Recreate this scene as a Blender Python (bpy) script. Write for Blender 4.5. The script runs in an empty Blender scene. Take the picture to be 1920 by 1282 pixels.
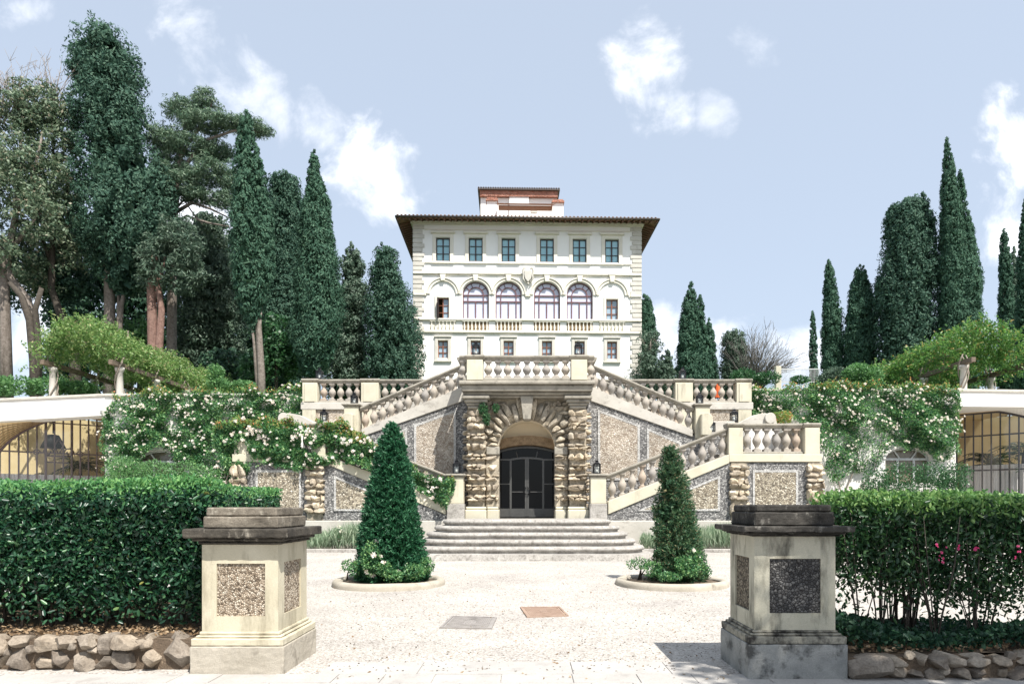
import bpy, bmesh, math, random
import numpy as np
from mathutils import Vector, Matrix
from mathutils.geometry import tessellate_polygon

R = math.radians
sc = bpy.context.scene
col = sc.collection

# ------------------------------------------------------------------ camera, sky, sun, exposure
F, CX, HY, EYE = 1300.0, 988.0, 950.0, 1.65          # focal length in photo pixels, vanishing point, eye height
cam = bpy.data.cameras.new('camera')
cam.sensor_width = 36.0
cam.lens = F / 1920 * 36
cam.shift_x = -(CX - 960) / 1920
cam.shift_y = (HY - 641) / 1920
cam.clip_start, cam.clip_end = 0.1, 4000
co = bpy.data.objects.new('camera', cam)
co.location = (0, 0, EYE)
co.rotation_euler = (R(90), 0, 0)
col.objects.link(co)
sc.camera = co

SUN = Vector((0.36, -0.56, 1.0)).normalized()           # towards the sun: high, from the front right
SUN_EL = math.asin(SUN.z)
SUN_AZ = math.atan2(SUN.x, SUN.y)
sl = bpy.data.lights.new('sun', 'SUN')
sl.energy, sl.angle, sl.color = 3.8, R(0.55), (1.0, 0.96, 0.90)
so = bpy.data.objects.new('sun', sl)
so.rotation_euler = SUN.to_track_quat('Z', 'Y').to_euler()
so.location = (20, -20, 60)
col.objects.link(so)

sc.view_settings.view_transform = 'Standard'
sc.view_settings.look = 'None'
sc.view_settings.gamma = 1.0
sc.view_settings.use_curve_mapping = False
sc.view_settings.exposure = 1.12
sc.cycles.use_denoising = True
sc.cycles.max_bounces = 7
sc.cycles.diffuse_bounces = 4
sc.cycles.glossy_bounces = 3
sc.cycles.transmission_bounces = 4
sc.cycles.transparent_max_bounces = 6
sc.cycles.caustics_reflective = False
sc.cycles.caustics_refractive = False

W = bpy.data.worlds.new('World')
sc.world = W
W.use_nodes = True
wn, wl = W.node_tree.nodes, W.node_tree.links
wn.clear()

def wmath(op, a, b=None, c=None, clamp=False):
    n = wn.new('ShaderNodeMath'); n.operation = op; n.use_clamp = clamp
    for i, v in enumerate((a, b, c)):
        if v is None: continue
        if isinstance(v, (int, float)): n.inputs[i].default_value = v
        else: wl.new(v, n.inputs[i])
    return n.outputs[0]

sky = wn.new('ShaderNodeTexSky')
sky.sky_type = 'NISHITA'
sky.sun_disc = False
sky.sun_elevation = SUN_EL
sky.sun_rotation = SUN_AZ
sky.air_density, sky.dust_density, sky.ozone_density = 1.0, 2.2, 1.6
tc = wn.new('ShaderNodeTexCoord')
sep = wn.new('ShaderNodeSeparateXYZ')
wl.new(tc.outputs['Generated'], sep.inputs[0])
yy = wmath('MAXIMUM', sep.outputs['Y'], 0.05)
cu = wmath('DIVIDE', sep.outputs['X'], yy)
cv = wmath('DIVIDE', sep.outputs['Z'], yy)
cmb = wn.new('ShaderNodeCombineXYZ')
wl.new(cu, cmb.inputs[0]); wl.new(cv, cmb.inputs[1])
nz = wn.new('ShaderNodeTexNoise')
nz.inputs['Scale'].default_value = 8.5; nz.inputs['Detail'].default_value = 12; nz.inputs['Roughness'].default_value = 0.6
nz.inputs['Distortion'].default_value = 0.25
wl.new(cmb.outputs[0], nz.inputs['Vector'])
nbig = wmath('MULTIPLY', wmath('SUBTRACT', nz.outputs['Fac'], 0.5), 3.5)
# (px, py, rx, ry, tilt in degrees, strength)
CLOUDS = [(400, 105, 150, 62, -42, 0.62), (500, 190, 90, 50, -50, 0.45), (690, 305, 105, 82, -28, 1.0), (610, 250, 90, 50, -40, 0.55),
          (1228, 62, 60, 52, 60, 0.8), (1208, 135, 66, 66, 0, 0.85), (1235, 205, 62, 44, 0, 0.75), (1340, 212, 34, 40, 35, 0.4), (1430, 95, 60, 34, -20, 0.32),
          (1930, 395, 130, 130, 20, 1.25), (1950, 260, 100, 85, 30, 1.15), (1260, 625, 120, 58, 0, 0.85), (1490, 672, 120, 45, 0, 0.75),
          (20, 25, 60, 40, 0, 0.5), (380, 400, 90, 55, 0, 0.8), (-60, 560, 230, 70, 0, 0.8), (60, 590, 180, 90, 0, 0.9)]
dens = None
for px, py, rx, ry, tilt, st in CLOUDS:
    u0, v0 = (px - CX) / F, (HY - py) / F
    a, b = rx / F * 1.25, ry / F * 1.25
    ct, sn = math.cos(R(tilt)), math.sin(R(tilt))
    du = wmath('SUBTRACT', cu, u0); dv = wmath('SUBTRACT', cv, v0)
    p = wmath('ADD', wmath('MULTIPLY', du, ct / a), wmath('MULTIPLY', dv, sn / a))
    q = wmath('SUBTRACT', wmath('MULTIPLY', dv, ct / b), wmath('MULTIPLY', du, sn / b))
    e = wmath('ADD', wmath('MULTIPLY', p, p), wmath('MULTIPLY', q, q))
    g = wmath('MAXIMUM', wmath('SUBTRACT', 1.0, e), -1.0)
    g = wmath('ADD', wmath('MULTIPLY', g, 0.62), nbig)
    mr = wn.new('ShaderNodeMapRange'); mr.interpolation_type = 'SMOOTHSTEP'
    mr.inputs['From Min'].default_value = 0.02; mr.inputs['From Max'].default_value = 1.2
    wl.new(g, mr.inputs['Value']); g = mr.outputs['Result']
    # fade out well outside the blob so the noise alone never makes cloud
    gate = wmath('SUBTRACT', 2.0, e, None, True)
    g = wmath('MULTIPLY', wmath('MULTIPLY', g, gate), st)
    dens = g if dens is None else wmath('MAXIMUM', dens, g)
front = wmath('GREATER_THAN', sep.outputs['Y'], 0.06)
dens = wmath('MULTIPLY', dens, front)
dens = wmath('SMOOTH_MIN', dens, 1.0, 0.2)
pale = wn.new('ShaderNodeMixRGB'); pale.inputs[0].default_value = 0.70
pale.inputs[2].default_value = (3.15, 3.56, 4.12, 1)           # thin milky haze over the blue
wl.new(sky.outputs[0], pale.inputs[1])
mx = wn.new('ShaderNodeMixRGB')
mx.inputs[2].default_value = (7.6, 7.6, 7.75, 1)
wl.new(dens, mx.inputs[0]); wl.new(pale.outputs[0], mx.inputs[1])
bg = wn.new('ShaderNodeBackground'); bg.inputs['Strength'].default_value = 0.105
wl.new(mx.outputs[0], bg.inputs['Color'])
wo = wn.new('ShaderNodeOutputWorld')
wl.new(bg.outputs[0], wo.inputs['Surface'])

# ------------------------------------------------------------------ helpers
def X(px, d): return (px - CX) / F * d
def Z(py, d): return EYE + (HY - py) / F * d

WO = {}                                                  # world position of an object's own origin

def tag(o, label=None, cat=None, group=None, kind=None):
    if label: o['label'] = label
    if cat: o['category'] = cat
    if group: o['group'] = group
    if kind: o['kind'] = kind
    return o

def thing(name, label, cat, loc=(0, 0, 0), group=None, local=False, rz=0.0):
    o = bpy.data.objects.new(name, None)
    o.empty_display_size = 0.2
    o.location = loc
    o.rotation_euler = (0, 0, rz)
    col.objects.link(o)
    WO[o.name] = Vector((0, 0, 0)) if local else Vector(loc)
    return tag(o, label, cat, group)

def link(o, parent=None):
    col.objects.link(o)
    if parent is not None:
        o.parent = parent
        o.location = o.location - WO[parent.name]
    WO[o.name] = Vector((0, 0, 0))
    return o

def inst(mesh, name, parent, loc, rz=0.0, scale=(1, 1, 1)):
    o = bpy.data.objects.new(name, mesh)
    o.location = loc; o.rotation_euler = (0, 0, rz); o.scale = scale
    col.objects.link(o)
    if parent is not None:
        o.parent = parent
        o.location = Vector(loc) - WO[parent.name]
    WO[o.name] = Vector((0, 0, 0))
    return o

def copy_thing(src, loc, label, rz=0.0):
    c = src.copy(); col.objects.link(c); c.location = loc; c.rotation_euler = (0, 0, rz); c['label'] = label
    for ch in src.children:
        k = ch.copy(); col.objects.link(k); k.parent = c
        for g in ch.children:
            q = g.copy(); col.objects.link(q); q.parent = k
    return c

def snoise(p, seed, freq):
    """cheap smooth 3-D noise in about -1..1 for arrays of points"""
    r = np.random.default_rng(seed)
    p = np.atleast_2d(p)
    s = np.zeros(len(p))
    for k in range(5):
        w = r.normal(size=3); w = w / np.linalg.norm(w) * freq * (0.6 + 0.35 * k)
        s += np.sin(p @ w + r.uniform(0, 6.28)) / (1 + 0.3 * k)
    return s / 2.2

class MB:
    def __init__(self): self.v, self.f, self.sm = [], [], []
    def add(self, vs, fs, smooth=False):
        n = len(self.v)
        self.v.extend([tuple(q) for q in vs])
        for q in fs:
            self.f.append([i + n for i in q]); self.sm.append(smooth)
        return self
    def box(self, x0, x1, y0, y1, z0, z1):
        x0, x1 = sorted((x0, x1)); y0, y1 = sorted((y0, y1)); z0, z1 = sorted((z0, z1))
        v = [(x, y, z) for x in (x0, x1) for y in (y0, y1) for z in (z0, z1)]
        return self.add(v, [(0, 1, 3, 2), (4, 6, 7, 5), (0, 4, 5, 1), (2, 3, 7, 6), (0, 2, 6, 4), (1, 5, 7, 3)])
    def sweep(self, prof, p0, p1):
        p0, p1 = Vector(p0), Vector(p1)
        d = (p1 - p0); d.z = 0; d.normalize()
        n = Vector((d.y, -d.x, 0))
        k = len(prof)
        v = [p + n * a + Vector((0, 0, b)) for p in (p0, p1) for a, b in prof]
        f = [(i, (i + 1) % k, k + (i + 1) % k, k + i) for i in range(k)]
        f += [tuple(range(k))[::-1], tuple(range(k, 2 * k))]
        return self.add(v, f)
    def lathe(self, c, prof, n=14, smooth=True, rot=0.0, cap=True):
        c = Vector(c); v = []; f = []
        for r, z in prof:
            for i in range(n):
                a = 2 * math.pi * i / n + rot
                v.append((c.x + r * math.cos(a), c.y + r * math.sin(a), c.z + z))
        for j in range(len(prof) - 1):
            for i in range(n):
                f.append((j * n + i, j * n + (i + 1) % n, (j + 1) * n + (i + 1) % n, (j + 1) * n + i))
        if cap:
            f.append(tuple(range(n))[::-1]); f.append(tuple(range((len(prof) - 1) * n, len(prof) * n)))
        return self.add(v, f, smooth)
    def tube(self, pts, rad, n=8, smooth=True):
        pts = [Vector(p) for p in pts]
        if not hasattr(rad, '__len__'): rad = [rad] * len(pts)
        v = []; f = []
        for i, p in enumerate(pts):
            t = (pts[min(i + 1, len(pts) - 1)] - pts[max(i - 1, 0)]).normalized()
            a = t.cross(Vector((0.31, 0.94, 0.12)))
            if a.length < 1e-3: a = t.cross(Vector((1, 0, 0)))
            a.normalize(); b = t.cross(a)
            for k in range(n):
                q = 2 * math.pi * k / n
                v.append(p + (a * math.cos(q) + b * math.sin(q)) * rad[i])
        for j in range(len(pts) - 1):
            for k in range(n):
                f.append((j * n + k, j * n + (k + 1) % n, (j + 1) * n + (k + 1) % n, (j + 1) * n + k))
        f.append(tuple(range(n))[::-1]); f.append(tuple(range((len(pts) - 1) * n, len(pts) * n)))
        return self.add(v, f, smooth)
    def prism(self, poly, m0, m1):
        """poly of (u, v) mapped by m0 and m1 to the two end faces"""
        k = len(poly)
        v = [m0(*p) for p in poly] + [m1(*p) for p in poly]
        f = [(i, (i + 1) % k, k + (i + 1) % k, k + i) for i in range(k)]
        for t in tessellate_polygon([[Vector((p[0], p[1], 0)) for p in poly]]):
            f.append(tuple(t)); f.append(tuple(k + i for i in t[::-1]))
        return self.add(v, f)
    def xz(self, poly, y0, y1):
        return self.prism(poly, lambda u, w: (u, y0, w), lambda u, w: (u, y1, w))
    def holed(self, outer, holes, y0, y1):
        """a wall in x-z with openings, from y0 (front) to y1; reveals are closed"""
        loops = [outer] + holes
        flat = [p for l in loops for p in l]
        tri = tessellate_polygon([[Vector((p[0], p[1], 0)) for p in l] for l in loops])
        k = len(flat)
        v = [(p[0], y0, p[1]) for p in flat] + [(p[0], y1, p[1]) for p in flat]
        f = [tuple(t) for t in tri] + [tuple(k + i for i in t[::-1]) for t in tri]
        s = 0
        for l in loops:
            m = len(l)
            for i in range(m):
                a, b = s + i, s + (i + 1) % m
                f.append((a, b, k + b, k + a))
            s += m
        return self.add(v, f)
    def rock(self, c, size, rg, sub=4, rough=0.16, power=3.2, rot=None, smooth=False, cuts=7):
        """a weathered block: a rounded cube pushed about by noise"""
        c = np.array(c, float); size = np.array(size, float) / 2
        idx = {}; v = []; f = []
        def vert(i, j, k):
            key = (i, j, k)
            if key not in idx:
                q = np.array([i, j, k], float) / sub * 2 - 1
                nrm = (np.abs(q) ** power).sum() ** (1 / power)
                idx[key] = len(v); v.append(q / max(nrm, 1e-6))
            return idx[key]
        for ax in range(3):
            for s in (0, sub):
                for a in range(sub):
                    for b in range(sub):
                        quad = []
                        for da, db in ((0, 0), (1, 0), (1, 1), (0, 1)):
                            ijk = [0, 0, 0]; ijk[ax] = s; ijk[(ax + 1) % 3] = a + da; ijk[(ax + 2) % 3] = b + db
                            quad.append(vert(*ijk))
                        f.append(quad if s else quad[::-1])
        P = np.array(v)
        sd = int(rg.integers(1 << 30))
        for q in range(cuts):                               # split faces: shave the block along a few planes
            nn = rg.normal(size=3); nn /= np.linalg.norm(nn)
            P = P - nn * np.maximum(P @ nn - rg.uniform(0.62, 0.92), 0)[:, None]
        P = P * (1 + rough * snoise(P, sd, 1.8)[:, None] + 0.6 * rough * snoise(P, sd + 1, 4.5)[:, None])
        P = P * size
        if rot is not None: P = P @ np.array(rot).T
        return self.add(P + c, f, smooth)
    def build(self, name, mat, parent=None, bevel=0.0, kind=None, seg=1):
        me = bpy.data.meshes.new(name)
        me.from_pydata(self.v, [], self.f)
        me.polygons.foreach_set('use_smooth', self.sm)
        bm = bmesh.new(); bm.from_mesh(me)
        bmesh.ops.recalc_face_normals(bm, faces=bm.faces)
        bm.to_mesh(me); bm.free()
        me.materials.append(mat)
        o = bpy.data.objects.new(name, me)
        link(o, parent)
        if bevel:
            b = o.modifiers.new('bevel', 'BEVEL'); b.width = bevel; b.segments = seg; b.limit_method = 'ANGLE'; b.angle_limit = R(40)
        if kind: o['kind'] = kind
        return o

CHIP = bpy.data.textures.new('chipped_edges', 'CLOUDS'); CHIP.noise_scale = 0.07; CHIP.noise_depth = 4
def weather(o, amp=0.014, levels=5):
    """wear the arrises of old stone: real small-scale relief"""
    s = o.modifiers.new('subdivide', 'SUBSURF'); s.subdivision_type = 'SIMPLE'; s.levels = s.render_levels = levels
    k = o.modifiers.new('wear', 'DISPLACE'); k.texture = CHIP; k.strength = amp; k.mid_level = 0.55; k.texture_coords = 'LOCAL'
    return o

def arc(cx, cz, rx, rz, a0, a1, n):
    return [(cx + rx * math.cos(R(a0 + (a1 - a0) * i / n)), cz + rz * math.sin(R(a0 + (a1 - a0) * i / n))) for i in range(n + 1)]

# ------------------------------------------------------------------ materials
def new_mat(name):
    m = bpy.data.materials.new(name); m.use_nodes = True
    n, l = m.node_tree.nodes, m.node_tree.links
    return m, n, l, n['Principled BSDF']

def ramp(n, stops):
    r = n.new('ShaderNodeValToRGB')
    e = r.color_ramp.elements
    while len(e) < len(stops): e.new(0.5)
    for q, (p, c) in zip(e, stops): q.position = p; q.color = (*c, 1)
    return r

def coords(n, l, scale=(1, 1, 1)):
    t = n.new('ShaderNodeTexCoord'); m = n.new('ShaderNodeMapping')
    m.inputs['Scale'].default_value = scale
    l.new(t.outputs['Object'], m.inputs['Vector'])
    return m.outputs[0]

def noise_node(n, l, vec, scale, detail=6, rough=0.6):
    t = n.new('ShaderNodeTexNoise')
    t.inputs['Scale'].default_value = scale; t.inputs['Detail'].default_value = detail; t.inputs['Roughness'].default_value = rough
    l.new(vec, t.inputs['Vector'])
    return t.outputs['Fac']

def bump(n, l, b, h, strength, dist=0.02, prev=None):
    k = n.new('ShaderNodeBump'); k.inputs['Strength'].default_value = strength; k.inputs['Distance'].default_value = dist
    l.new(h, k.inputs['Height'])
    if prev is not None: l.new(prev, k.inputs['Normal'])
    l.new(k.outputs[0], b.inputs['Normal'])
    return k.outputs[0]

def mixc(n, l, fac, a, b):
    m = n.new('ShaderNodeMixRGB')
    if isinstance(fac, (int, float)): m.inputs[0].default_value = fac
    else: l.new(fac, m.inputs[0])
    for i, c in ((1, a), (2, b)):
        if isinstance(c, tuple): m.inputs[i].default_value = (*c, 1)
        else: l.new(c, m.inputs[i])
    return m.outputs[0]

def stone(name, c1, c2, scale=2.5, stain=None, island=0.0, *, stain_lo=0.52, stain_hi=0.68, streak=1.0, rough=0.85, bmp=0.35, speck=0.35, tint=0.0, fine=45, stain_scale=3.0):
    m, n, l, b = new_mat(name)
    v = coords(n, l)
    f1 = noise_node(n, l, v, scale, 8, 0.62)
    r1 = ramp(n, [(0.3, c1), (0.7, c2)]); l.new(f1, r1.inputs[0])
    c = r1.outputs[0]
    f3 = noise_node(n, l, v, fine, 4, 0.7)
    r3 = ramp(n, [(0.3, (1 - speck,) * 3), (0.62, (1.0,) * 3)]); l.new(f3, r3.inputs[0])
    mm = n.new('ShaderNodeMixRGB'); mm.blend_type = 'MULTIPLY'; mm.inputs[0].default_value = 1
    l.new(c, mm.inputs[1]); l.new(r3.outputs[0], mm.inputs[2]); c = mm.outputs[0]
    if stain:
        v2 = coords(n, l, (1, 1, 1 / streak))
        f2 = noise_node(n, l, v2, stain_scale, 9, 0.68)
        r2 = ramp(n, [(stain_lo, (0, 0, 0)), (stain_hi, (1, 1, 1))]); l.new(f2, r2.inputs[0])
        c = mixc(n, l, r2.outputs[0], c, stain)
    if island:
        gi = n.new('ShaderNodeNewGeometry')
        ri = ramp(n, [(0.0, (0.62, 0.58, 0.55)), (0.4, (0.95, 0.92, 0.88)), (0.75, (1.2, 1.12, 1.0)), (1.0, (1.45, 1.4, 1.32))]); l.new(gi.outputs['Random Per Island'], ri.inputs[0])
        mi = n.new('ShaderNodeMixRGB'); mi.blend_type = 'MULTIPLY'; mi.inputs[0].default_value = island
        l.new(c, mi.inputs[1]); l.new(ri.outputs[0], mi.inputs[2]); c = mi.outputs[0]
    if tint:
        oi = n.new('ShaderNodeObjectInfo')
        rt = ramp(n, [(0.0, (0.78, 0.80, 0.82)), (0.4, (1.0, 0.99, 0.96)), (0.8, (1.12, 1.08, 1.0)), (0.93, (1.1, 0.94, 0.80)), (1.0, (0.88, 0.88, 0.88))])
        l.new(oi.outputs['Random'], rt.inputs[0])
        mt = n.new('ShaderNodeMixRGB'); mt.blend_type = 'MULTIPLY'; mt.inputs[0].default_value = tint
        l.new(c, mt.inputs[1]); l.new(rt.outputs[0], mt.inputs[2]); c = mt.outputs[0]
    l.new(c, b.inputs['Base Color'])
    b.inputs['Roughness'].default_value = rough
    b.inputs['Specular IOR Level'].default_value = 0.25
    k = bump(n, l, b, f3, bmp, 0.01)
    bump(n, l, b, f1, bmp * 0.6, 0.03, k)
    return m

def pebble(name, stops, scale, mortar, edge=0.08, rough=0.8, bmp=0.8, wear=0.25):
    """pebble mosaic: one colour per voronoi cell, mortar between, rounded relief"""
    m, n, l, b = new_mat(name)
    v = coords(n, l)
    a = n.new('ShaderNodeTexVoronoi'); a.inputs['Scale'].default_value = scale
    e = n.new('ShaderNodeTexVoronoi'); e.feature = 'DISTANCE_TO_EDGE'; e.inputs['Scale'].default_value = scale
    l.new(v, a.inputs['Vector']); l.new(v, e.inputs['Vector'])
    sp = n.new('ShaderNodeSeparateColor'); l.new(a.outputs['Color'], sp.inputs[0])
    r = ramp(n, stops); l.new(sp.outputs[0], r.inputs[0])
    re = ramp(n, [(edge * 0.4, (1, 1, 1)), (edge, (0, 0, 0))]); l.new(e.outputs['Distance'], re.inputs[0])
    c = mixc(n, l, re.outputs[0], r.outputs[0], mortar)
    w = noise_node(n, l, v, 1.3, 6, 0.65)
    rw = ramp(n, [(0.35, (1 - wear,) * 3), (0.65, (1 + wear * 0.3,) * 3)]); l.new(w, rw.inputs[0])
    mm = n.new('ShaderNodeMixRGB'); mm.blend_type = 'MULTIPLY'; mm.inputs[0].default_value = 1
    l.new(c, mm.inputs[1]); l.new(rw.outputs[0], mm.inputs[2])
    l.new(mm.outputs[0], b.inputs['Base Color'])
    b.inputs['Roughness'].default_value = rough; b.inputs['Specular IOR Level'].default_value = 0.3
    rb = ramp(n, [(0.0, (0, 0, 0)), (0.35, (1, 1, 1))]); l.new(e.outputs['Distance'], rb.inputs[0])
    bump(n, l, b, rb.outputs[0], bmp, 0.4 / scale)
    return m

def plain(name, c, rough=0.5, metal=0.0, spec=0.5, var=0.12, scale=8):
    m, n, l, b = new_mat(name)
    v = coords(n, l)
    f = noise_node(n, l, v, scale, 5, 0.6)
    r = ramp(n, [(0.3, tuple(q * (1 - var) for q in c)), (0.7, tuple(min(1, q * (1 + var)) for q in c))]); l.new(f, r.inputs[0])
    l.new(r.outputs[0], b.inputs['Base Color'])
    b.inputs['Roughness'].default_value = rough; b.inputs['Metallic'].default_value = metal; b.inputs['Specular IOR Level'].default_value = spec
    return m

def leaf(name, stops, rough=0.5, spec=0.35, trans=0.28, tcol=None):
    """foliage: every leaf its own shade, some light passing through"""
    m, n, l, b = new_mat(name)
    g = n.new('ShaderNodeNewGeometry')
    r = ramp(n, stops); l.new(g.outputs['Random Per Island'], r.inputs[0])
    l.new(r.outputs[0], b.inputs['Base Color'])
    b.inputs['Roughness'].default_value = rough; b.inputs['Specular IOR Level'].default_value = spec
    if trans:
        t = n.new('ShaderNodeBsdfTranslucent')
        hs = n.new('ShaderNodeHueSaturation'); hs.inputs['Value'].default_value = 1.5; hs.inputs['Saturation'].default_value = 1.1
        l.new(r.outputs[0], hs.inputs['Color']); l.new(hs.outputs[0], t.inputs['Color'])
        x = n.new('ShaderNodeMixShader'); x.inputs[0].default_value = trans
        l.new(b.outputs[0], x.inputs[1]); l.new(t.outputs[0], x.inputs[2])
        l.new(x.outputs[0], n['Material Output'].inputs['Surface'])
    return m

def pane(name, c, rough=0.04, spec=0.8, coat=0.0):
    m, n, l, b = new_mat(name)
    v = coords(n, l)
    f = noise_node(n, l, v, 0.7, 2, 0.5)
    b.inputs['Base Color'].default_value = (*c, 1)
    b.inputs['Roughness'].default_value = rough; b.inputs['Specular IOR Level'].default_value = spec
    bump(n, l, b, f, 0.12, 0.05)
    return m

M = {}
M['cream'] = stone('cream_stone', (0.50, 0.465, 0.355), (0.61, 0.57, 0.45), 1.6, (0.29, 0.265, 0.20), stain_lo=0.56, stain_hi=0.78, streak=3.0, bmp=0.15, speck=0.10)
M['grey'] = stone('weathered_stone', (0.24, 0.222, 0.185), (0.40, 0.37, 0.31), 2.2, (0.115, 0.105, 0.09), stain_lo=0.53, stain_hi=0.72, streak=1.0, bmp=0.35, speck=0.22, stain_scale=5)
M['baluster'] = stone('baluster_stone', (0.29, 0.265, 0.235), (0.45, 0.415, 0.375), 5.0, (0.14, 0.125, 0.108), stain_lo=0.52, stain_hi=0.75, streak=1.0, bmp=0.3, speck=0.2, tint=0.85, stain_scale=7)
M['step'] = stone('step_stone', (0.33, 0.31, 0.28), (0.50, 0.475, 0.435), 2.5, (0.21, 0.195, 0.175), stain_lo=0.50, stain_hi=0.64, streak=1.0, bmp=0.5, speck=0.4, fine=22, stain_scale=9)
M['pedestal'] = stone('pedestal_stone', (0.46, 0.415, 0.30), (0.60, 0.55, 0.425), 1.8, (0.23, 0.20, 0.14), stain_lo=0.51, stain_hi=0.72, streak=3.5, bmp=0.22, speck=0.13, fine=90, stain_scale=3.2)
M['pedestal_worn'] = stone('pedestal_stone_worn', (0.42, 0.40, 0.31), (0.58, 0.545, 0.43), 2.2, (0.09, 0.084, 0.066), stain_lo=0.50, stain_hi=0.70, streak=3.0, bmp=0.3, speck=0.22, fine=90, stain_scale=4)
M['plinth'] = stone('plinth_stone', (0.34, 0.305, 0.245), (0.49, 0.445, 0.37), 2.2, (0.17, 0.15, 0.12), stain_lo=0.56, stain_hi=0.72, streak=1.4, bmp=0.35, speck=0.22, fine=80, stain_scale=4.5)
M['lichen_dark'] = stone('dark_stained_cornice', (0.010, 0.009, 0.008), (0.10, 0.088, 0.07), 4.0, (0.30, 0.27, 0.22), stain_lo=0.60, stain_hi=0.72, streak=2.0, bmp=0.5, speck=0.35, fine=70, stain_scale=7)
M['base_worn'] = stone('blackened_base_moulding', (0.20, 0.19, 0.155), (0.42, 0.395, 0.32), 3.0, (0.035, 0.032, 0.028), stain_lo=0.44, stain_hi=0.60, streak=1.3, bmp=0.4, speck=0.3, fine=80, stain_scale=6)
M['plinth_worn'] = stone('patched_grey_plinth', (0.22, 0.225, 0.215), (0.40, 0.395, 0.365), 3.5, (0.075, 0.075, 0.07), stain_lo=0.50, stain_hi=0.62, streak=1.0, bmp=0.4, speck=0.25, fine=80, stain_scale=3.6)
M['lichen'] = stone('lichened_stone', (0.07, 0.06, 0.046), (0.27, 0.235, 0.185), 3.2, (0.34, 0.31, 0.25), stain_lo=0.58, stain_hi=0.70, streak=1.4, bmp=0.5, speck=0.35, fine=70, stain_scale=9)
M['lichen_black'] = stone('black_lichened_stone', (0.012, 0.0115, 0.0105), (0.085, 0.078, 0.067), 4.0, (0.24, 0.225, 0.195), stain_lo=0.56, stain_hi=0.70, streak=1.4, bmp=0.5, speck=0.35, fine=70, stain_scale=10)
M['tufa'] = stone('golden_tufa_rock', (0.34, 0.29, 0.215), (0.66, 0.60, 0.50), 3.4, (0.15, 0.12, 0.085), stain_lo=0.56, stain_hi=0.70, streak=1.0, bmp=0.9, speck=0.45, fine=26, stain_scale=6, island=0.9)
M['tufa_grey'] = stone('grey_tufa_rock', (0.27, 0.245, 0.20), (0.57, 0.525, 0.44), 3.4, (0.10, 0.09, 0.072), stain_lo=0.52, stain_hi=0.68, streak=1.0, bmp=0.9, speck=0.45, fine=26, stain_scale=6, island=0.9)
M['boulder'] = stone('field_stone', (0.17, 0.145, 0.12), (0.38, 0.34, 0.29), 4.0, (0.14, 0.115, 0.09), stain_lo=0.55, stain_hi=0.72, streak=1.0, bmp=0.8, speck=0.4, fine=40, stain_scale=7, island=0.9)
M['plaster'] = stone('white_plaster', (0.80, 0.79, 0.76), (0.86, 0.85, 0.82), 0.6, (0.72, 0.70, 0.66), stain_lo=0.60, stain_hi=0.85, streak=4.0, bmp=0.05, speck=0.03)
M['trim'] = stone('ivory_trim', (0.66, 0.62, 0.53), (0.74, 0.71, 0.62), 0.9, (0.48, 0.44, 0.35), stain_lo=0.60, stain_hi=0.8, streak=3.0, bmp=0.08, speck=0.05)
M['quoin'] = stone('quoin_stone', (0.50, 0.475, 0.42), (0.62, 0.595, 0.535), 0.9, (0.34, 0.315, 0.27), stain_lo=0.58, stain_hi=0.78, streak=2.0, bmp=0.15, speck=0.08)
M['wing'] = stone('wing_plaster', (0.68, 0.66, 0.61), (0.78, 0.76, 0.72), 0.8, (0.52, 0.49, 0.43), stain_lo=0.58, stain_hi=0.78, streak=4.0, bmp=0.1, speck=0.06)
M['coping'] = stone('coping_stone', (0.44, 0.415, 0.365), (0.58, 0.55, 0.49), 1.2, (0.22, 0.20, 0.175), stain_lo=0.56, stain_hi=0.74, streak=0.5, bmp=0.2, speck=0.14)
M['niche'] = stone('niche_plaster', (0.74, 0.65, 0.49), (0.80, 0.71, 0.55), 1.0, None, bmp=0.06, speck=0.05)
M['vault'] = stone('ochre_vault', (0.60, 0.45, 0.24), (0.70, 0.55, 0.33), 1.0, None, bmp=0.05, speck=0.05)
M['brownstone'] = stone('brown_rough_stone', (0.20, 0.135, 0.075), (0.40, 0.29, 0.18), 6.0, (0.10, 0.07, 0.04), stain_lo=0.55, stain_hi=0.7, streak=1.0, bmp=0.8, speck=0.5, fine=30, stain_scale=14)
PD = [(0.0, (0.075, 0.075, 0.078)), (0.35, (0.17, 0.168, 0.165)), (0.65, (0.31, 0.305, 0.295)), (0.9, (0.47, 0.46, 0.44)), (1.0, (0.62, 0.60, 0.57))]
PT = [(0.0, (0.29, 0.23, 0.175)), (0.3, (0.45, 0.385, 0.305)), (0.65, (0.56, 0.49, 0.40)), (1.0, (0.72, 0.66, 0.57))]
PG = [(0.0, (0.13, 0.115, 0.09)), (0.3, (0.32, 0.275, 0.205)), (0.65, (0.53, 0.465, 0.35)), (1.0, (0.74, 0.69, 0.57))]
PW = [(0.0, (0.42, 0.41, 0.39)), (0.5, (0.56, 0.55, 0.52)), (1.0, (0.70, 0.69, 0.66))]
M['pebble_dark'] = pebble('dark_pebble_mosaic', PD, 21, (0.17, 0.165, 0.155), 0.08)
M['pebble_tan'] = pebble('tan_pebble_mosaic', PT, 19, (0.30, 0.25, 0.20), 0.08)
M['pebble_gold'] = pebble('golden_pebble_mosaic', PG, 19, (0.17, 0.14, 0.105), 0.09)
M['pebble_white'] = pebble('white_pebble_border', PW, 21, (0.42, 0.41, 0.39), 0.06)
M['pebble_near'] = pebble('warm_pebble_panel', [(0.0, (0.09, 0.065, 0.045)), (0.4, (0.36, 0.28, 0.20)), (0.75, (0.55, 0.46, 0.35)), (1.0, (0.66, 0.59, 0.48))], 56, (0.085, 0.065, 0.045), 0.09, bmp=1.0)
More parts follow.
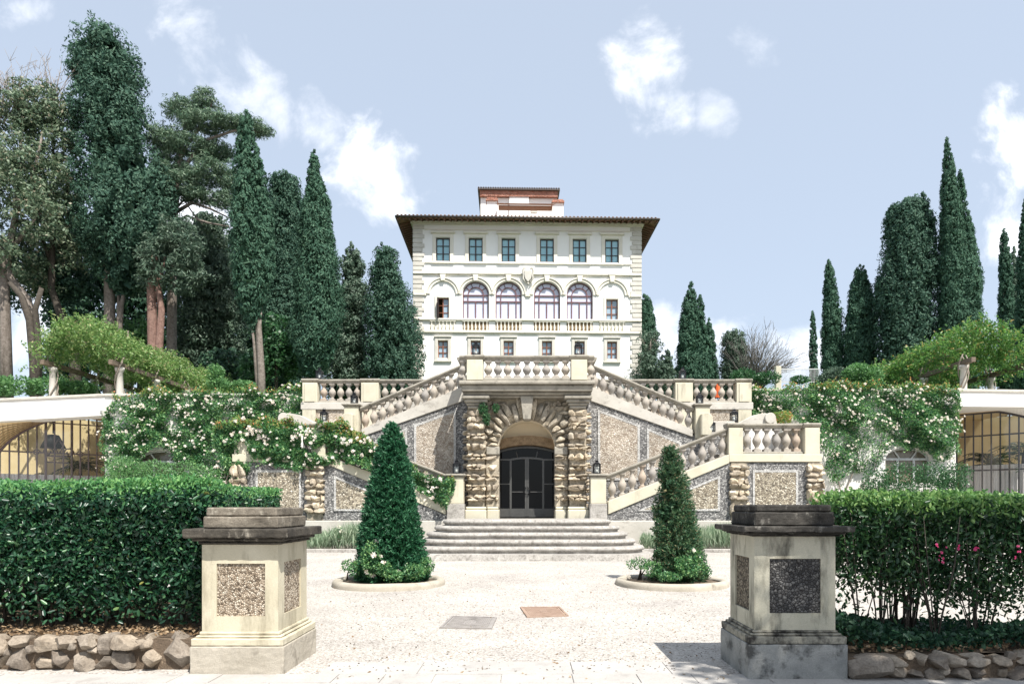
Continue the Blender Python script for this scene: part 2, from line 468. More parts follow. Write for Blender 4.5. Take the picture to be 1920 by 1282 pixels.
M['pebble_slate'] = pebble('slate_pebble_panel', [(0.0, (0.06, 0.058, 0.056)), (0.5, (0.13, 0.125, 0.12)), (1.0, (0.24, 0.23, 0.215))], 34, (0.022, 0.02, 0.019), 0.10, bmp=1.0)
M['pebble_brown'] = pebble('brown_pebble_panel', [(0.0, (0.07, 0.058, 0.042)), (0.5, (0.19, 0.155, 0.11)), (1.0, (0.36, 0.31, 0.23))], 40, (0.03, 0.024, 0.017), 0.10, bmp=1.0)
M['red_brick'] = pebble('red_brick_eaves', [(0, (0.33, 0.13, 0.085)), (1, (0.45, 0.22, 0.16))], 6, (0.34, 0.22, 0.17), 0.06)
M['tile'] = stone('clay_roof_tile', (0.26, 0.15, 0.10), (0.42, 0.27, 0.19), 3.0, (0.18, 0.13, 0.10), stain_lo=0.5, stain_hi=0.7, streak=1.0, bmp=0.3, speck=0.3)
M['rafter'] = plain('brown_rafter_timber', (0.13, 0.065, 0.035), 0.7)
M['soffit'] = plain('soffit_board', (0.22, 0.12, 0.07), 0.75)
M['gutter'] = plain('copper_gutter', (0.09, 0.075, 0.065), 0.5, 0.3)
M['darkframe'] = plain('dark_window_frame', (0.035, 0.022, 0.02), 0.45)
M['woodframe'] = plain('chestnut_window_frame', (0.24, 0.085, 0.04), 0.45)
M['plumframe'] = plain('plum_window_frame', (0.15, 0.065, 0.065), 0.45)
M['steel'] = plain('painted_steel', (0.16, 0.115, 0.12), 0.5, 0.2)
M['steel_dark'] = plain('dark_painted_steel', (0.05, 0.042, 0.048), 0.45, 0.3)
M['doorframe'] = plain('grey_door_steel', (0.095, 0.094, 0.09), 0.4, 0.4)
M['black'] = plain('black_iron', (0.012, 0.012, 0.014), 0.4, 0.6)
M['candle'] = plain('white_wax', (0.82, 0.80, 0.75), 0.6)
M['rail_white'] = plain('pale_painted_rail', (0.55, 0.55, 0.54), 0.5)
M['wood'] = plain('silvered_timber', (0.14, 0.105, 0.075), 0.8, var=0.3, scale=5)
M['rust'] = stone('rusty_iron', (0.30, 0.205, 0.15), (0.42, 0.31, 0.24), 9.0, (0.20, 0.14, 0.10), stain_lo=0.55, stain_hi=0.7, streak=1.0, bmp=0.3, speck=0.3, fine=90)
M['iron_grey'] = stone('worn_cast_iron', (0.25, 0.23, 0.215), (0.36, 0.335, 0.31), 9.0, (0.17, 0.155, 0.14), stain_lo=0.55, stain_hi=0.7, streak=1.0, bmp=0.3, speck=0.3, fine=90)
M['orange'] = plain('orange_cloth', (0.75, 0.13, 0.03), 0.8)
M['glass_sky'] = pane('painted_sky_glass', (0.25, 0.49, 0.56), 0.05, 1.0)  # blue of the reflected sky put into the base colour
M['glass_pale'] = pane('pale_curtained_glass', (0.56, 0.57, 0.68), 0.06, 0.8)
M['glass_low'] = pane('slate_blue_glass', (0.30, 0.40, 0.48), 0.06, 0.8)
M['glass_dark'] = pane('dark_door_glass', (0.001, 0.001, 0.0012), 0.02, 0.24)
M['glass_inner'] = pane('dim_window_glass', (0.16, 0.135, 0.10), 0.05, 0.7)
def clear_glass(name):
    m, n, l, b = new_mat(name)
    t = n.new('ShaderNodeBsdfTransparent'); t.inputs[0].default_value = (0.93, 0.95, 0.94, 1)
    g = n.new('ShaderNodeBsdfGlossy'); g.inputs['Roughness'].default_value = 0.03
    x = n.new('ShaderNodeMixShader'); x.inputs[0].default_value = 0.07; l.new(t.outputs[0], x.inputs[1]); l.new(g.outputs[0], x.inputs[2])
    l.new(x.outputs[0], n['Material Output'].inputs['Surface'])
    return m
M['clear'] = clear_glass('clear_glass')
M['curtain'] = plain('white_linen', (0.72, 0.68, 0.67), 0.9, var=0.06)
M['lampshade'] = plain('dark_lampshade', (0.008, 0.007, 0.006), 0.8)
M['bark'] = stone('grey_bark', (0.14, 0.115, 0.095), (0.30, 0.26, 0.225), 6.0, (0.08, 0.065, 0.05), stain_lo=0.52, stain_hi=0.7, streak=6.0, bmp=1.0, speck=0.4, fine=14)
M['bark_red'] = stone('reddish_bark', (0.17, 0.095, 0.075), (0.33, 0.21, 0.17), 5.0, (0.09, 0.06, 0.05), stain_lo=0.52, stain_hi=0.7, streak=6.0, bmp=1.0, speck=0.4, fine=14)
M['bark_dark'] = stone('dark_bark', (0.045, 0.038, 0.03), (0.10, 0.085, 0.068), 6.0, None, bmp=1.0, speck=0.4, fine=14)
M['twig'] = plain('pale_twig', (0.22, 0.185, 0.15), 0.85)
M['grey_twig'] = plain('grey_twig', (0.115, 0.11, 0.098), 0.85)
M['soil'] = stone('dark_soil', (0.09, 0.065, 0.045), (0.20, 0.15, 0.105), 8.0, (0.30, 0.23, 0.16), stain_lo=0.6, stain_hi=0.7, streak=1.0, bmp=0.9, speck=0.5, fine=60, stain_scale=30)
M['grass'] = stone('terrace_lawn', (0.045, 0.085, 0.03), (0.09, 0.14, 0.05), 2.0, None, bmp=0.6, speck=0.5, fine=30)
M['paving'] = stone('pale_paving_stone', (0.36, 0.34, 0.315), (0.47, 0.45, 0.42), 1.6, (0.27, 0.25, 0.23), stain_lo=0.56, stain_hi=0.75, streak=1.0, bmp=0.3, speck=0.18, fine=60, stain_scale=3)
M['shingle'] = pebble('loose_gravel', [(0, (0.16, 0.145, 0.13)), (0.5, (0.33, 0.305, 0.275)), (1, (0.46, 0.435, 0.40))], 30, (0.4, 0.37, 0.33), 0.05)

# foliage
M['l_cypress'] = leaf('cypress_foliage', [(0, (0.032, 0.078, 0.052)), (0.6, (0.055, 0.118, 0.076)), (1, (0.095, 0.168, 0.108))], 0.7, 0.12, 0.16)
M['l_dark'] = leaf('evergreen_foliage', [(0, (0.028, 0.068, 0.048)), (0.6, (0.050, 0.106, 0.072)), (1, (0.092, 0.158, 0.106))], 0.65, 0.15, 0.16)
M['l_grey'] = leaf('grey_green_foliage', [(0, (0.04, 0.078, 0.052)), (0.5, (0.075, 0.122, 0.082)), (1, (0.13, 0.18, 0.125))], 0.55, 0.3, 0.18)
M['l_olive'] = leaf('olive_oak_foliage', [(0, (0.055, 0.10, 0.062)), (0.5, (0.12, 0.175, 0.105)), (0.9, (0.21, 0.26, 0.17)), (1, (0.30, 0.25, 0.18))], 0.5, 0.3, 0.25)
M['l_pine'] = leaf('pine_needles', [(0, (0.045, 0.095, 0.06)), (0.5, (0.10, 0.165, 0.10)), (1, (0.18, 0.245, 0.16))], 0.5, 0.3, 0.15)
M['l_wood'] = leaf('woodland_foliage', [(0, (0.016, 0.045, 0.030)), (0.5, (0.030, 0.074, 0.046)), (1, (0.06, 0.12, 0.06))], 0.5, 0.3, 0.15)
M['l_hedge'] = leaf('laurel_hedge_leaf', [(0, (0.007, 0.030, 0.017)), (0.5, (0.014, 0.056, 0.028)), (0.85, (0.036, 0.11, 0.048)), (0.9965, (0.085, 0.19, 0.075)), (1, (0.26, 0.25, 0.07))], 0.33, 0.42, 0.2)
M['l_hedge_top'] = leaf('sunlit_top_hedge_leaf', [(0, (0.05, 0.16, 0.06)), (0.6, (0.12, 0.29, 0.10)), (1, (0.24, 0.43, 0.15))], 0.4, 0.4, 0.35)  # brighter hedge leaf, sunshine on the top put into the colour
M['l_hedge_sun'] = leaf('sunny_top_hedge_leaf', [(0, (0.07, 0.165, 0.05)), (0.6, (0.155, 0.285, 0.09)), (1, (0.30, 0.43, 0.16))], 0.4, 0.4, 0.38)  # lighter leaf for the right hedge top, sunlight in its colour
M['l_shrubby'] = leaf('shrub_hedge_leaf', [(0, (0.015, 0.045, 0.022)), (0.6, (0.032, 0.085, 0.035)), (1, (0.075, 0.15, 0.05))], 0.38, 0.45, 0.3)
M['l_yew'] = leaf('yew_needles', [(0, (0.010, 0.055, 0.027)), (0.5, (0.024, 0.108, 0.050)), (1, (0.07, 0.21, 0.10))], 0.45, 0.35, 0.18)
M['l_dry'] = leaf('dry_conifer_needles', [(0, (0.028, 0.075, 0.038)), (0.55, (0.055, 0.125, 0.06)), (0.88, (0.11, 0.18, 0.085)), (0.96, (0.20, 0.17, 0.09)), (1, (0.30, 0.23, 0.14))], 0.5, 0.3, 0.18)
M['l_rose'] = leaf('rose_leaf', [(0, (0.028, 0.10, 0.042)), (0.45, (0.068, 0.185, 0.074)), (0.8, (0.15, 0.30, 0.115)), (1, (0.27, 0.42, 0.16))], 0.42, 0.4, 0.3)
M['l_young'] = leaf('rose_new_growth', [(0, (0.10, 0.22, 0.06)), (0.55, (0.22, 0.32, 0.09)), (0.8, (0.42, 0.30, 0.12)), (1, (0.55, 0.22, 0.10))], 0.42, 0.4, 0.35)
M['l_wisteria'] = leaf('wisteria_leaf', [(0, (0.08, 0.16, 0.05)), (0.5, (0.17, 0.29, 0.09)), (0.9, (0.30, 0.40, 0.16)), (1, (0.42, 0.36, 0.2))], 0.45, 0.35, 0.4)
M['l_wist_b'] = leaf('pergola_rose_leaf', [(0, (0.05, 0.13, 0.04)), (0.5, (0.10, 0.22, 0.06)), (0.9, (0.20, 0.34, 0.09)), (1, (0.42, 0.28, 0.12))], 0.45, 0.35, 0.4)
M['l_bush'] = leaf('bright_shrub_leaf', [(0, (0.06, 0.15, 0.06)), (0.5, (0.115, 0.24, 0.095)), (1, (0.20, 0.36, 0.14))], 0.42, 0.4, 0.35)
M['l_mid'] = leaf('mid_green_leaf', [(0, (0.02, 0.07, 0.03)), (0.5, (0.045, 0.12, 0.05)), (1, (0.09, 0.19, 0.08))], 0.42, 0.4, 0.3)
M['l_lavender'] = leaf('lavender_blades', [(0, (0.14, 0.21, 0.13)), (0.6, (0.27, 0.36, 0.24)), (1, (0.46, 0.52, 0.38))], 0.6, 0.2, 0.3)
M['l_ground'] = leaf('ground_cover_leaf', [(0, (0.012, 0.042, 0.026)), (0.6, (0.025, 0.075, 0.040)), (1, (0.05, 0.12, 0.055))], 0.5, 0.4, 0.25)
M['l_palm'] = leaf('palm_frond', [(0, (0.015, 0.03, 0.015)), (1, (0.04, 0.07, 0.03))], 0.5, 0.4, 0.1)
M['petal'] = leaf('white_petal', [(0, (0.78, 0.74, 0.66)), (0.6, (0.84, 0.82, 0.76)), (0.9, (0.85, 0.74, 0.68)), (1, (0.85, 0.68, 0.58))], 0.6, 0.2, 0.3)
M['petal_pink'] = leaf('pink_petal', [(0, (0.70, 0.06, 0.22)), (1, (0.85, 0.22, 0.42))], 0.6, 0.2, 0.3)
M['litter'] = leaf('dry_leaf_litter', [(0, (0.14, 0.09, 0.05)), (0.6, (0.28, 0.19, 0.11)), (1, (0.42, 0.33, 0.22))], 0.7, 0.2, 0.1)

def gravel_mat():
    m, n, l, b = new_mat('court_gravel')
    v = coords(n, l)
    a = n.new('ShaderNodeTexVoronoi'); a.inputs['Scale'].default_value = 55; l.new(v, a.inputs['Vector'])
    sp = n.new('ShaderNodeSeparateColor'); l.new(a.outputs['Color'], sp.inputs[0])
    r = ramp(n, [(0, (0.20, 0.178, 0.155)), (0.2, (0.37, 0.34, 0.30)), (0.6, (0.455, 0.425, 0.382)), (1, (0.58, 0.55, 0.505))]); l.new(sp.outputs[0], r.inputs[0])
    w = noise_node(n, l, v, 0.55, 8, 0.7)
    r2 = ramp(n, [(0.30, (0.74, 0.735, 0.75)), (0.62, (1.0, 1.0, 1.0))]); l.new(w, r2.inputs[0])
    w3 = noise_node(n, l, v, 6, 6, 0.75)
    r3 = ramp(n, [(0.60, (1, 1, 1)), (0.76, (0.72, 0.68, 0.63))]); l.new(w3, r3.inputs[0])
    c = r.outputs[0]
    for q in (r2.outputs[0], r3.outputs[0]):
        mm = n.new('ShaderNodeMixRGB'); mm.blend_type = 'MULTIPLY'; mm.inputs[0].default_value = 1
        l.new(c, mm.inputs[1]); l.new(q, mm.inputs[2]); c = mm.outputs[0]
    l.new(c, b.inputs['Base Color']); b.inputs['Roughness'].default_value = 0.9; b.inputs['Specular IOR Level'].default_value = 0.2
    k = bump(n, l, b, a.outputs['Distance'], 0.5, 0.012)
    bump(n, l, b, w3, 0.4, 0.02, k)
    return m
M['gravel'] = gravel_mat()

# ------------------------------------------------------------------ foliage tools
def unit(a): return a / np.maximum(np.linalg.norm(a, axis=1, keepdims=True), 1e-9)

def leaves(name, C, D, L, Wd, mat, parent, rg, fold=0.22, six=False, kind=None, nrm=None):
    """one mesh of many leaf blades: kites, or six-point folded blades near the camera"""
    C = np.asarray(C, float); D = unit(np.asarray(D, float)); n = len(C)
    L = np.broadcast_to(np.asarray(L, float), (n,))[:, None]; Wd = np.broadcast_to(np.asarray(Wd, float), (n,))[:, None]
    if nrm is not None:
        q = unit(np.asarray(nrm, float)); D = unit(D - q * ((D * q).sum(1, keepdims=True) * 0.8)); S = unit(np.cross(D, q))
    else: S = unit(np.cross(D, rg.normal(size=(n, 3))))
    N = np.cross(D, S)
    base, tip = C - D * L / 2, C + D * L / 2
    if six:
        up = N * fold * Wd
        a1, a2 = C - D * L * 0.22 + S * Wd * 0.46 + up, C + D * L * 0.2 + S * Wd * 0.42 + up
        b1, b2 = C - D * L * 0.22 - S * Wd * 0.46 + up, C + D * L * 0.2 - S * Wd * 0.42 + up
        V = np.stack([base, a1, a2, tip, b2, b1], 1).reshape(-1, 3); k = 6
        o = (np.arange(n) * 6)[:, None]
        loops = np.concatenate([o + np.array([[0, 1, 2, 3]]), o + np.array([[3, 4, 5, 0]])], 1).reshape(-1); nf = 2 * n
    else:
        mid = C - D * L * 0.06 + N * fold * Wd
        V = np.stack([base, mid + S * Wd / 2, tip, mid - S * Wd / 2], 1).reshape(-1, 3)
        loops = np.arange(4 * n); nf = n
    me = bpy.data.meshes.new(name)
    me.vertices.add(len(V)); me.vertices.foreach_set('co', V.astype(np.float32).ravel())
    me.loops.add(len(loops)); me.loops.foreach_set('vertex_index', loops.astype(np.int32))
    me.polygons.add(nf); me.polygons.foreach_set('loop_start', (np.arange(nf) * 4).astype(np.int32))
    me.update(calc_edges=True)
    me.materials.append(mat)
    o = link(bpy.data.objects.new(name, me), parent)
    if kind: o['kind'] = kind
    return o

def clumps(rg, C, A, clen, crad, per, align=0.8, jit=0.5):
    """leaf positions and directions for tufts centred at C along axes A"""
    n = len(C); idx = np.repeat(np.arange(n), per)
    A = unit(A)
    clen = np.broadcast_to(clen, (n,))[idx]; crad = np.broadcast_to(crad, (n,))[idx]
    t = rg.uniform(-0.5, 0.5, len(idx))
    g = rg.normal(size=(len(idx), 3)); a = A[idx]
    g = g - a * (g * a).sum(1, keepdims=True)
    g = unit(g) * (np.sqrt(rg.uniform(0, 1, len(idx))) * crad * (1 - 0.75 * (t + 0.5)))[:, None]
    P = C[idx] + a * (t * clen)[:, None] + g
    D = a * align + unit(g + 1e-6) * 0.45 + rg.normal(size=(len(idx), 3)) * jit
    return P, D

def puffs(rg, C, rad, per, elong=1.3, upb=0.35, along=0.8):
    """rounded sprays: leaves lie on the outside of each puff, so its top catches the sun and its underside stays dark"""
    n = len(C); idx = np.repeat(np.arange(n), per); m = len(idx)
    u = unit(rg.normal(size=(m, 3)) + np.array([[0, 0, upb]]))
    r = np.broadcast_to(rad, (n,))[idx] * rg.uniform(0.55, 1.0, m) ** 0.6
    P = C[idx] + u * r[:, None] * np.array([[1, 1, elong]])
    N = u + rg.normal(size=(m, 3)) * 0.35
    D = rg.normal(size=(m, 3)) * 0.6 + np.array([[0, 0, along]])
    return P, D, N

TERR = 6.14
def foliage_spire(rg, stems, d, dens=1.0, L=0.34, Wd=0.13, up=0.85, ragged=0.15, clump=1.0, open_=0.0, zmin=TERR + 0.1):
    L, Wd = L * 0.55, Wd * 0.64
    """leaf arrays of cypress-like crowns traced as [(px, py, half width px), ...] from the tip down, at depth d"""
    Ps, Ds, Ls, Ws, Ns = [], [], [], [], []
    for st in stems:
        st = np.array(st, float)
        z = EYE + (HY - st[:, 1]) / F * d
        x = (st[:, 0] - CX) / F * d; r = st[:, 2] / F * d
        zs = np.linspace(z[-1], z[0], 400)
        rr = np.interp(zs, z[::-1], r[::-1]); xx = np.interp(zs, z[::-1], x[::-1])
        area = float(np.sum(2 * math.pi * rr) * (zs[1] - zs[0]))
        nl = int(dens * 2.6 * area / (0.5 * L * Wd))
        per = 26; nc = max(20, nl // per)
        p = rr + 0.06; p /= p.sum()
        k = rg.choice(400, nc, p=p)
        th = rg.uniform(0, 2 * math.pi, nc)
        base = np.stack([xx[k], np.full(nc, d), zs[k]], 1)
        out = np.stack([np.cos(th), np.sin(th), np.zeros(nc)], 1)
        nzv = snoise(base * 1.0 + out * rr[k][:, None], int(rg.integers(1 << 30)), 1.6)
        f = 0.84 + 0.10 * nzv + 0.09 * snoise(base + out * rr[k][:, None], int(rg.integers(1 << 30)), 4.2) + rg.uniform(-ragged, ragged * (0.6 if ragged < 0.2 else 1.1), nc)
        if open_: keep = (nzv > -1.2 + open_ * 1.6) | (rg.uniform(0, 1, nc) > open_); base, out, k, f, nzv = base[keep], out[keep], k[keep], f[keep], nzv[keep]
        nb = max(24, int(area / (0.9 * clump) ** 2)); kb = rg.choice(400, nb, p=p); tb = rg.uniform(0, 2 * math.pi, nb)
        bc = np.stack([xx[kb] + np.cos(tb) * rr[kb], d + np.sin(tb) * rr[kb], zs[kb] * 0.6], 1)      # rounded billows with dark creases between
        q_ = base + out * rr[k][:, None]; q_ = q_ * np.array([[1, 1, 0.6]])
        near = np.sqrt(((q_[:, None, :] - bc[None]) ** 2).sum(2).min(1)) / (0.75 * clump)
        f = f + 0.10 - np.clip(near, 0, 1.3) ** 2 * 0.24 * np.clip(0.9 / np.maximum(rr[k], 0.3), 0.3, 1.0)
        C = base + out * (rr[k] * np.clip(f, 0.2, 1.15))[:, None]
        if ragged > 0.2:                                     # loose boughs reaching past the crown
            ne = int(len(C) * 0.10); ke = rg.choice(400, ne, p=p); te = rg.uniform(0, 2 * math.pi, ne)
            oe = np.stack([np.cos(te), np.sin(te), np.zeros(ne)], 1)
            C = np.concatenate([C, np.stack([xx[ke], np.full(ne, d), zs[ke] + rg.uniform(-0.2, 0.5, ne)], 1) + oe * (rr[ke] * rg.uniform(0.95, 1.22, ne))[:, None]])
            out = np.concatenate([out, oe]); k = np.concatenate([k, ke])
        s = np.clip(rr[k] / 1.2, 0.35, 1.0) * clump
        P, D, N = puffs(rg, C, 0.30 * s * rg.uniform(0.55, 1.25, len(C)), per, 1.5, 0.3, up)
        Ps.append(P); Ds.append(D); Ns.append(N + np.repeat(out, per, 0) * 0.5); Ls.append(rg.uniform(0.5, 1.45, len(P)) * L); Ws.append(rg.uniform(0.6, 1.3, len(P)) * Wd)
        ni = int(len(P) * 0.10)                                # big shaded sprays inside close the crown
        k = rg.choice(400, ni, p=p); th = rg.uniform(0, 6.283, ni); q = rr[k] * np.sqrt(rg.uniform(0, 0.5, ni))
        P2 = np.stack([xx[k] + np.cos(th) * q, d + np.sin(th) * q, zs[k] - 0.2], 1)
        Ps.append(P2); Ns.append(rg.normal(size=(ni, 3))); Ds.append(rg.normal(size=(ni, 3)) + np.array([[0, 0, 0.8]])); Ls.append(np.full(ni, 0.9) * np.clip(rr[k], 0.25, 1)); Ws.append(np.full(ni, 0.5) * np.clip(rr[k], 0.25, 1))
    P, D, L_, W_, N = [np.concatenate(q) for q in (Ps, Ds, Ls, Ws, Ns)]
    keep = P[:, 2] > zmin
    return P[keep], D[keep], L_[keep], W_[keep], N[keep]

def foliage_lobes(rg, lobes, d, dens=1.0, L=0.3, Wd=0.17, depth=1.0, gap=0.25, droop=0.0, clumpr=0.55, per=30, zmin=None, flat=False, loose=0.13):
    """leaf arrays for a broad crown given as lobes (px, py, rx px, ry px[, depth offset m])"""
    Ps, Ds, Ns = [], [], []
    for lb in lobes:
        px, py, rx, ry = lb[:4]; dy = lb[4] if len(lb) > 4 else 0.0
        c = np.array([X(px, d + dy), d + dy, Z(py, d + dy)]); r = np.array([rx / F * d, rx / F * d * depth, ry / F * d])
        vol = 4 * math.pi * ((r[0] * r[1]) ** 1.6 / 3 + (r[0] * r[2]) ** 1.6 / 3 + (r[1] * r[2]) ** 1.6 / 3) ** (1 / 1.6)
        nc = max(10, int(dens * 2.4 * vol / (0.5 * L * Wd) / per))
        u = unit(rg.normal(size=(nc, 3)))
        sd = int(rg.integers(1 << 30))
        nzv = snoise(u * 2.0, sd, 2.2)
        keep = nzv > -1.0 + gap * 2.0 * rg.uniform(0.4, 1.0, nc)
        u, nzv = u[keep], nzv[keep]
        f = np.clip(rg.uniform(0.25, 1.0, len(u)) ** 0.35 + 0.12 * nzv, 0.2, 1.2)
        C = c + u * f[:, None] * r
        A = u + np.array([[0, 0, 0.35 - droop]]) + rg.normal(size=C.shape) * 0.35
        C = C + rg.normal(size=C.shape) * r * loose
        P, D, N = puffs(rg, C, clumpr * rg.uniform(0.6, 1.25, len(C)), per, 0.8, 0.45, 0.15)
        if flat: D[:, 2] *= 0.35
        Ps.append(P); Ds.append(D); Ns.append(N)
    P, D, N = np.concatenate(Ps), np.concatenate(Ds), np.concatenate(Ns)
    if zmin is not None:
        k = P[:, 2] > zmin; P, D, N = P[k], D[k], N[k]
    return P, D, rg.uniform(0.55, 1.4, len(P)) * L, rg.uniform(0.65, 1.3, len(P)) * Wd, N

def rosettes(rg, C, N, r, petals=7):
    """open flowers: a ring of broad petals and a smaller inner ring facing N"""
    n = len(C); N = unit(N)
    T = unit(np.cross(N, rg.normal(size=(n, 3)))); B = np.cross(N, T)
    r = np.broadcast_to(r, (n,))
    Ps, Ds, Ls = [], [], []
    for k in range(petals + 3):
        inner = k >= petals
        a = 2 * math.pi * k / (3 if inner else petals) + rg.uniform(-0.2, 0.2, n)
        q = (0.28 if inner else 0.55)
        o = T * np.cos(a)[:, None] + B * np.sin(a)[:, None]
        Ps.append(C + o * (r * q)[:, None] + N * (r * (0.35 if inner else 0.12))[:, None])
        Ds.append(o + N * (0.9 if inner else 0.35)); Ls.append(r * (0.8 if inner else 1.0))
    return np.concatenate(Ps), np.concatenate(Ds), np.concatenate(Ls), np.concatenate(Ls) * 0.95

# ------------------------------------------------------------------ ground
def ground_z(y):
    t = min(max((y - 12) / 12, 0), 1)
    return 0.17 * t * t * (3 - 2 * t)
g = MB()
ys = [-90, -40, -15, -5, 0] + [2 + 2 * i for i in range(15)] + [31.5]
xs = [-160, -60, -30, -15, -8, -4, 0, 4, 8, 15, 30, 60, 160]
g.add([(x, y, ground_z(y)) for y in ys for x in xs],
      [(j * len(xs) + i, j * len(xs) + i + 1, (j + 1) * len(xs) + i + 1, (j + 1) * len(xs) + i) for j in range(len(ys) - 1) for i in range(len(xs) - 1)], True)
tag(g.build('gravel_ground', M['gravel']), kind='structure')
ADDED_WELLS = ((-32.0, -21.75), (22.9, 33.0))  # unseen roof openings, added to let daylight into the glazed rooms
g = MB()
g.box(-900, 900, 40.0, 1500, TERR - 0.09, TERR - 0.02)
for a, b in ((-900, ADDED_WELLS[0][0]), (ADDED_WELLS[0][1], ADDED_WELLS[1][0]), (ADDED_WELLS[1][1], 900)): g.box(a, b, 30.6, 39.998, TERR - 0.09, TERR - 0.02)
tag(g.build('terrace_ground', M['grass']), kind='structure')

# pavement of flat slabs between and in front of the pedestals
rg = np.random.default_rng(3)
g = MB()
def slab_row(y0, y1, x0, x1, wmin, wmax, z=0.013):
    x = x0
    while x < x1:
        w = rg.uniform(wmin, wmax)
        g.box(x, min(x + w, x1) - 0.008, y0 + 0.004, y1 - 0.004, -0.08, z + rg.uniform(-0.003, 0.003)); x += w
slab_row(6.82, 7.36, -2.05, 1.98, 0.9, 1.7)
for j in range(7): slab_row(6.82 - 0.34 * (j + 1), 6.82 - 0.34 * j, -9.0, 9.0, 0.38, 0.75, 0.010)
tag(g.build('pavement', M['paving'], bevel=0.008), kind='structure')
# loose chippings and leaf litter on the court
g = MB()
for i in range(1000):
    y = 6.9 + 9 * rg.uniform() ** 1.25; x = rg.uniform(-1, 1) * (1.9 + 0.25 * (y - 6.9))
    s = rg.uniform(0.008, 0.022)
    g.rock((x, y, ground_z(y) + (0.015 if y < 7.36 else 0.004)), (s * 1.4, s * 1.1, s), rg, 1, 0.1)
tag(g.build('loose_gravel', M['shingle']), kind='stuff')
n = 260
yy_ = 6.6 + 10 * rg.uniform(size=n) ** 1.5; xx_ = rg.uniform(-1, 1, n) * (2 + 0.3 * (yy_ - 6.6))
C = np.stack([xx_, yy_, np.array([ground_z(y) for y in yy_]) + 0.02], 1)
D = rg.normal(size=(n, 3)) * np.array([[1, 1, 0.15]])
tag(leaves('fallen_leaves', C, D, rg.uniform(0.025, 0.055, n), rg.uniform(0.012, 0.025, n), M['litter'], None, rg), kind='stuff')

# ------------------------------------------------------------------ villa
VD = 60.0; VS = VD / F
def vx(px): return (px - 989.5) * VS
def vz(py): return Z(py, VD) - TERR
villa = thing('villa', 'large white stuccoed villa with rusticated corners and deep brown eaves above the staircase', 'villa',
              (X(989.5, VD), VD, TERR), local=True, rz=R(1.6))
HW = vx(1203)
wz1 = vz(417)
UC = [36, 97.5, 158.5]
CEN = [989.5 + s * u for u in UC for s in (-1, 1)]
def rect(x0, x1, z0, z1): return [(x0, z0), (x1, z0), (x1, z1), (x0, z1)]
holes = []; specs = []
for c in CEN:
    specs.append(('top', vx(c - 13), vx(c + 13), vz(491), vz(447)))
    specs.append(('low', vx(c - 9.3), vx(c + 9.3), vz(672), vz(639.5)))
    if abs(c - 989.5) < 120: specs.append(('arch', vx(c - 24.5), vx(c + 24.5), vz(601), vz(528.5)))
    else: specs.append(('small', vx(c - 11), vx(c + 11), vz(600), vz(560)))
def opening(s):
    k, x0, x1, z0, z1 = s
    if k != 'arch': return rect(x0, x1, z0, z1)
    r = (x1 - x0) / 2
    return [(x0, z0), (x1, z0)] + arc((x0 + x1) / 2, z1 - r, r, r, 0, 180, 18)
holes = [opening(s) for s in specs]
w = MB().holed(rect(-HW, HW, -0.3, wz1), holes, 0, 0.45)
w.box(-HW, -HW + 0.4, 0.455, 17, -0.3, wz1).box(HW - 0.4, HW, 0.455, 17, -0.3, wz1).box(-HW + 0.405, HW - 0.405, 16.6, 17, -0.3, wz1)
wall = w.build('wall', M['plaster'], villa)
# dark rooms behind the openings
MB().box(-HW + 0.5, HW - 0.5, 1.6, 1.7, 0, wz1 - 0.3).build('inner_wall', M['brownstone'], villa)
# flat panels, string courses and cornice
t = MB()
def band(y0, y1, proj, x0=-HW - 0.02, x1=HW + 0.02, tgt=None): (tgt or t).box(x0, x1, -proj, -0.002, vz(y1), vz(y0))
cp = [(-HW - 0.32, 0)]
k = MB(); band(417.2, 421.5, 0.26, -HW - 0.24, HW + 0.24, k); band(421.8, 424, 0.16, -HW - 0.14, HW + 0.14, k)
k.box(-HW - 0.24, -HW - 0.003, 0, 17.2, vz(421.5), vz(417.2)).box(HW + 0.003, HW + 0.24, 0, 17.2, vz(421.5), vz(417.2))
k.build('cornice', M['trim'], villa, bevel=0.03)
ix0, ix1 = vx(797), vx(1182)
band(431.5, 434, 0.05, ix0, ix1)
band(493.2, 495.6, 0.10, ix0, ix1)
band(513, 515.8, 0.17); band(515.9, 517.5, 0.10)
band(598.6, 602, 0.20); band(620.5, 625, 0.17); band(625.2, 627, 0.09)
# impost course between the arched bays
edges = [ix0] + sum([[vx(c - 31), vx(c + 31)] for c in sorted(CEN)], []) + [ix1]
for i in range(0, len(edges), 2):
    a, b = edges[i], edges[i + 1]
    if b > a: t.box(a, b, -0.16, -0.002, vz(556.5), vz(551.5))
for s in (-1, 1):
    t.box(s * HW, vx(989.5 + s * 193), -0.165, -0.003, vz(556), vz(552))
t.build('string_course', M['trim'], villa, bevel=0.02)
# corner quoins, long and short blocks
for s in (-1, 1):
    q = MB(); y = 424.5; i = 0
    while y < 860:
        wd = 20.5 if i % 2 == 0 else 17.0
        x0, x1 = sorted((s * (HW + 0.05), vx(989.5 + s * (213.5 - wd))))
        q.box(x0, x1, -0.085, -0.0035, vz(y + 7.9), vz(y + 0.7))
        q.box(*sorted((s * (HW + 0.05), s * (HW + 0.0035))), -0.084, (1.0 if i % 2 else 0.7), vz(y + 7.9), vz(y + 0.7))
        y += 8.5; i += 1
    q.build('quoin', M['quoin'], villa, bevel=0.03)
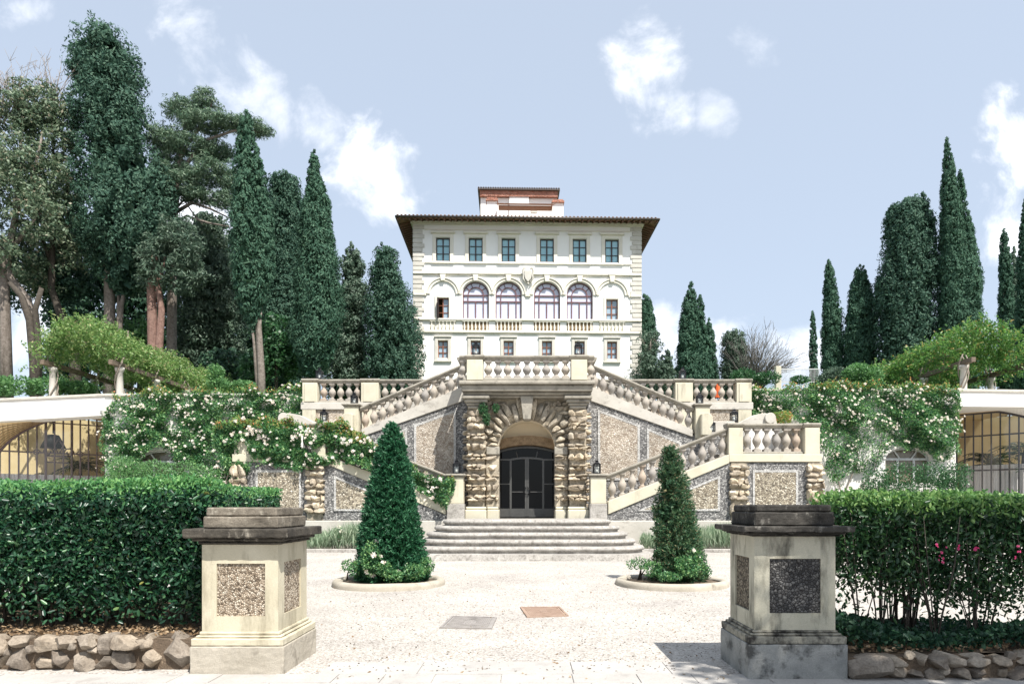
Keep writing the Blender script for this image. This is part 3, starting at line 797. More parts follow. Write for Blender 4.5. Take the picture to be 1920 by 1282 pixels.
# archivolts, keystones and blind arches
for c in CEN:
    a_ = MB(); kk = MB()
    cx_, zc, r0, r1 = vx(c), vz(553), 25.6 * VS, 30 * VS
    if abs(c - 989.5) > 120: r0, r1 = 24 * VS, 28.5 * VS
    o = arc(cx_, zc, r1, r1, 0, 180, 24); i_ = arc(cx_, zc, r0, r0, 180, 0, 24)
    a_.xz(o + i_, -0.13, -0.004)
    o = arc(cx_, zc, r1 + 0.11, r1 + 0.11, 0, 180, 24); i_ = arc(cx_, zc, r1 + 0.003, r1 + 0.003, 180, 0, 24)
    a_.xz(o + i_, -0.2, -0.0045)
    kk.xz([(cx_ - 0.16, vz(529)), (cx_ + 0.16, vz(529)), (cx_ + 0.27, vz(514.5)), (cx_ - 0.27, vz(514.5))], -0.26, -0.005)
    kk.box(cx_ - 0.33, cx_ + 0.33, -0.29, -0.0052, vz(516.4), vz(513.6))
    for s in (-1, 1): MB().box(cx_ + s * 25 * VS, cx_ + s * (30.6 if abs(c - 989.5 + s * 30) < 175 and not (abs(c - 989.5) < 40 and s * (c - 989.5) < 0) else 30.7) * VS, -0.06, -0.003, vz(598.4), vz(556.7)).build('pilaster_strip', M['plaster'], villa)
    av = a_.build('archivolt', M['trim'], villa, bevel=0.015); kk.build('keystone', M['trim'], av, bevel=0.02)
# coat of arms: a shield on a scrolled cartouche
cr = MB(); cx_ = vx(989.8); zc = vz(519)
shield = [(-0.30, 0.42), (0.30, 0.42), (0.33, 0.1), (0.24, -0.3), (0, -0.58), (-0.24, -0.3), (-0.33, 0.1)]
cr.xz([(cx_ + a, zc + b) for a, b in shield], -0.42, -0.2)
for s in (-1, 1):
    pts = [(cx_ + s * 0.16, -0.28, zc + 0.62), (cx_ + s * 0.38, -0.33, zc + 0.66), (cx_ + s * 0.46, -0.3, zc + 0.38), (cx_ + s * 0.38, -0.3, zc + 0.05), (cx_ + s * 0.43, -0.28, zc - 0.25), (cx_ + s * 0.2, -0.28, zc - 0.6)]
    cr.tube(pts, [0.06, 0.11, 0.1, 0.09, 0.1, 0.05], 8)
cr.lathe((cx_, -0.3, zc - 0.72), [(0.02, -0.1), (0.12, 0), (0.1, 0.1), (0.03, 0.14)], 10)
cr.box(cx_ - 0.32, cx_ + 0.32, -0.2, -0.006, zc - 0.5, zc + 0.5)
cr.build('coat_of_arms', M['quoin'], villa, bevel=0.02)

def villa_window(s):
    k, x0, x1, z0, z1 = s
    cx_, wd, yv = (x0 + x1) / 2, x1 - x0, 0.2
    fm = {'top': M['darkframe'], 'low': M['woodframe'], 'small': M['woodframe'], 'arch': M['plumframe']}[k]
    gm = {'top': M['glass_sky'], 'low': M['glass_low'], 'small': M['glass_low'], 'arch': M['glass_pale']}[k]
    f = MB(); b = 0.085 if k in ('top', 'arch') else 0.06
    if k == 'arch':
        r = wd / 2; zs = z1 - r
        f.xz(arc(cx_, zs, r - 0.003, r - 0.003, 0, 180, 18) + arc(cx_, zs, r - b, r - b, 180, 0, 18), yv - 0.06, yv + 0.05)
        rm = r * 0.62
        f.xz(arc(cx_, zs, rm, rm, 0, 180, 16) + arc(cx_, zs, rm - 0.07, rm - 0.07, 180, 0, 16), yv - 0.05, yv + 0.04)
        for a in (38, 68, 112, 142):
            u = Vector((math.cos(R(a)), 0, math.sin(R(a))))
            f.tube([Vector((cx_, yv, zs)) + u * rm, Vector((cx_, yv, zs)) + u * (r - 0.05)], 0.03, 6, False)
        for u in (-r + b / 2 + 0.003, r - b / 2 - 0.003): f.box(cx_ + u - b / 2, cx_ + u + b / 2, yv - 0.055, yv + 0.045, z0 + 0.003, zs)
        zt = vz(565); zm = zs - 0.02
        for z in (zm, zt): f.box(x0 + 0.09, x1 - 0.09, yv - 0.045, yv + 0.035, z - 0.04, z + 0.04)
        for u in (-rm + 0.035, rm - 0.035): f.box(cx_ + u - 0.035, cx_ + u + 0.035, yv - 0.048, yv + 0.038, z0 + 0.09, zs)
        f.box(cx_ - 0.04, cx_ + 0.04, yv - 0.049, yv + 0.037, z0 + 0.09, zt - 0.04)
        f.box(x0 + 0.09, x1 - 0.09, yv - 0.052, yv + 0.043, z0 + 0.003, z0 + 0.088)
        gp = [(x0, z0), (x1, z0)] + arc(cx_, zs, r, r, 0, 180, 18)
    else:
        for a, bb in ((x0 + 0.002, x0 + b), (x1 - b, x1 - 0.002)): f.box(a, bb, yv - 0.06, yv + 0.05, z0 + 0.002, z1 - 0.002)
        for a, bb in ((z0 + 0.002, z0 + b), (z1 - b, z1 - 0.002)): f.box(x0 + b, x1 - b, yv - 0.058, yv + 0.048, a, bb)
        wm = 0.055 if k == 'top' else 0.04
        f.box(cx_ - wm, cx_ + wm, yv - 0.055, yv + 0.045, z0 + b, z1 - b)
        for i in (1, 2):
            z = z0 + (z1 - z0) * i / 3
            for a, bb in ((x0 + b, cx_ - wm), (cx_ + wm, x1 - b)): f.box(a, bb, yv - 0.035, yv + 0.03, z - 0.022, z + 0.022)
        gp = rect(x0, x1, z0, z1)
    name = {'top': 'casement_window', 'low': 'small_window', 'small': 'small_window', 'arch': 'arched_window'}[k]
    o = f.build(name, fm, villa)
    opened = (k == 'small' and cx_ < 0)
    if opened:                                          # one leaf stands open: only the right half is glazed
        MB().box(cx_, x1 - 0.02, yv + 0.03, yv + 0.036, z0 + 0.02, z1 - 0.02).build('pane', gm, o)
        MB().box(x0 + 0.1, x0 + 0.16, yv - 0.75, yv + 0.0, z0 + 0.08, z1 - 0.08).build('open_leaf', M['darkframe'], o)
        o['label'] = 'small window beside the arches with one leaf open'
    else:
        MB().xz([(cx_ + (a - cx_) * 0.985, z0 + (z - z0) * 0.99 + 0.01) for a, z in gp], yv + 0.052, yv + 0.060).build('pane', gm, o)
        if k in ('top', 'arch'):                        # curtains gathered behind the glass
            pass
    # stone surround
    s_ = MB(); e = {'top': 0.30, 'low': 0.27, 'small': 0.2}.get(k)
    if e:
        for a, bb in ((x0 - e, x0 - 0.002), (x1 + 0.002, x1 + e)): s_.box(a, bb, -0.09, -0.004, z0 - (0.2 if k != 'small' else 0), z1 + e)
        s_.box(x0, x1, -0.088, -0.0042, z1 + 0.002, z1 + e)
        if k == 'top':
            s_.box(x0 - e - 0.14, x1 + e + 0.14, -0.26, -0.0043, z1 + e + 0.02, z1 + e + 0.2)
            s_.box(x0 - e - 0.04, x1 + e + 0.04, -0.15, -0.0046, z1 + e + 0.003, z1 + e + 0.018)
            s_.box(x0 - e - 0.08, x1 + e + 0.08, -0.17, -0.0044, z0 - 0.22, z0 - 0.203)
        if k == 'low':
            s_.box(x0 - e - 0.05, x1 + e + 0.05, -0.17, -0.0044, z0 - 0.36, z0 - 0.204)
            s_.box(x0 - e - 0.06, x1 + e + 0.06, -0.17, -0.0045, z1 + e + 0.003, z1 + e + 0.12)
        s_.build('surround', M['trim'] if k != 'low' else M['quoin'], o, bevel=0.02)
    # small balustrade under the first-floor windows
    if k in ('arch', 'small'):
        bal = MB(); hwv = 24.5 * VS; zb, zt = vz(620.3), vz(604)
        nb = 7
        for i in range(nb):
            xb = cx_ - hwv + (i + 0.5) * 2 * hwv / nb; h = zt - zb
            bal.lathe((xb, -0.06, zb), [(0.09, 0), (0.09, 0.06), (0.04, 0.09), (0.11, h * 0.36), (0.05, h * 0.68), (0.04, h * 0.82), (0.085, h * 0.93), (0.085, h)], 8)
        bal.box(cx_ - hwv, cx_ + hwv, -0.16, 0.0, zt + 0.002, zt + 0.08)
        bo = bal.build('balustrade', M['trim'], villa)
        MB().box(cx_ - hwv, cx_ + hwv, -0.0035, -0.0025, zb, zt).build('painted_recess', M['brownstone'] if k == 'arch' else M['trim'], bo)  # thin sheet on the wall; brown below arches paints shade between balusters
for s in specs: villa_window(s)
# eaves, rafters and low tiled roof
OV = 1.28
ez = Z(407.5, VD - OV - 0.2) - TERR - 0.12; ew = vz(414.5)
rf = MB()
X0, X1, Y0, Y1 = -HW - OV, HW + OV, -OV - 0.2, 17 + OV
top = [(-4, 6, ez + 1.9), (4, 6, ez + 1.9), (4, 10, ez + 1.9), (-4, 10, ez + 1.9)]
lo = [(X0, Y0, ez + 0.16), (X1, Y0, ez + 0.16), (X1, Y1, ez + 0.16), (X0, Y1, ez + 0.16)]
lb = [(x, y, ez + 0.06) for x, y, z in lo]
ir = ez + 0.3
rf.add(lo + top, [(0, 1, 5, 4), (1, 2, 6, 5), (2, 3, 7, 6), (3, 0, 4, 7), (4, 5, 6, 7)])
for i in range(int((X1 - X0) / 0.33)):                  # the scalloped ends of the cover tiles along the front
    rf.lathe((X0 + 0.16 + i * 0.33, Y0 - 0.02, ez + 0.2), [(0.085, -0.02), (0.085, 0.03)], 8)
roof = rf.build('roof', M['tile'], villa)
ib = [(-HW, 0.0, ew), (HW, 0.0, ew), (HW, 17.0, ew), (-HW, 17.0, ew)]
MB().add(lb + ib, [(0, 1, 5, 4), (1, 2, 6, 5), (2, 3, 7, 6), (3, 0, 4, 7)]).build('soffit', M['soffit'], roof)
gt = MB(); gt.tube([(X0, Y0, ez + 0.1), (X1, Y0, ez + 0.1)], 0.085, 8); gt.tube([(X0, Y0, ez + 0.1), (X0, Y1, ez + 0.1)], 0.085, 8); gt.tube([(X1, Y0, ez + 0.1), (X1, Y1, ez + 0.1)], 0.085, 8)
gt.build('gutter', M['gutter'], roof)
ra = MB()
nr = 46
for i in range(nr):
    x = X0 + 0.15 + (X1 - X0 - 0.3) * i / (nr - 1)
    xi = max(-HW, min(HW, x)); yb = -0.02
    a0, a1 = Vector((x, Y0 + 0.12, ez + 0.03)), Vector((x, yb, ez + 0.03 + (ew - ez - 0.03) * (yb - Y0) / -Y0))
    ra.add([(a.x + sx * 0.065, a.y, a.z + dz_) for a in (a0, a1) for sx in (-1, 1) for dz_ in (-0.17, 0)], [(0, 1, 3, 2), (4, 6, 7, 5), (0, 4, 5, 1), (2, 3, 7, 6), (0, 2, 6, 4), (1, 5, 7, 3)])
for i in range(40):
    y = 0.2 + (Y1 - 0.2) * i / 39
    for s in (-1, 1):
        a0, a1 = Vector((s * (HW + OV - 0.1), y, ez + 0.03)), Vector((s * (HW + 0.02), y, ew - 0.02))
        ra.add([(a.x, a.y + sx * 0.065, a.z + dz_) for a in (a0, a1) for sx in (-1, 1) for dz_ in (-0.17, 0)], [(0, 1, 3, 2), (4, 6, 7, 5), (0, 4, 5, 1), (2, 3, 7, 6), (0, 2, 6, 4), (1, 5, 7, 3)])
ra.build('rafter', M['rafter'], roof)
# roof lantern storey behind the ridge
AD = 8.0; S2 = (VD + AD) / F
def ax(px): return (px - 976) * S2 - 0.62
def az(py): return Z(py, VD + AD) - TERR
al = MB().box(ax(904), ax(1047), AD, AD + 5, ez, az(372))
al.box(ax(958), ax(994), AD - 0.25, AD - 0.002, ez, az(367.5))
al.build('belvedere', M['plaster'], villa)
ar = MB(); ar.box(ax(899), ax(1052), AD - 0.6, AD + 5.8, az(361), az(358.6))
for i in range(34): ar.lathe((ax(901) + i * (ax(1050) - ax(901)) / 33, AD - 0.58, az(357.8)), [(0.08, -0.03), (0.08, 0.05)], 8)
aro = ar.build('belvedere_roof', M['gutter'], villa)
MB().box(ax(903), ax(1048), AD - 0.36, AD - 0.004, az(371.5), az(361.3)).build('brick_eaves', M['red_brick'], aro)
vt = MB().box(ax(998), ax(1010), AD - 0.06, AD - 0.004, az(399), az(391)); vt.build('vent_grille', M['quoin'], villa)
for x0, x1, yt in ((915, 937, 387), (1035, 1058, 389)):
    c_ = MB().box(ax(x0 + 1.5), ax(x1 - 1.5), 6.2, 7.0, ez + 0.5, az(yt + 6)).build('chimney', M['plaster'], roof)
    q = MB().box(ax(x0), ax(x1), 6.0, 7.15, az(yt + 6) + 0.002, az(yt + 3)); q.box(ax(x0 + 2), ax(x1 - 2), 6.1, 7.05, az(yt + 3) + 0.002, az(yt)); q.build('chimney_cap', M['red_brick'], c_)
rl = MB()
for s, px in ((-1, 906), (1, 1068)):
    rl.lathe((ax(px), 7.0, ez + 0.3), [(0.85, 0), (0.85, 0.4), (0.75, 0.75), (0.5, 1.0), (0.1, 1.08)], 18)
rl.build('roof_dome', M['plaster'], roof)
dm = MB().add([(ax(932), 5.2, az(405)), (ax(1042), 5.2, az(405)), (ax(1036), 6.0, az(401.5)), (ax(938), 6.0, az(401.5))], [(0, 1, 2, 3)]); dm.box(ax(938), ax(1036), 6.005, 6.9, az(404.2), az(402)); dm.build('dormer_ridge', M['tile'], roof)

# ------------------------------------------------------------------ masonry helpers for the nymphaeum
def rustic_rows(g, x0, x1, rows, yf, depth, rg, hmin=0.1, wmin=0.13, wmax=0.42):
    """courses of rough projecting rock: rows are (z0, z1); yf is the front plane"""
    for z0, z1 in rows:
        layers = [(z0, z1)] if z1 - z0 < 0.2 or rg.uniform() < 0.25 else [(z0, z0 + (z1 - z0) * rg.uniform(0.42, 0.58))]
        if layers[0][1] < z1: layers.append((layers[0][1], z1))
        for a, b in layers:
            x = x0
            while x < x1 - 0.02:
                w_ = min(rg.uniform(wmin, wmax), x1 - x)
                if x1 - x - w_ < 0.1: w_ = x1 - x
                dp = depth * rg.uniform(0.8, 1.25)
                ang = rg.uniform(-0.12, 0.12); c_, s_ = math.cos(ang), math.sin(ang)
                g.rock((x + w_ / 2, yf + depth * 0.35, (a + b) / 2 + rg.uniform(-0.01, 0.01)), (w_ * 1.1, dp * 1.7, (b - a) * rg.uniform(0.95, 1.2)), rg, 6, 0.12, 4.5, [[c_, 0, s_], [0, 1, 0], [-s_, 0, c_]])
                x += w_

RAIL = [(-0.11, 0), (0.11, 0), (0.14, 0.035), (0.14, 0.055), (0.185, 0.085), (0.19, 0.14), (0.165, 0.165), (-0.165, 0.165), (-0.19, 0.14), (-0.185, 0.085), (-0.14, 0.055), (-0.14, 0.035)]
def plinth_prof(h, w_=0.17): return [(-w_, -h), (w_, -h), (w_, -0.03), (w_ - 0.03, 0), (-w_ + 0.03, 0), (-w_, -0.03)]
def baluster_mesh(h, name):
    b = MB()
    b.box(-0.125, 0.125, -0.125, 0.125, 0, 0.075)
    b.box(-0.115, 0.115, -0.115, 0.115, h - 0.075, h)
    hh = h - 0.15
    pr = [(0.10, 0), (0.105, 0.02), (0.075, 0.05), (0.06, 0.09), (0.075, 0.16), (0.115, 0.27), (0.145, 0.38), (0.15, 0.47), (0.135, 0.56), (0.10, 0.66), (0.07, 0.75), (0.058, 0.83), (0.07, 0.90), (0.10, 0.96), (0.112, 1.0)]
    b.lathe((0, 0, 0.076), [(r, z * hh if z > 0.06 else z * hh) for r, z in pr], 16, True, 0, False)
    me = bpy.data.meshes.new(name)
    me.from_pydata(b.v, [], b.f); me.polygons.foreach_set('use_smooth', b.sm)
    bm = bmesh.new(); bm.from_mesh(me); bmesh.ops.recalc_face_normals(bm, faces=bm.faces); bm.to_mesh(me); bm.free()
    me.materials.append(M['baluster'])
    return me
BH = 0.74
BALUSTER = baluster_mesh(BH, 'baluster')

def run(root, p0, p1, n, plinth=0.1, rail_ext=0.0, ends=(0.5, 0.5), rail=True, h=BH):
    """one straight or sloping run: plinth, n balusters, moulded handrail; p0, p1 are at baluster foot level"""
    p0, p1 = Vector(p0), Vector(p1)
    MB().sweep(plinth_prof(plinth), p0, p1).build('plinth', M['grey'], root, bevel=0.012)
    e = (p1 - p0) * rail_ext
    if rail:
        MB().sweep(RAIL, p0 - e + Vector((0, 0, h - 0.012)), p1 + e + Vector((0, 0, h - 0.012))).build('rail', M['grey'], root, bevel=0.012)
    sl_ = abs(p1.z - p0.z) / max(1e-6, (p1 - p0).xy.length)
    for i in range(n):
        t_ = (i + ends[0]) / (n - 1 + ends[0] + ends[1])
        p = p0.lerp(p1, t_)
        sz = h / BH
        if sl_ > 0.1:
            o = inst(BALUSTER, 'baluster', root, (p.x, p.y, p.z - 0.055), 0, (1, 1, (h + 0.095) / BH))
        else:
            o = inst(BALUSTER, 'baluster', root, p, 0, (1, 1, sz))

def pier(root, x0, x1, y0, y1, z0, z1, base=0.0, cap=0.1, panel=True):
    """square pier with a plain cream die, base block and moulded cap"""
    x0, x1 = sorted((x0, x1))
    MB().box(x0, x1, y0, y1, z0 + base, z1 - cap).build('pier', M['cream'], root, bevel=0.015)
    b = MB()
    if base: b.box(x0 - 0.035, x1 + 0.035, y0 - 0.035, y1 + 0.035, z0, z0 + base - 0.002)
    if base: b.build('pier_base', M['step'], root, bevel=0.02)
    c = MB()
    c.box(x0 - 0.03, x1 + 0.03, y0 - 0.03, y1 + 0.03, z1 - cap + 0.002, z1 - cap * 0.62)
    c.box(x0 - 0.075, x1 + 0.075, y0 - 0.075, y1 + 0.075, z1 - cap * 0.62 + 0.002, z1)
    c.build('pier_cap', M['grey'], root, bevel=0.02)

# ------------------------------------------------------------------ grotto portal
d0 = 24.8; q0 = d0 / F
por = thing('grotto_portal', 'rustic stone grotto portal with rough rock bands under the central balcony', 'portal', (0, d0, 1.25))
def pu(u): return u * q0
def pz(y): return Z(y, d0)
rg = np.random.default_rng(11)
z_land = 1.25
hole = [(pu(-54), z_land - 0.2)] + [(pu(-54), pz(838))] + arc(0, pz(838), pu(54), pu(54), 180, 0, 20)[1:] + [(pu(54), z_land - 0.2)]
wl_ = MB().holed([(pu(-113), z_land - 0.2), hole[0]] + hole[1:-1] + [hole[-1], (pu(113), z_land - 0.2), (pu(113), pz(742)), (pu(-113), pz(742))], [], 25.22, 26.1)
wl_.build('wall', M['tufa_grey'], por)
rows7 = []
for k in range(8):
    zc = pz(680 + (500 - 8 + 79.0 * k) / 4.137 + (0 if k < 7 else 0))
    rows7.append((zc - 0.108, zc + 0.108))
rows7 = [r for r in rows7 if r[0] > pz(947)]
for s in (-1, 1):
    a, b = sorted((pu(s * 113), pu(s * 78)))
    MB().box(a + 0.05, b - 0.05, 24.9, 25.215, z_land + 0.42, pz(757)).build('pilaster', M['tufa_grey'], por)
    g = MB(); rustic_rows(g, a, b, rows7, 24.76, 0.2, rg); rustic_rows(g, a, b, [(pz(790), pz(780)), (pz(779), pz(768))], 24.84, 0.14, rg)
    g.build('rustication', M['tufa'], por); g = MB()
    a2, b2 = sorted((pu(s * 77), pu(s * 53)))
    rustic_rows(g, a2, b2, [r for r in rows7 if r[1] < pz(848)], 25.08, 0.2, rg)
    # smaller courses near the capital and a backing strip beside the pilaster
    g.build('jamb_rocks', M['tufa'], por); g = MB()
    a3, b3 = sorted((pu(s * 114), pu(s * 126)))
    zz = z_land + 0.3
    while zz < pz(762):
        rustic_rows(g, a3, b3, [(zz, zz + 0.2)], 25.95, 0.16, rg, wmin=0.2, wmax=0.3); zz += 0.31
    g.build('rock_strip', M['tufa'], por)
    MB().box(a2 - (0.0 if s > 0 else 0.0), b2, 25.1, 25.217, z_land + 0.42, pz(838)).build('jamb', M['tufa_grey'], por)
    MB().box(*sorted((pu(s * 52), pu(s * 77))), 25.0, 25.21, pz(851), pz(836)).build('impost', M['grey'], por, bevel=0.02)
    bs = MB()
    bs.box(*sorted((pu(s * 116), pu(s * 76))), 24.66, 25.214, z_land - 0.1, z_land + 0.30); bs.box(*sorted((pu(s * 114.5), pu(s * 76.5))), 24.72, 25.213, z_land + 0.302, z_land + 0.41)
    bs.box(*sorted((pu(s * 75.5), pu(s * 53)), ), 24.92, 26.0, z_land - 0.1, z_land + 0.30); bs.box(*sorted((pu(s * 75.6), pu(s * 54)), ), 24.97, 25.9, z_land + 0.302, z_land + 0.41)
    bs.build('plinth', M['cream'], por, bevel=0.03)
    cpv = MB()
    lo, hi = sorted((pu(s * 111), pu(s * 80)))
    for (e, za, zb) in ((0.0, 766, 760), (0.05, 759.8, 755), (0.12, 754.8, 749), (0.2, 748.8, 742)):
        cpv.box(lo - e, hi + e, 24.78 - e, 25.2, pz(za), pz(zb))
    cpv.build('capital', M['grey'], por, bevel=0.03)
    # dry-laid stones filling the spandrel
    sp = MB()
    zz = pz(842); 
    while zz < pz(752):
        hgt = rg.uniform(0.11, 0.2)
        inner = math.sqrt(max(0.0, pu(92) ** 2 - (zz + hgt / 2 - pz(838)) ** 2)) if zz + hgt / 2 < pz(838) + pu(92) else 0
        outx = pu(79)
        if outx - inner > 0.1:
            a, b = sorted((s * inner, s * outx)); rustic_rows(sp, a, b, [(zz, zz + hgt)], 25.14, 0.13, rg, wmin=0.14, wmax=0.34)
        zz += hgt
    sp.build('spandrel_stone', M['tufa_grey'], por)
# voussoirs: rough radial stones
vo = MB()
na = 19
for i in range(na):
    if i == na // 2: continue
    a = math.pi * (i + 0.5) / na
    r0 = pu(55) ; r1 = pu(93 + rg.uniform(-5, 6))
    nl_ = 2 if i in (0, 1, 2, 3, na - 1, na - 2, na - 3, na - 4) else 1
    for j in range(nl_):
        ra0, ra1 = r0 + (r1 - r0) * j / nl_, r0 + (r1 - r0) * (j + 1) / nl_
        rm_ = (ra0 + ra1) / 2; u, v_ = math.cos(a), math.sin(a)
        wd = math.pi / na * rm_ * 0.98
        vo.rock((u * rm_, 25.16 + rg.uniform(-0.05, 0.04), pz(838) + v_ * rm_), ((ra1 - ra0) * 1.05, rg.uniform(0.32, 0.55), wd), rg, 4, 0.13, 3.4, [[u, 0, -v_], [0, 1, 0], [v_, 0, u]])
vo.build('voussoir', M['tufa_grey'], por)
MB().xz([(pu(-7), pz(787)), (pu(7), pz(787)), (pu(12.5), pz(742)), (pu(-12.5), pz(742))], 24.72, 25.21).build('keystone', M['grey'], por, bevel=0.03)
# vault lining, lunette and the brown segmental band over the door
dd = 26.15
def du_(u): return u / F * dd
def dz(y): return Z(y, dd)
iv = MB()
o_ = arc(0, pz(838), pu(54) - 0.004, pu(54) - 0.004, 0, 180, 20)
k_ = len(o_)
iv.add([(x, 25.24, z) for x, z in o_] + [(x, dd + 0.3, z) for x, z in o_], [(i, i + 1, k_ + i + 1, k_ + i) for i in range(k_ - 1)])
iv.build('vault_lining', M['niche'], por)
def seg(yc, y_top, hw, n_=14, rev=False):
    """a flat segmental arc through (0, y_top) with its centre at photo height yc"""
    r_ = dz(y_top) - dz(yc); a_m = math.degrees(math.asin(du_(hw) / r_))
    p_ = arc(0, dz(yc), r_, r_, 90 + a_m, 90 - a_m, n_)
    return p_[::-1] if rev else p_
seg_o = seg(1001.5, 818, 56); seg_i = seg(1001.5, 835, 56, rev=True)
lun = MB().xz(seg(1001.5, 822, 56) + [(du_(58), dz(838))] + arc(0, dz(836), du_(58), du_(60), 2, 178, 16) + [(-du_(58), dz(838))], dd - 0.02, dd + 0.14)
lun.build('lunette', M['niche'], por)
MB().xz(seg_o + seg_i, dd - 0.35, dd + 0.05).build('lintel_arch', M['brownstone'], por)
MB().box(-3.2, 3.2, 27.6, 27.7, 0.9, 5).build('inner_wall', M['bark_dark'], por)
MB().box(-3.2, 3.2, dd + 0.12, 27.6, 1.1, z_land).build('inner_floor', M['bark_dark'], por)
# glazed steel double door
xh = du_(54)
door = MB()
b = 0.075
for x in (-xh + b / 2, du_(-30.5), du_(30.5), xh - b / 2): door.box(x - b / 2, x + b / 2, dd, dd + 0.07, z_land + 0.05, dz(845) if abs(x) > 0.8 else dz(860))
door.xz(seg(1018, 856.5, 30) + seg(1018, 860, 30, rev=True), dd - 0.004, dd + 0.075)
door.box(du_(-54), du_(-30), dd - 0.003, dd + 0.073, dz(863), dz(860)); door.box(du_(30), du_(54), dd - 0.003, dd + 0.073, dz(863), dz(860))
door.xz(seg(1001.5, 836, 53.5) + seg(1001.5, 840, 53.5, rev=True), dd - 0.002, dd + 0.076)
for s in (-1, 1):
    door.box(s * du_(31), s * du_(53), dd + 0.005, dd + 0.065, dz(908), dz(906))
    door.box(s * du_(2), s * du_(29), dd + 0.01, dd + 0.06, dz(922.5), dz(921))
    door.tube([(s * du_(17), dd + 0.03, dz(859)), (s * du_(20), dd + 0.03, dz(846))], 0.025, 6, False)
    door.box(s * 0.004, s * 0.075, dd - 0.002, dd + 0.072, z_land + 0.05, dz(857))
door.box(-xh, xh, dd + 0.012, dd + 0.058, z_land + 0.02, dz(953))
dob = door.build('door', M['doorframe'], por, bevel=0.006)
gp = [(-xh, z_land + 0.03), (xh, z_land + 0.03), (xh, dz(850))] + seg(1001.5, 837, 53.5, rev=True) + [(-xh, dz(850))]
MB().xz(gp, dd + 0.078, dd + 0.086).build('pane', M['glass_dark'], dob)
hd = MB()
for s in (-1, 1): hd.tube([(s * (0.02 + 0.09 * math.sin(R(a))), dd - 0.05, dz(920) + 0.13 * math.cos(R(a))) for a in range(0, 181, 20)], 0.022, 8)
hd.build('handle', M['black'], dob)
# balcony slab with moulded cornice
sl2 = MB(); f_ = 24.36
for (e, za, zb, yf) in ((-0.02, 745, 741, f_ + 0.42), (0.03, 740.8, 736, f_ + 0.28), (0.08, 735.8, 724, f_ + 0.12), (0.16, 723.8, 717, f_)):
    w_ = pu(119) * 24.5 / 24.8 + e
    sl2.box(-w_, w_, yf, 26.0, pz(za), pz(zb))
sl2.build('balcony_slab', M['grey'], por, bevel=0.03)
MB().box(-pu(124), pu(124), 26.02, 29.4, 5.6, pz(717) - 0.012).build('landing', M['step'], por)

# central balcony balustrade
db = 24.62; qb = db / F
zb0 = Z(716, db) + 0.03
cb = thing('balcony_balustrade', 'central stone balcony balustrade with nine vase balusters above the grotto portal', 'balustrade', (0, db, zb0), 'stone balustrades of the garden stairs')
hb = Z(668, db) - 0.15 - zb0 - 0.1
MB().sweep(plinth_prof(0.12, 0.18), (-119 * qb, db, zb0 + 0.1), (119 * qb, db, zb0 + 0.1)).build('plinth', M['grey'], cb, bevel=0.02)
MB().sweep(RAIL, (-126 * qb, db, zb0 + 0.1 + hb - 0.01), (126 * qb, db, zb0 + 0.1 + hb - 0.01)).build('rail', M['grey'], cb, bevel=0.012)
for s in (-1, 1):
    a, b = sorted((s * 82 * qb, s * 112 * qb))
    MB().box(a, b, db - 0.24, db + 0.24, zb0, zb0 + 0.1 + hb - 0.012).build('pier', M['cream'], cb, bevel=0.015)
    MB().sweep([(o_ * 1.35, z_ - 0.002) for o_, z_ in RAIL], (a - 0.06, db, zb0 + 0.1 + hb), (b + 0.06, db, zb0 + 0.1 + hb)).build('pier_cap', M['grey'], cb, bevel=0.015)
    inst(BALUSTER, 'baluster', cb, (s * 119.5 * qb, db, zb0 + 0.1), 0, (1, 1, hb / BH))
    MB().sweep(RAIL, (s * 122 * qb, db + 0.1, zb0 + 0.1 + hb - 0.015), (s * 122 * qb, 26.2, zb0 + 0.1 + hb - 0.015)).build('rail', M['grey'], cb, bevel=0.012)
for i in range(9): inst(BALUSTER, 'baluster', cb, ((i - 4) * 18.1 * qb, db, zb0 + 0.1), 0, (1, 1, hb / BH))

# ------------------------------------------------------------------ the two garden staircases (mirror images)
d1 = 24.5; q1 = d1 / F; d2 = 26.3; q2 = d2 / F
def border(g, poly, w_, yf):
    """a frame of constant width inside a convex polygon given counter-clockwise or clockwise"""
    n_ = len(poly); P = [Vector((p[0], p[1])) for p in poly]
    cen = sum(P, Vector((0, 0))) / n_
    inn = []
    for i in range(n_):
        a, b, c = P[i - 1], P[i], P[(i + 1) % n_]
        n1 = Vector((-(b - a).y, (b - a).x)).normalized(); n2 = Vector((-(c - b).y, (c - b).x)).normalized()
        if n1.dot(cen - b) < 0: n1 = -n1
        if n2.dot(cen - b) < 0: n2 = -n2
        bis = (n1 + n2).normalized(); inn.append(b + bis * (w_ / max(0.35, bis.dot(n1))))
    for i in range(n_):
        j = (i + 1) % n_
        g.xz([tuple(P[i]), tuple(P[j]), tuple(inn[j]), tuple(inn[i])], yf - 0.03, yf - 0.004)
    return [tuple(p) for p in inn]

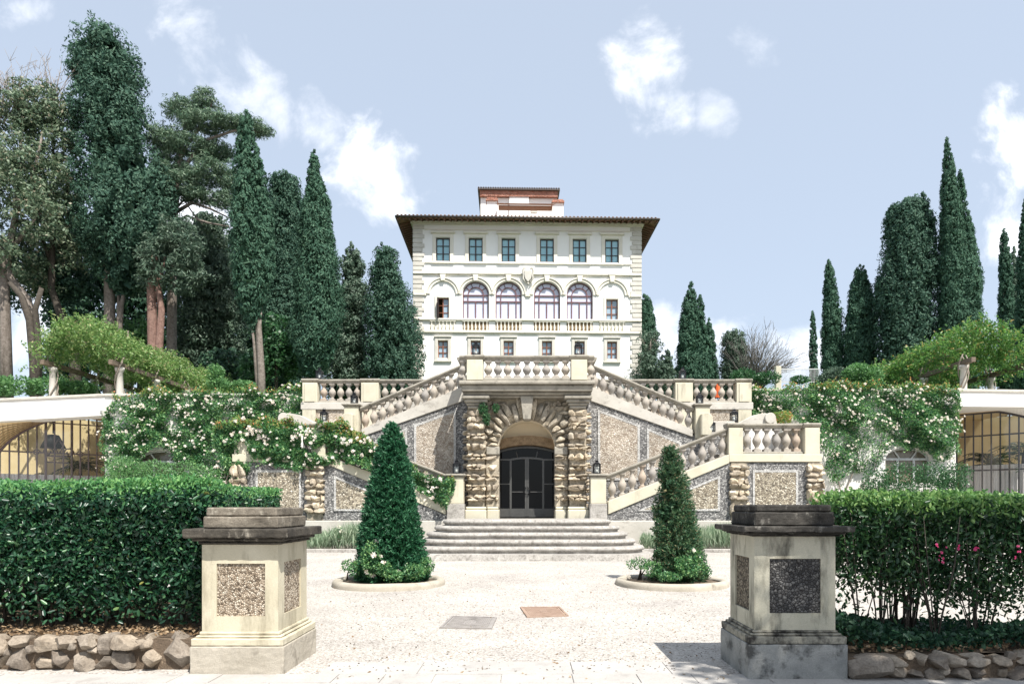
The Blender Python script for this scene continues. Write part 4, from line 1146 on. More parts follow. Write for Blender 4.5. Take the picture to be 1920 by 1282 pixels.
for s in (-1, 1):
    rg = np.random.default_rng(20 + s)
    nm = 'rose-draped left' if s < 0 else 'bare right'
    st = thing('garden_staircase', ('double stone staircase with pebble panels, half hidden by climbing roses and the yew cone' if s < 0 else
               'double flight stone staircase with pebble panels, free of roses, behind the sparse conifer'), 'staircase', (s * 6, d1, 1.2), 'garden staircases')
    A = lambda u: s * u * q1
    A2 = lambda u: s * u * q2
    gb = 0.1
    # lower wing wall: sloping part and platform part
    body = MB().xz([(A(118), gb), (A(549), gb), (A(549), Z(866, d1)), (A(379), Z(868, d1)), (A(149), Z(966, d1)), (A(118), Z(966, d1))], d1, d1 + 0.5)
    body.build('lower_wall', M['pebble_dark'], st)
    MB().xz([(A(152), Z(964, d1)), (A(379), Z(868, d1)), (A(379), Z(851.5, d1)), (A(152), Z(939, d1))], d1 - 0.05, d1 + 0.52).build('stringer', M['cream'], st, bevel=0.015)
    MB().box(A(378), A(552), d1 - 0.06, d1 + 0.55, Z(866, d1), Z(851, d1)).build('platform_band', M['cream'], st, bevel=0.02)
    MB().box(A(116), A(553), d1 - 0.09, d1 + 0.02, 0.05, Z(975.5, d1)).build('wall_base', M['coping'], st, bevel=0.02)
    # platform, its flank and its steps
    MB().box(A(380), A(549), d1 + 0.502, 29.4, 3.2, Z(853, d1)).build('platform', M['step'], st)
    MB().box(A(530), A(549), d1 + 0.504, 29.4, gb, 3.19).build('side_wall', M['wing'], st)
    stp = MB(); ns = 14
    for i in range(ns):
        xa, xb = 152 + 228 * i / ns, 152 + 228 * (i + 1) / ns
        stp.box(A(xa) , A(xb), d1 + 0.51, d2 - 0.02, gb, 1.25 + (3.55 - 1.25) * (i + 1) / ns)
    stp.build('lower_steps', M['step'], st)
    # white-bordered pebble panels on the lower wall
    def panel(poly, w_, yf, e, m):
        bd = MB(); inn = border(bd, poly, w_, yf)
        pn = MB().xz(inn, yf - 0.022, yf - e).build('pebble_panel', m, st)
        bd.build('panel_border', M['pebble_white'], pn)
    panel([(A(207), Z(957.5, d1)), (A(361.5), Z(957.5, d1)), (A(361.5), Z(891, d1))], 0.075, d1, 0.005, M['pebble_gold'])
    panel([(A(423), Z(966, d1)), (A(508), Z(966, d1)), (A(508), Z(881, d1)), (A(423), Z(881, d1))], 0.075, d1, 0.0052, M['pebble_gold'])
    # rough stone pillars at both ends of the platform wall
    for ua, ub in ((379, 415), (523, 556)):
        a, b = sorted((A(ua), A(ub)))
        MB().box(a + 0.06, b - 0.06, d1 - 0.05, d1 - 0.003, Z(975, d1), Z(868, d1)).build('pillar', M['tufa_grey'], st)
        g = MB(); rustic_rows(g, a, b, [(Z(893, d1), Z(872, d1)), (Z(915, d1), Z(897, d1)), (Z(938, d1), Z(919, d1)), (Z(962, d1), Z(943, d1))], d1 - 0.13, 0.16, rg)
        g.build('rustication', M['tufa'], st)
    # upper flight wall
    up = MB().xz([(A2(112), gb), (A2(420), gb), (A2(420), 4.3), (A2(318), Z(818, d2)), (A2(123), Z(748, d2)), (A2(112), Z(748, d2))], d2, d2 + 0.4)
    up.build('upper_wall', M['pebble_dark'], st)
    MB().xz([(A2(120), Z(752, d2)), (A2(310), Z(819, d2)), (A2(310), Z(805, d2)), (A2(120), Z(725, d2))], d2 - 0.06, d2 + 0.42).build('stringer', M['coping'], st, bevel=0.015)
    panel([(A2(133), Z(900, d2)), (A2(211.5), Z(900, d2)), (A2(211.5), Z(796.5, d2)), (A2(133), Z(767.5, d2))], 0.085, d2, 0.005, M['pebble_tan'])
    panel([(A2(224.5), Z(880, d2)), (A2(224.5), Z(801.5, d2)), (A2(290), Z(830, d2)), (A2(290), Z(880, d2))], 0.085, d2, 0.0052, M['pebble_tan'])
    stp = MB(); ns = 11
    for i in range(ns):
        xa, xb = 120 + 195 * i / ns, 120 + 195 * (i + 1) / ns
        stp.box(A2(xa), A2(xb), d2 + 0.41, 28.6, 3.3, 6.1 - (6.1 - 4.55) * (i + 1) / ns)
    stp.build('upper_steps', M['step'], st)
    MB().box(A2(315.5), A2(420), d2 + 0.42, 29.4, 3.56, 4.55).build('upper_landing', M['step'], st)
    MB().box(A2(362), A2(405), 27.3, 29.4, 4.56, Z(791, 27.6)).build('parapet_block', M['coping'], st, bevel=0.02)
    # scroll ending the platform's rear parapet
    dv = 28.2; qv = dv / F
    V = lambda u: s * u * qv
    vl = MB().xz([(V(392), Z(795, dv)), (V(425), Z(778, dv)), (V(446), Z(774, dv)), (V(466), Z(778, dv)), (V(470), Z(800, dv)), (V(392), Z(800, dv))], dv, dv + 0.5)
    vl.build('scroll', M['coping'], st, bevel=0.02)
    roll = MB(); ob = [(V(455) + 0.22 * math.cos(R(a)), Z(784, dv) + 0.22 * math.sin(R(a))) for a in range(0, 360, 20)]
    roll.xz(ob, dv - 0.12, dv + 0.62); roll.build('scroll_roll', M['coping'], st, bevel=0.02)
    MB().box(V(392), V(470), dv + 0.01, dv + 0.49, Z(853, d1), Z(800, dv) - 0.003).build('rear_parapet', M['wing'], st)

    # ---- balustrades
    lb_ = thing('balustrade', ('lower flight balustrade smothered in climbing roses beside the dense yew cone' if s < 0 else 'lower flight balustrade with bare vase balusters behind the sparse conifer'),
                'balustrade', (A(265), d1 + 0.22, 2.4), 'stone balustrades of the garden stairs')
    yc = d1 + 0.24
    pier(lb_, A(119), A(148), d1 - 0.08, d1 + 0.5, z_land - 0.05, Z(888, d1), Z(944, d1) - z_land + 0.05, 0.13)
    run(lb_, (A(149), yc, Z(940, d1)), (A(380), yc, Z(849.5, d1)), 12, 0.1, 0.0, (0.65, 0.55), h=0.79)
    pb_ = thing('balustrade', ('raised platform balustrade covered by climbing roses on the left landing' if s < 0 else 'raised platform balustrade with six vase balusters between plain piers on the right landing'),
                'balustrade', (A(465), yc, Z(850, d1)), 'stone balustrades of the garden stairs')
    zpl = Z(851, d1); hp = Z(793, d1) - 0.155 - zpl - 0.1
    for ua, ub in ((378, 405), (521, 549)):
        a, b = sorted((A(ua), A(ub)))
        MB().box(a, b, yc - 0.26, yc + 0.26, zpl, zpl + 0.1 + hp - 0.013).build('pier', M['cream'], pb_, bevel=0.015)
        MB().sweep([(o_ * 1.5, z_ - 0.003) for o_, z_ in RAIL], (a - 0.05, yc, zpl + 0.1 + hp), (b + 0.05, yc, zpl + 0.1 + hp)).build('pier_cap', M['grey'], pb_, bevel=0.015)
    run(pb_, (A(406), yc, zpl + 0.1), (A(520), yc, zpl + 0.1), 6, 0.1, 0.02, (0.55, 0.55), h=hp)
    MB().sweep(RAIL, (A(540), yc + 0.27, zpl + 0.1 + hp - 0.02), (A(540), 28.2, zpl + 0.1 + hp - 0.02)).build('rail', M['grey'], pb_, bevel=0.012)
    for i in range(7): inst(BALUSTER, 'baluster', pb_, (A(540), yc + 0.6 + i * 0.46, zpl + 0.1), 0, (1, 1, hp / BH))
    MB().sweep(plinth_prof(0.1), (A(540), yc + 0.27, zpl + 0.1), (A(540), 28.2, zpl + 0.1)).build('plinth', M['grey'], pb_, bevel=0.012)

    ub_ = thing('balustrade', ('upper flight balustrade of vase balusters above the yew cone and roses' if s < 0 else 'upper flight balustrade of vase balusters rising to the right end of the balcony'),
                'balustrade', (A2(215), d2 + 0.2, 5.4), 'stone balustrades of the garden stairs')
    run(ub_, (A2(121), d2 + 0.2, Z(727, d2)), (A2(314), d2 + 0.2, Z(808, d2)), 12, 0.1, 0.0, (0.4, 0.55), h=0.76)
    # the far handrail of the same flight
    run(ub_, (A2(123), d2 + 2.15, Z(727, d2)), (A2(310), d2 + 2.15, Z(806, d2)), 12, 0.1, 0.0, (0.4, 0.55), h=0.76)
    pier(ub_, A2(315), A2(342), d2 - 0.1, d2 + 0.5, Z(822, d2), Z(757, d2), 0, 0.12)
    sc_ = MB(); pts = [(A2(322), Z(778, d2)), (A2(336), Z(776, d2)), (A2(343), Z(783, d2)), (A2(344), Z(795, d2)), (A2(338), Z(803, d2)), (A2(342), Z(810, d2)), (A2(340), Z(818, d2)), (A2(322), Z(818, d2))]
    sc_.xz(pts, d2 - 0.42, d2 - 0.11).build('scroll_console', M['cream'], ub_, bevel=0.03)

# ------------------------------------------------------------------ terrace balustrades and the retaining wall under them
dt = 29.5; qt = dt / F
tw = thing('retaining_wall', 'pebbled retaining wall under the terrace balustrades behind the stairs', 'wall', (0, dt, 0.2))
MB().box(-422 * qt, 422 * qt, dt + 0.05, dt + 0.7, 0.1, Z(768, dt)).build('wall', M['pebble_tan'], tw)
MB().box(-424 * qt, 424 * qt, dt - 0.04, dt + 0.72, Z(767.8, dt), Z(754, dt)).build('coping', M['coping'], tw, bevel=0.02)
for s in (-1, 1):
    for ua, ub in ((396, 421), (278, 310)):
        a, b = sorted((s * ua * qt, s * ub * qt))
        MB().box(a, b, dt - 0.03, dt + 0.049, 0.3, Z(768, dt) - 0.003).build('pilaster', M['cream'], tw, bevel=0.01)
    tb = thing('balustrade', ('upper terrace balustrade with a lantern on its end pier, in front of the dark cypresses' if s < 0 else 'upper terrace balustrade right of the villa, an orange cloth showing between its balusters'),
               'balustrade', (s * 345 * qt, dt + 0.2, Z(754, dt)), 'stone balustrades of the garden stairs')
    zt0 = Z(754, dt); ht = Z(710, dt) - 0.155 - zt0 - 0.09; yc = dt + 0.24
    for ua, ub in ((393, 421), (278, 311)):
        a, b = sorted((s * ua * qt, s * ub * qt))
        MB().box(a, b, yc - 0.27, yc + 0.27, zt0, zt0 + 0.09 + ht - 0.013).build('pier', M['cream'], tb, bevel=0.015)
        MB().box(a + 0.1, b - 0.1, yc - 0.3, yc - 0.272, zt0 + 0.02, zt0 + 0.05 + ht).build('pier_panel', M['cream'], tb, bevel=0.01)
        MB().sweep([(o_ * 1.5, z_ - 0.003) for o_, z_ in RAIL], (a - 0.05, yc, zt0 + 0.09 + ht), (b + 0.05, yc, zt0 + 0.09 + ht)).build('pier_cap', M['grey'], tb, bevel=0.015)
    run(tb, (s * 311 * qt, yc, zt0 + 0.09), (s * 393 * qt, yc, zt0 + 0.09), 5, 0.09, 0.01, (0.6, 0.6), h=ht)
    run(tb, (s * 128 * qt, yc, zt0 + 0.09), (s * 278 * qt, yc, zt0 + 0.09), 9, 0.09, 0.01, (0.6, 0.6), h=ht)

# ------------------------------------------------------------------ entrance steps
es = thing('entrance_steps', 'six broad weathered stone steps with rounded noses before the grotto door', 'steps', (0, 20, 0.1))
rg = np.random.default_rng(5)
ztop = [0.30, 0.49, 0.68, 0.87, 1.06, 1.25]; yfr = [19.62, 20.0, 20.36, 20.72, 21.08, 21.46]; hws = [3.75, 3.55, 3.35, 3.15, 2.95, 2.72]
for i in range(6):
    hw, yf, zt = hws[i], yfr[i], ztop[i]; rc = 1.1
    zb = zt - 0.19 if i else 0.0
    def outline(off):
        h_, y_ = hw + off, yf - off
        return [(-h_, 24.42), (-h_, y_ + rc)] + [(-h_ + rc + rc * math.cos(R(a)), y_ + rc + rc * math.sin(R(a))) for a in range(190, 271, 8)] + \
               [(-h_ + rc + (2 * h_ - 2 * rc) * k / 12, y_) for k in range(1, 12)] + [(h_ - rc + rc * math.cos(R(a)), y_ + rc + rc * math.sin(R(a))) for a in range(270, 351, 8)] + [(h_, y_ + rc), (h_, 24.42)]
    prof = [(-0.05, zb + 0.002), (-0.05, zb + 0.05), (-0.01, zb + 0.075), (0.005, zb + 0.11), (0.0, zb + 0.145), (-0.03, zt - 0.006), (-0.10, zt)]
    b = MB(); rings = []
    for off, z in prof:
        rings.append([(x, y, z) for x, y in outline(off)])
    k = len(rings[0]); V_ = [p for r_ in rings for p in r_]
    P = np.array(V_); nz_ = snoise(P, 40 + i, 6) * 0.010; P[:, 2] += np.where(P[:, 2] > zb + 0.01, nz_ * 0.8, 0); P[:, 1] += snoise(P, 60 + i, 5) * 0.012
    fs = [(j * k + m, j * k + m + 1, (j + 1) * k + m + 1, (j + 1) * k + m) for j in range(len(prof) - 1) for m in range(k - 1)]
    fs.append(tuple(range((len(prof) - 1) * k, len(prof) * k)))
    b.add(P, fs); b.build('step', M['step'], es)

# ------------------------------------------------------------------ garden wings with glazed winter rooms
def wing(s):
    dw = 30.0; qw = dw / F
    ptop = Z(738 if s < 0 else 729, dw)
    wg = thing('garden_wing', ('left garden wing with pale parapet, ochre vault and pinkish grey glazing' if s < 0 else 'right garden wing with pale parapet and dark-barred glazing over a white curtain'),
               'building', (s * 22, dw, 0.2), 'garden wings with winter rooms')
    U = (lambda px: X(px, dw))
    if s < 0: jam, outx, wc, wr, wy0, wtop = 197, -1500, 300, 46, 905, 843
    else: jam, outx, wc, wr, wy0, wtop = 1792, 3480, 1703, 43, 905, 838
    inner = 566 if s < 0 else 1410
    lip = Z(781 if s < 0 else 764, dw)
    # wall from the terrace end to the jamb, with the small arched window
    hole = [(U(wc - wr), Z(wy0, dw)), (U(wc + wr), Z(wy0, dw)), (U(wc + wr), Z(wtop + 22, dw))] + arc(U(wc), Z(wtop + 22, dw), wr * qw, 22 * qw, 0, 180, 12)[1:-1] + [(U(wc - wr), Z(wtop + 22, dw))]
    a, b = sorted((U(jam), U(inner)))
    MB().holed(rect(a, b, 0.05, ptop - 0.12), [hole], dw, dw + 0.5).build('wall', M['wing'], wg)
    MB().box(a, b, dw + 0.9, dw + 0.95, 0.1, lip).build('inner_wall', M['bark_dark'], wg)
    # parapet and lip over the wide opening
    a, b = sorted((U(jam) , U(outx)))
    far = -60 if s < 0 else 1980; dt_, db_ = (0.27, 0.33) if s < 0 else (0.07, 0.05)   # the parapet falls gently away from the stairs
    def strip(xa, za, zb, ta, tb): return [(U(xa), za), (U(far), za - ta), (U(outx), za - ta), (U(outx), zb - tb), (U(far), zb - tb), (U(xa), zb)]
    MB().xz(strip(jam, lip + 0.28, ptop - 0.125, db_, dt_), dw - 0.02, dw + 0.5).build('parapet', M['wing'], wg)
    MB().xz(strip(jam, lip, lip + 0.277, db_, db_), dw - 0.28, dw + 0.49).build('lip', M['wing'], wg, bevel=0.02)
    MB().xz(strip(jam, ptop - 0.12, ptop, dt_, dt_), dw - 0.08, dw + 0.56).build('coping', M['coping'], wg, bevel=0.02)
    a, b = sorted((U(inner), U(jam)))
    MB().box(a, b, dw - 0.08, dw + 0.56, ptop - 0.12, ptop).build('coping', M['coping'], wg, bevel=0.02)
    wa, wb = ADDED_WELLS[0 if s < 0 else 1]
    sk = MB(); 
    for i in range(6): sk.box(wa + (wb - wa) * i / 5 - 0.03, wa + (wb - wa) * i / 5 + 0.03, 30.55, 40, TERR - 0.1, TERR - 0.03)
    sko = sk.build('added_skylight', M['rail_white'], wg)  # out of view, added so daylight brightens the ochre room
    MB().box(wa, wb, 30.55, 40, TERR - 0.025, TERR - 0.02).build('pane', M['clear'], sko)
    # little arched window: radial glazing bars over a transom
    f = MB(); yv = dw + 0.2
    for x in (wc - wr, wc - wr * 0.36, wc + wr * 0.36, wc + wr): f.box(U(x) - 0.04, U(x) + 0.04, yv, yv + 0.07, Z(wy0, dw), Z(wtop + 21, dw))
    f.box(U(wc - wr), U(wc + wr), yv - 0.002, yv + 0.072, Z(wtop + 24, dw), Z(wtop + 20, dw))
    for k in (-0.36, 0.36): f.tube([(U(wc + wr * k * 0.7), yv + 0.03, Z(wtop + 21, dw)), (U(wc + wr * k * 1.5), yv + 0.03, Z(wtop + 4, dw))], 0.035, 6, False)
    f.xz(arc(U(wc), Z(wtop + 22, dw), wr * qw, 22 * qw, 0, 180, 12) + arc(U(wc), Z(wtop + 22, dw), wr * qw - 0.09, 22 * qw - 0.09, 180, 0, 12), yv - 0.003, yv + 0.073)
    wo_ = f.build('arched_window', M['rail_white'], wg)
    MB().xz([(U(wc) + (x - U(wc)) * 0.985, z) for x, z in hole], yv + 0.075, yv + 0.083).build('pane', M['glass_inner'], wo_)
    if s > 0:
        o_ = arc(U(wc), Z(wtop + 22, dw), wr * qw + 0.12, 22 * qw + 0.12, 0, 180, 14); i_ = arc(U(wc), Z(wtop + 22, dw), wr * qw + 0.004, 22 * qw + 0.004, 180, 0, 14)
        MB().xz(o_ + i_, dw - 0.05, dw - 0.003).build('hood_mould', M['wing'], wo_)
    # glazing standing oblique behind the lip
    if s < 0: A_, B_ = Vector((X(-8, 30.8), 30.8)), Vector((X(199, 33.6), 33.6))
    else: A_, B_ = Vector((X(1936, 30.75), 30.75)), Vector((X(1791, 33.0), 33.0))
    dirv = (B_ - A_).normalized(); nrm = Vector((dirv.y, -dirv.x)) * (1 if s < 0 else -1)
    Lg = (B_ - A_).length
    def pxat(t): p = A_ + dirv * t; return CX + F * p.x / p.y
    def top(t):
        p = A_ + dirv * t; px = pxat(t)
        if s < 0: y = 771 + 110 * (1 - math.sqrt(max(0.01, 1 - ((px - 215) / 228) ** 2)))
        else: y = 765 + 60 * (1 - math.sqrt(max(0.01, 1 - ((px - 1785) / 200) ** 2)))
        return min(Z(y, p.y), TERR - 0.12)
    def G(t, off=0.0): p = A_ + dirv * t + nrm * off; return p
    NT = 24
    fr = MB(); ts = [Lg * i / NT for i in range(NT + 1)]
    fr.tube([(*G(t), top(t)) for t in ts], 0.07, 6)
    nv = 12 if s < 0 else 8
    for i in range(nv + 1):
        t = 0.15 + (Lg - 0.2) * i / nv
        heavy = i in (5, 8) if s < 0 else i in (0, 8)
        fr.tube([(*G(t), 0.2), (*G(t), top(t))], 0.055 if heavy else 0.035, 6, False)
    for z in ((4.15, 2.35) if s < 0 else (4.95, 3.35, 2.0)):
        fr.tube([(*G(t, -0.01), z) for t in (0.0, Lg)] if z < 4 else [(*G(t, -0.01), z) for t in ts if top(t) > z], 0.035, 6, False)
    if s < 0: fr.tube([(*G(t, -0.01), 5.55) for t in ts if top(t) > 5.6], 0.03, 6, False)
    go = fr.build('glazing', M['steel'] if s < 0 else M['steel_dark'], wg)
    k = len(ts)
    gl = MB(); gl.add([(*G(t, 0.05), 0.2) for t in ts] + [(*G(t, 0.05), top(t)) for t in ts], [(i, i + 1, k + i + 1, k + i) for i in range(k - 1)]); gl.build('pane', M['clear'], go)
    if s < 0:                                           # wrought scrolls over the glazed gate
        og = MB(); t5, t8 = 0.15 + (Lg - 0.2) * 5 / nv, 0.15 + (Lg - 0.2) * 8 / nv; tm = (t5 + t8) / 2
        def sp3(tc_, zc, r_, a0, a1, sg): return [(*G(tc_ + sg * r_ * (1 - 0.55 * k_ / 12) * math.cos(R(a0 + (a1 - a0) * k_ / 12)), -0.06), zc + r_ * (1 - 0.55 * k_ / 12) * math.sin(R(a0 + (a1 - a0) * k_ / 12))) for k_ in range(13)]
        for sg in (-1, 1):
            og.tube(sp3(tm + sg * 0.42, 4.2, 0.22, 180, -200, sg), 0.03, 6); og.tube(sp3(tm + sg * 0.85, 4.15, 0.15, 180, -200, sg), 0.026, 6)
            og.tube([(*G(tm + sg * 0.03, -0.06), 4.15), (*G(tm + sg * 0.16, -0.06), 4.5), (*G(tm, -0.06), 4.85)], 0.03, 6)
        og.box(G(t5).x, G(t5).x + 0.01, G(t5).y, G(t5).y + 0.01, 3.9, 4.0)
        og.tube([(*G(t5, -0.05), 4.02), (*G(t8, -0.05), 4.02)], 0.04, 6); og.tube([(*G(t5, -0.05), 3.72), (*G(t8, -0.05), 3.72)], 0.03, 6)
        og.build('wrought_scroll', M['steel'], go)
    # splayed vault between lip and glazing, jamb, and the room behind
    v = MB(); VV = []
    for t in ts:
        p = G(t); px = pxat(t)
        VV.append((X(px, dw), dw + 0.1, lip + 0.001 - db_ * min(1, max(0, (U(jam) - X(px, dw)) / (U(jam) - U(far))))));
    back = [(*G(t), top(t) + 0.02) for t in ts]
    v.add(VV + back, [(i, i + 1, k + i + 1, k + i) for i in range(k - 1)])
    v.build('vault', M['vault'] if s < 0 else M['wing'], wg)
    rib = MB()
    if s < 0:
        for j in range(1, 8):
            f_ = j / 8
            rib.tube([tuple(Vector(VV[i]).lerp(Vector(back[i]), f_) - Vector((0, 0, 0.012))) for i in range(k)], 0.016, 4, False)
        rib.build('vault_course', M['brownstone'], wg)
    off = -5.5
    bk = MB(); P0, P1 = A_ + dirv * (-3) - nrm * 3.2, B_ + dirv * 3.4 - nrm * 3.2
    P2 = B_ + dirv * 3.4 + nrm * 3.0
    bk.add([(*q, z) for z in (0.1, TERR - 0.03) for q in (P0, P1, P2)], [(0, 1, 4, 3), (1, 2, 5, 4)])
    bk.build('back_wall', M['vault'], wg)
    MB().box(*((wb + 0.01, -18.5) if s < 0 else (18.5, wa - 0.01)), dw + 0.52, 40, TERR - 0.115, TERR - 0.095).build('ceiling', M['vault'], wg)
    cu_ = MB()
    zc = 3.15 if s < 0 else 3.6
    pts = [G(Lg * i / 120 * 0.98, -0.35 - 0.05 * math.sin(i * 1.9) - 0.03 * math.sin(i * 0.7)) for i in range(121)]
    cu_.add([(*p, 0.2) for p in pts] + [(*p, zc) for p in pts], [(i, i + 1, 122 + i, 121 + i) for i in range(120)], True)
    cu_.build('curtain', M['curtain'], wg)
    jx = U(jam)
    MB().box(jx, jx + (0.3 if s < 0 else -0.3), dw + 0.502, 37, 0.1, lip).build('jamb', M['wing'], wg)
    MB().box(*sorted((U(outx), U(jam))), dw + 0.6, 44, 0.02, 0.12 + 0.1).build('floor', M['paving'], wg)
    if s < 0:
        ls = MB()
        for t, z, r_ in ((Lg * 0.56, 4.85, 0.55),):
            p = G(t, -2.2); ls.lathe((p.x, p.y, z), [(r_ * 1.0, -0.32), (r_ * 0.45, 0.32), (0.04, 0.36)], 20); ls.tube([(p.x, p.y, z + 0.4), (p.x, p.y, 6)], 0.03, 6)
        lo_ = ls.build('pendant_shade', M['lampshade'], wg)
    return G, Lg
GL, LGL = wing(-1)
GR, LGR = wing(1)

# ------------------------------------------------------------------ gate pedestals
def pedestal(label, x0, x1, y0, y1, zs, m, caps, panels, pan_px, side, dfront):
    """zs = tops of plinth, torus, shaft, cornice, lower cap, cap"""
    p = thing('gate_pedestal', label, 'pedestal', ((x0 + x1) / 2, (y0 + y1) / 2, 0), 'gate pedestals')
    z1, z2, z3, z4, z5, z6 = zs
    e = 0.085
    MB().box(x0 - e, x1 + e, y0 - e, y1 + e, -0.05, z1).build('plinth', m[1], p, bevel=0.012, seg=2); weather(p.children[-1], 0.010)
    t = MB()
    for off, za, zb in ((0.078, z1 + 0.002, z1 + 0.075), (0.045, z1 + 0.0755, z1 + 0.10), (0.02, z1 + 0.1005, z2)):
        t.box(x0 - off, x1 + off, y0 - off, y1 + off, za, zb)
    o = t.build('base_moulding', m[2], p, bevel=0.03, seg=3)
    o.modifiers['bevel'].width = 0.026; weather(o, 0.008, 4)
    # shaft with sunk panels on the front and on the inward side
    pw = [(X(pan_px[0], dfront), X(pan_px[1], dfront)), (Z(pan_px[3], dfront), Z(pan_px[2], dfront))]
    (fx0, fx1), (fz0, fz1) = pw
    sh = MB().holed(rect(x0, x1, z2 + 0.0005, z3), [rect(fx0, fx1, fz0, fz1)], y0, y0 + 0.05)
    xs_ = x1 if side > 0 else x0
    ya, yb = y0 + (y1 - y0) * 0.2, y0 + (y1 - y0) * 0.78
    n0 = len(sh.v)
    sh.holed(rect(y0 + 0.0505, y1, z2 + 0.0005, z3), [rect(ya, yb, fz0, fz1)], 0, 0.05)
    sh.v[n0:] = [(xs_ - side * v[1], v[0], v[2]) for v in sh.v[n0:]]
    sh.box(x0 if side > 0 else x0 + 0.051, x1 - 0.051 if side > 0 else x1, y0 + 0.051, y1, z2 + 0.0005, z3)
    sh.build('shaft', m[0], p)
    MB().box(fx0, fx1, y0 + 0.018, y0 + 0.05, fz0, fz1).build('pebble_panel', panels[0], p)
    MB().box(xs_ - side * 0.018, xs_ - side * 0.05, ya, yb, fz0, fz1).build('pebble_panel', panels[1], p)
    c = MB(); h = z4 - z3
    for off, fa, fb in ((0.035, 0.0, 0.2), (0.075, 0.2, 0.42), (0.135, 0.42, 1.0)):
        c.box(x0 - off, x1 + off, y0 - off, y1 + off, z3 + h * fa + 0.002, z3 + h * fb)
    weather(c.build('cornice', caps[0], p, bevel=0.018, seg=2), 0.016)
    weather(MB().box(x0 + 0.005, x1 - 0.005, y0 + 0.005, y1 - 0.005, z4 + 0.002, z5).build('cap', caps[1], p, bevel=0.012), 0.014)
    weather(MB().box(x0 + 0.025, x1 - 0.025, y0 + 0.025, y1 - 0.025, z5 + 0.002, z6).build('cap', caps[1], p, bevel=0.014), 0.014)
    return p
pedestal('sunlit cream pedestal with warm pebble panels and brown lichened cap before the dense hedge', -3.243, -2.484, 6.92, 7.82,
         (0.275, 0.41, 1.275, 1.435, 1.555, 1.645), (M['pedestal'], M['plinth'], M['pedestal']), (M['lichen_dark'], M['lichen']), (M['pebble_near'], M['pebble_near']), (406, 497, 1056, 1155), 1, 6.92)
pedestal('shaded stained pedestal with slate pebble panel and blackened cap beside the leggy hedge', 2.20, 2.985, 6.71, 7.50,
         (0.335, 0.46, 1.365, 1.465, 1.60, 1.672), (M['pedestal_worn'], M['plinth_worn'], M['base_worn']), (M['lichen_black'], M['lichen_black']), (M['pebble_slate'], M['pebble_brown']), (1443, 1539, 1047, 1149), -1, 6.71)

# ------------------------------------------------------------------ low dry-stone walls under the hedges, soil behind them
def dry_wall(label, x0, x1, y, zt, seed, big):
    rg = np.random.default_rng(seed)
    p = thing('dry_stone_wall', label, 'stone wall', ((x0 + x1) / 2, y, 0), 'low walls of field stones')
    g = MB()
    x = x1 if big < 0 else x0
    dirx = -1 if big < 0 else 1
    first = True
    while (x > x0 if dirx < 0 else x < x1):
        w_ = rg.uniform(0.14, 0.30)
        if first:
            w_ = 0.40; g.rock((x + dirx * w_ / 2, y, zt * 0.5), (w_ * 1.04, 0.34, zt * 1.02), rg, 12, 0.10, 5.0, cuts=12)
        else:
            h1 = zt * rg.uniform(0.42, 0.6)
            for za, zb, k in ((0, h1, 1), (h1, zt, 1)):
                a = rg.uniform(-0.2, 0.2); ww = w_ * rg.uniform(0.95, 1.12)
                g.rock((x + dirx * w_ / 2 + rg.uniform(-0.05, 0.05), y + rg.uniform(-0.03, 0.03), (za + zb) / 2), (ww, rg.uniform(0.26, 0.36), (zb - za) * rg.uniform(1.02, 1.2)), rg, 10, 0.11, 5.0,
                       [[math.cos(a), 0, math.sin(a)], [0, 1, 0], [-math.sin(a), 0, math.cos(a)]], cuts=11)
            if rg.uniform() < 0.7: g.rock((x + dirx * w_, y - 0.06, h1 + rg.uniform(-0.1, 0.1)), (0.10, 0.12, rg.uniform(0.06, 0.11)), rg, 6, 0.12, cuts=9)
        x += dirx * w_; first = False
    g.build('stones', M['boulder'], p)
    MB().box(x0, x1, y - 0.05, y + 0.12, -0.05, zt * 0.88).build('earth_core', M['soil'], p)
dry_wall('low wall of warm sunlit field stones below the dense laurel hedge', -8.6, -3.33, 7.1, 0.35, 31, -1)
dry_wall('low wall of dark shaded field stones below the leggy flowering hedge', 3.08, 8.6, 6.72, 0.23, 32, 1)
def soil_bed(name, x0, x1, y0, y1, z, seed, skew=0.0):
    rg = np.random.default_rng(seed); nx, ny = 60, 16
    P = np.array([(x0 + (x1 - x0) * i / nx, y0 + (y1 - y0) * j / ny, z) for j in range(ny + 1) for i in range(nx + 1)])
    P[:, 0] -= (P[:, 1] - y0) * skew * (P[:, 0] - x0) / (x1 - x0)
    P[:, 2] += 0.03 * snoise(P, seed, 5) + 0.015 * snoise(P, seed + 1, 17)
    P[[k for k in range(len(P)) if k // (nx + 1) == ny or k % (nx + 1) in (0, nx)], 2] = -0.03
    g = MB().add(P, [(j * (nx + 1) + i, j * (nx + 1) + i + 1, (j + 1) * (nx + 1) + i + 1, (j + 1) * (nx + 1) + i) for j in range(ny) for i in range(nx)], True)
    tag(g.build(name, M['soil']), kind='structure')
soil_bed('soil', -9.2, -3.42, 7.14, 12.0, 0.31, 71, 0.2)
soil_bed('soil', 3.05, 9.2, 6.78, 8.3, 0.20, 72)

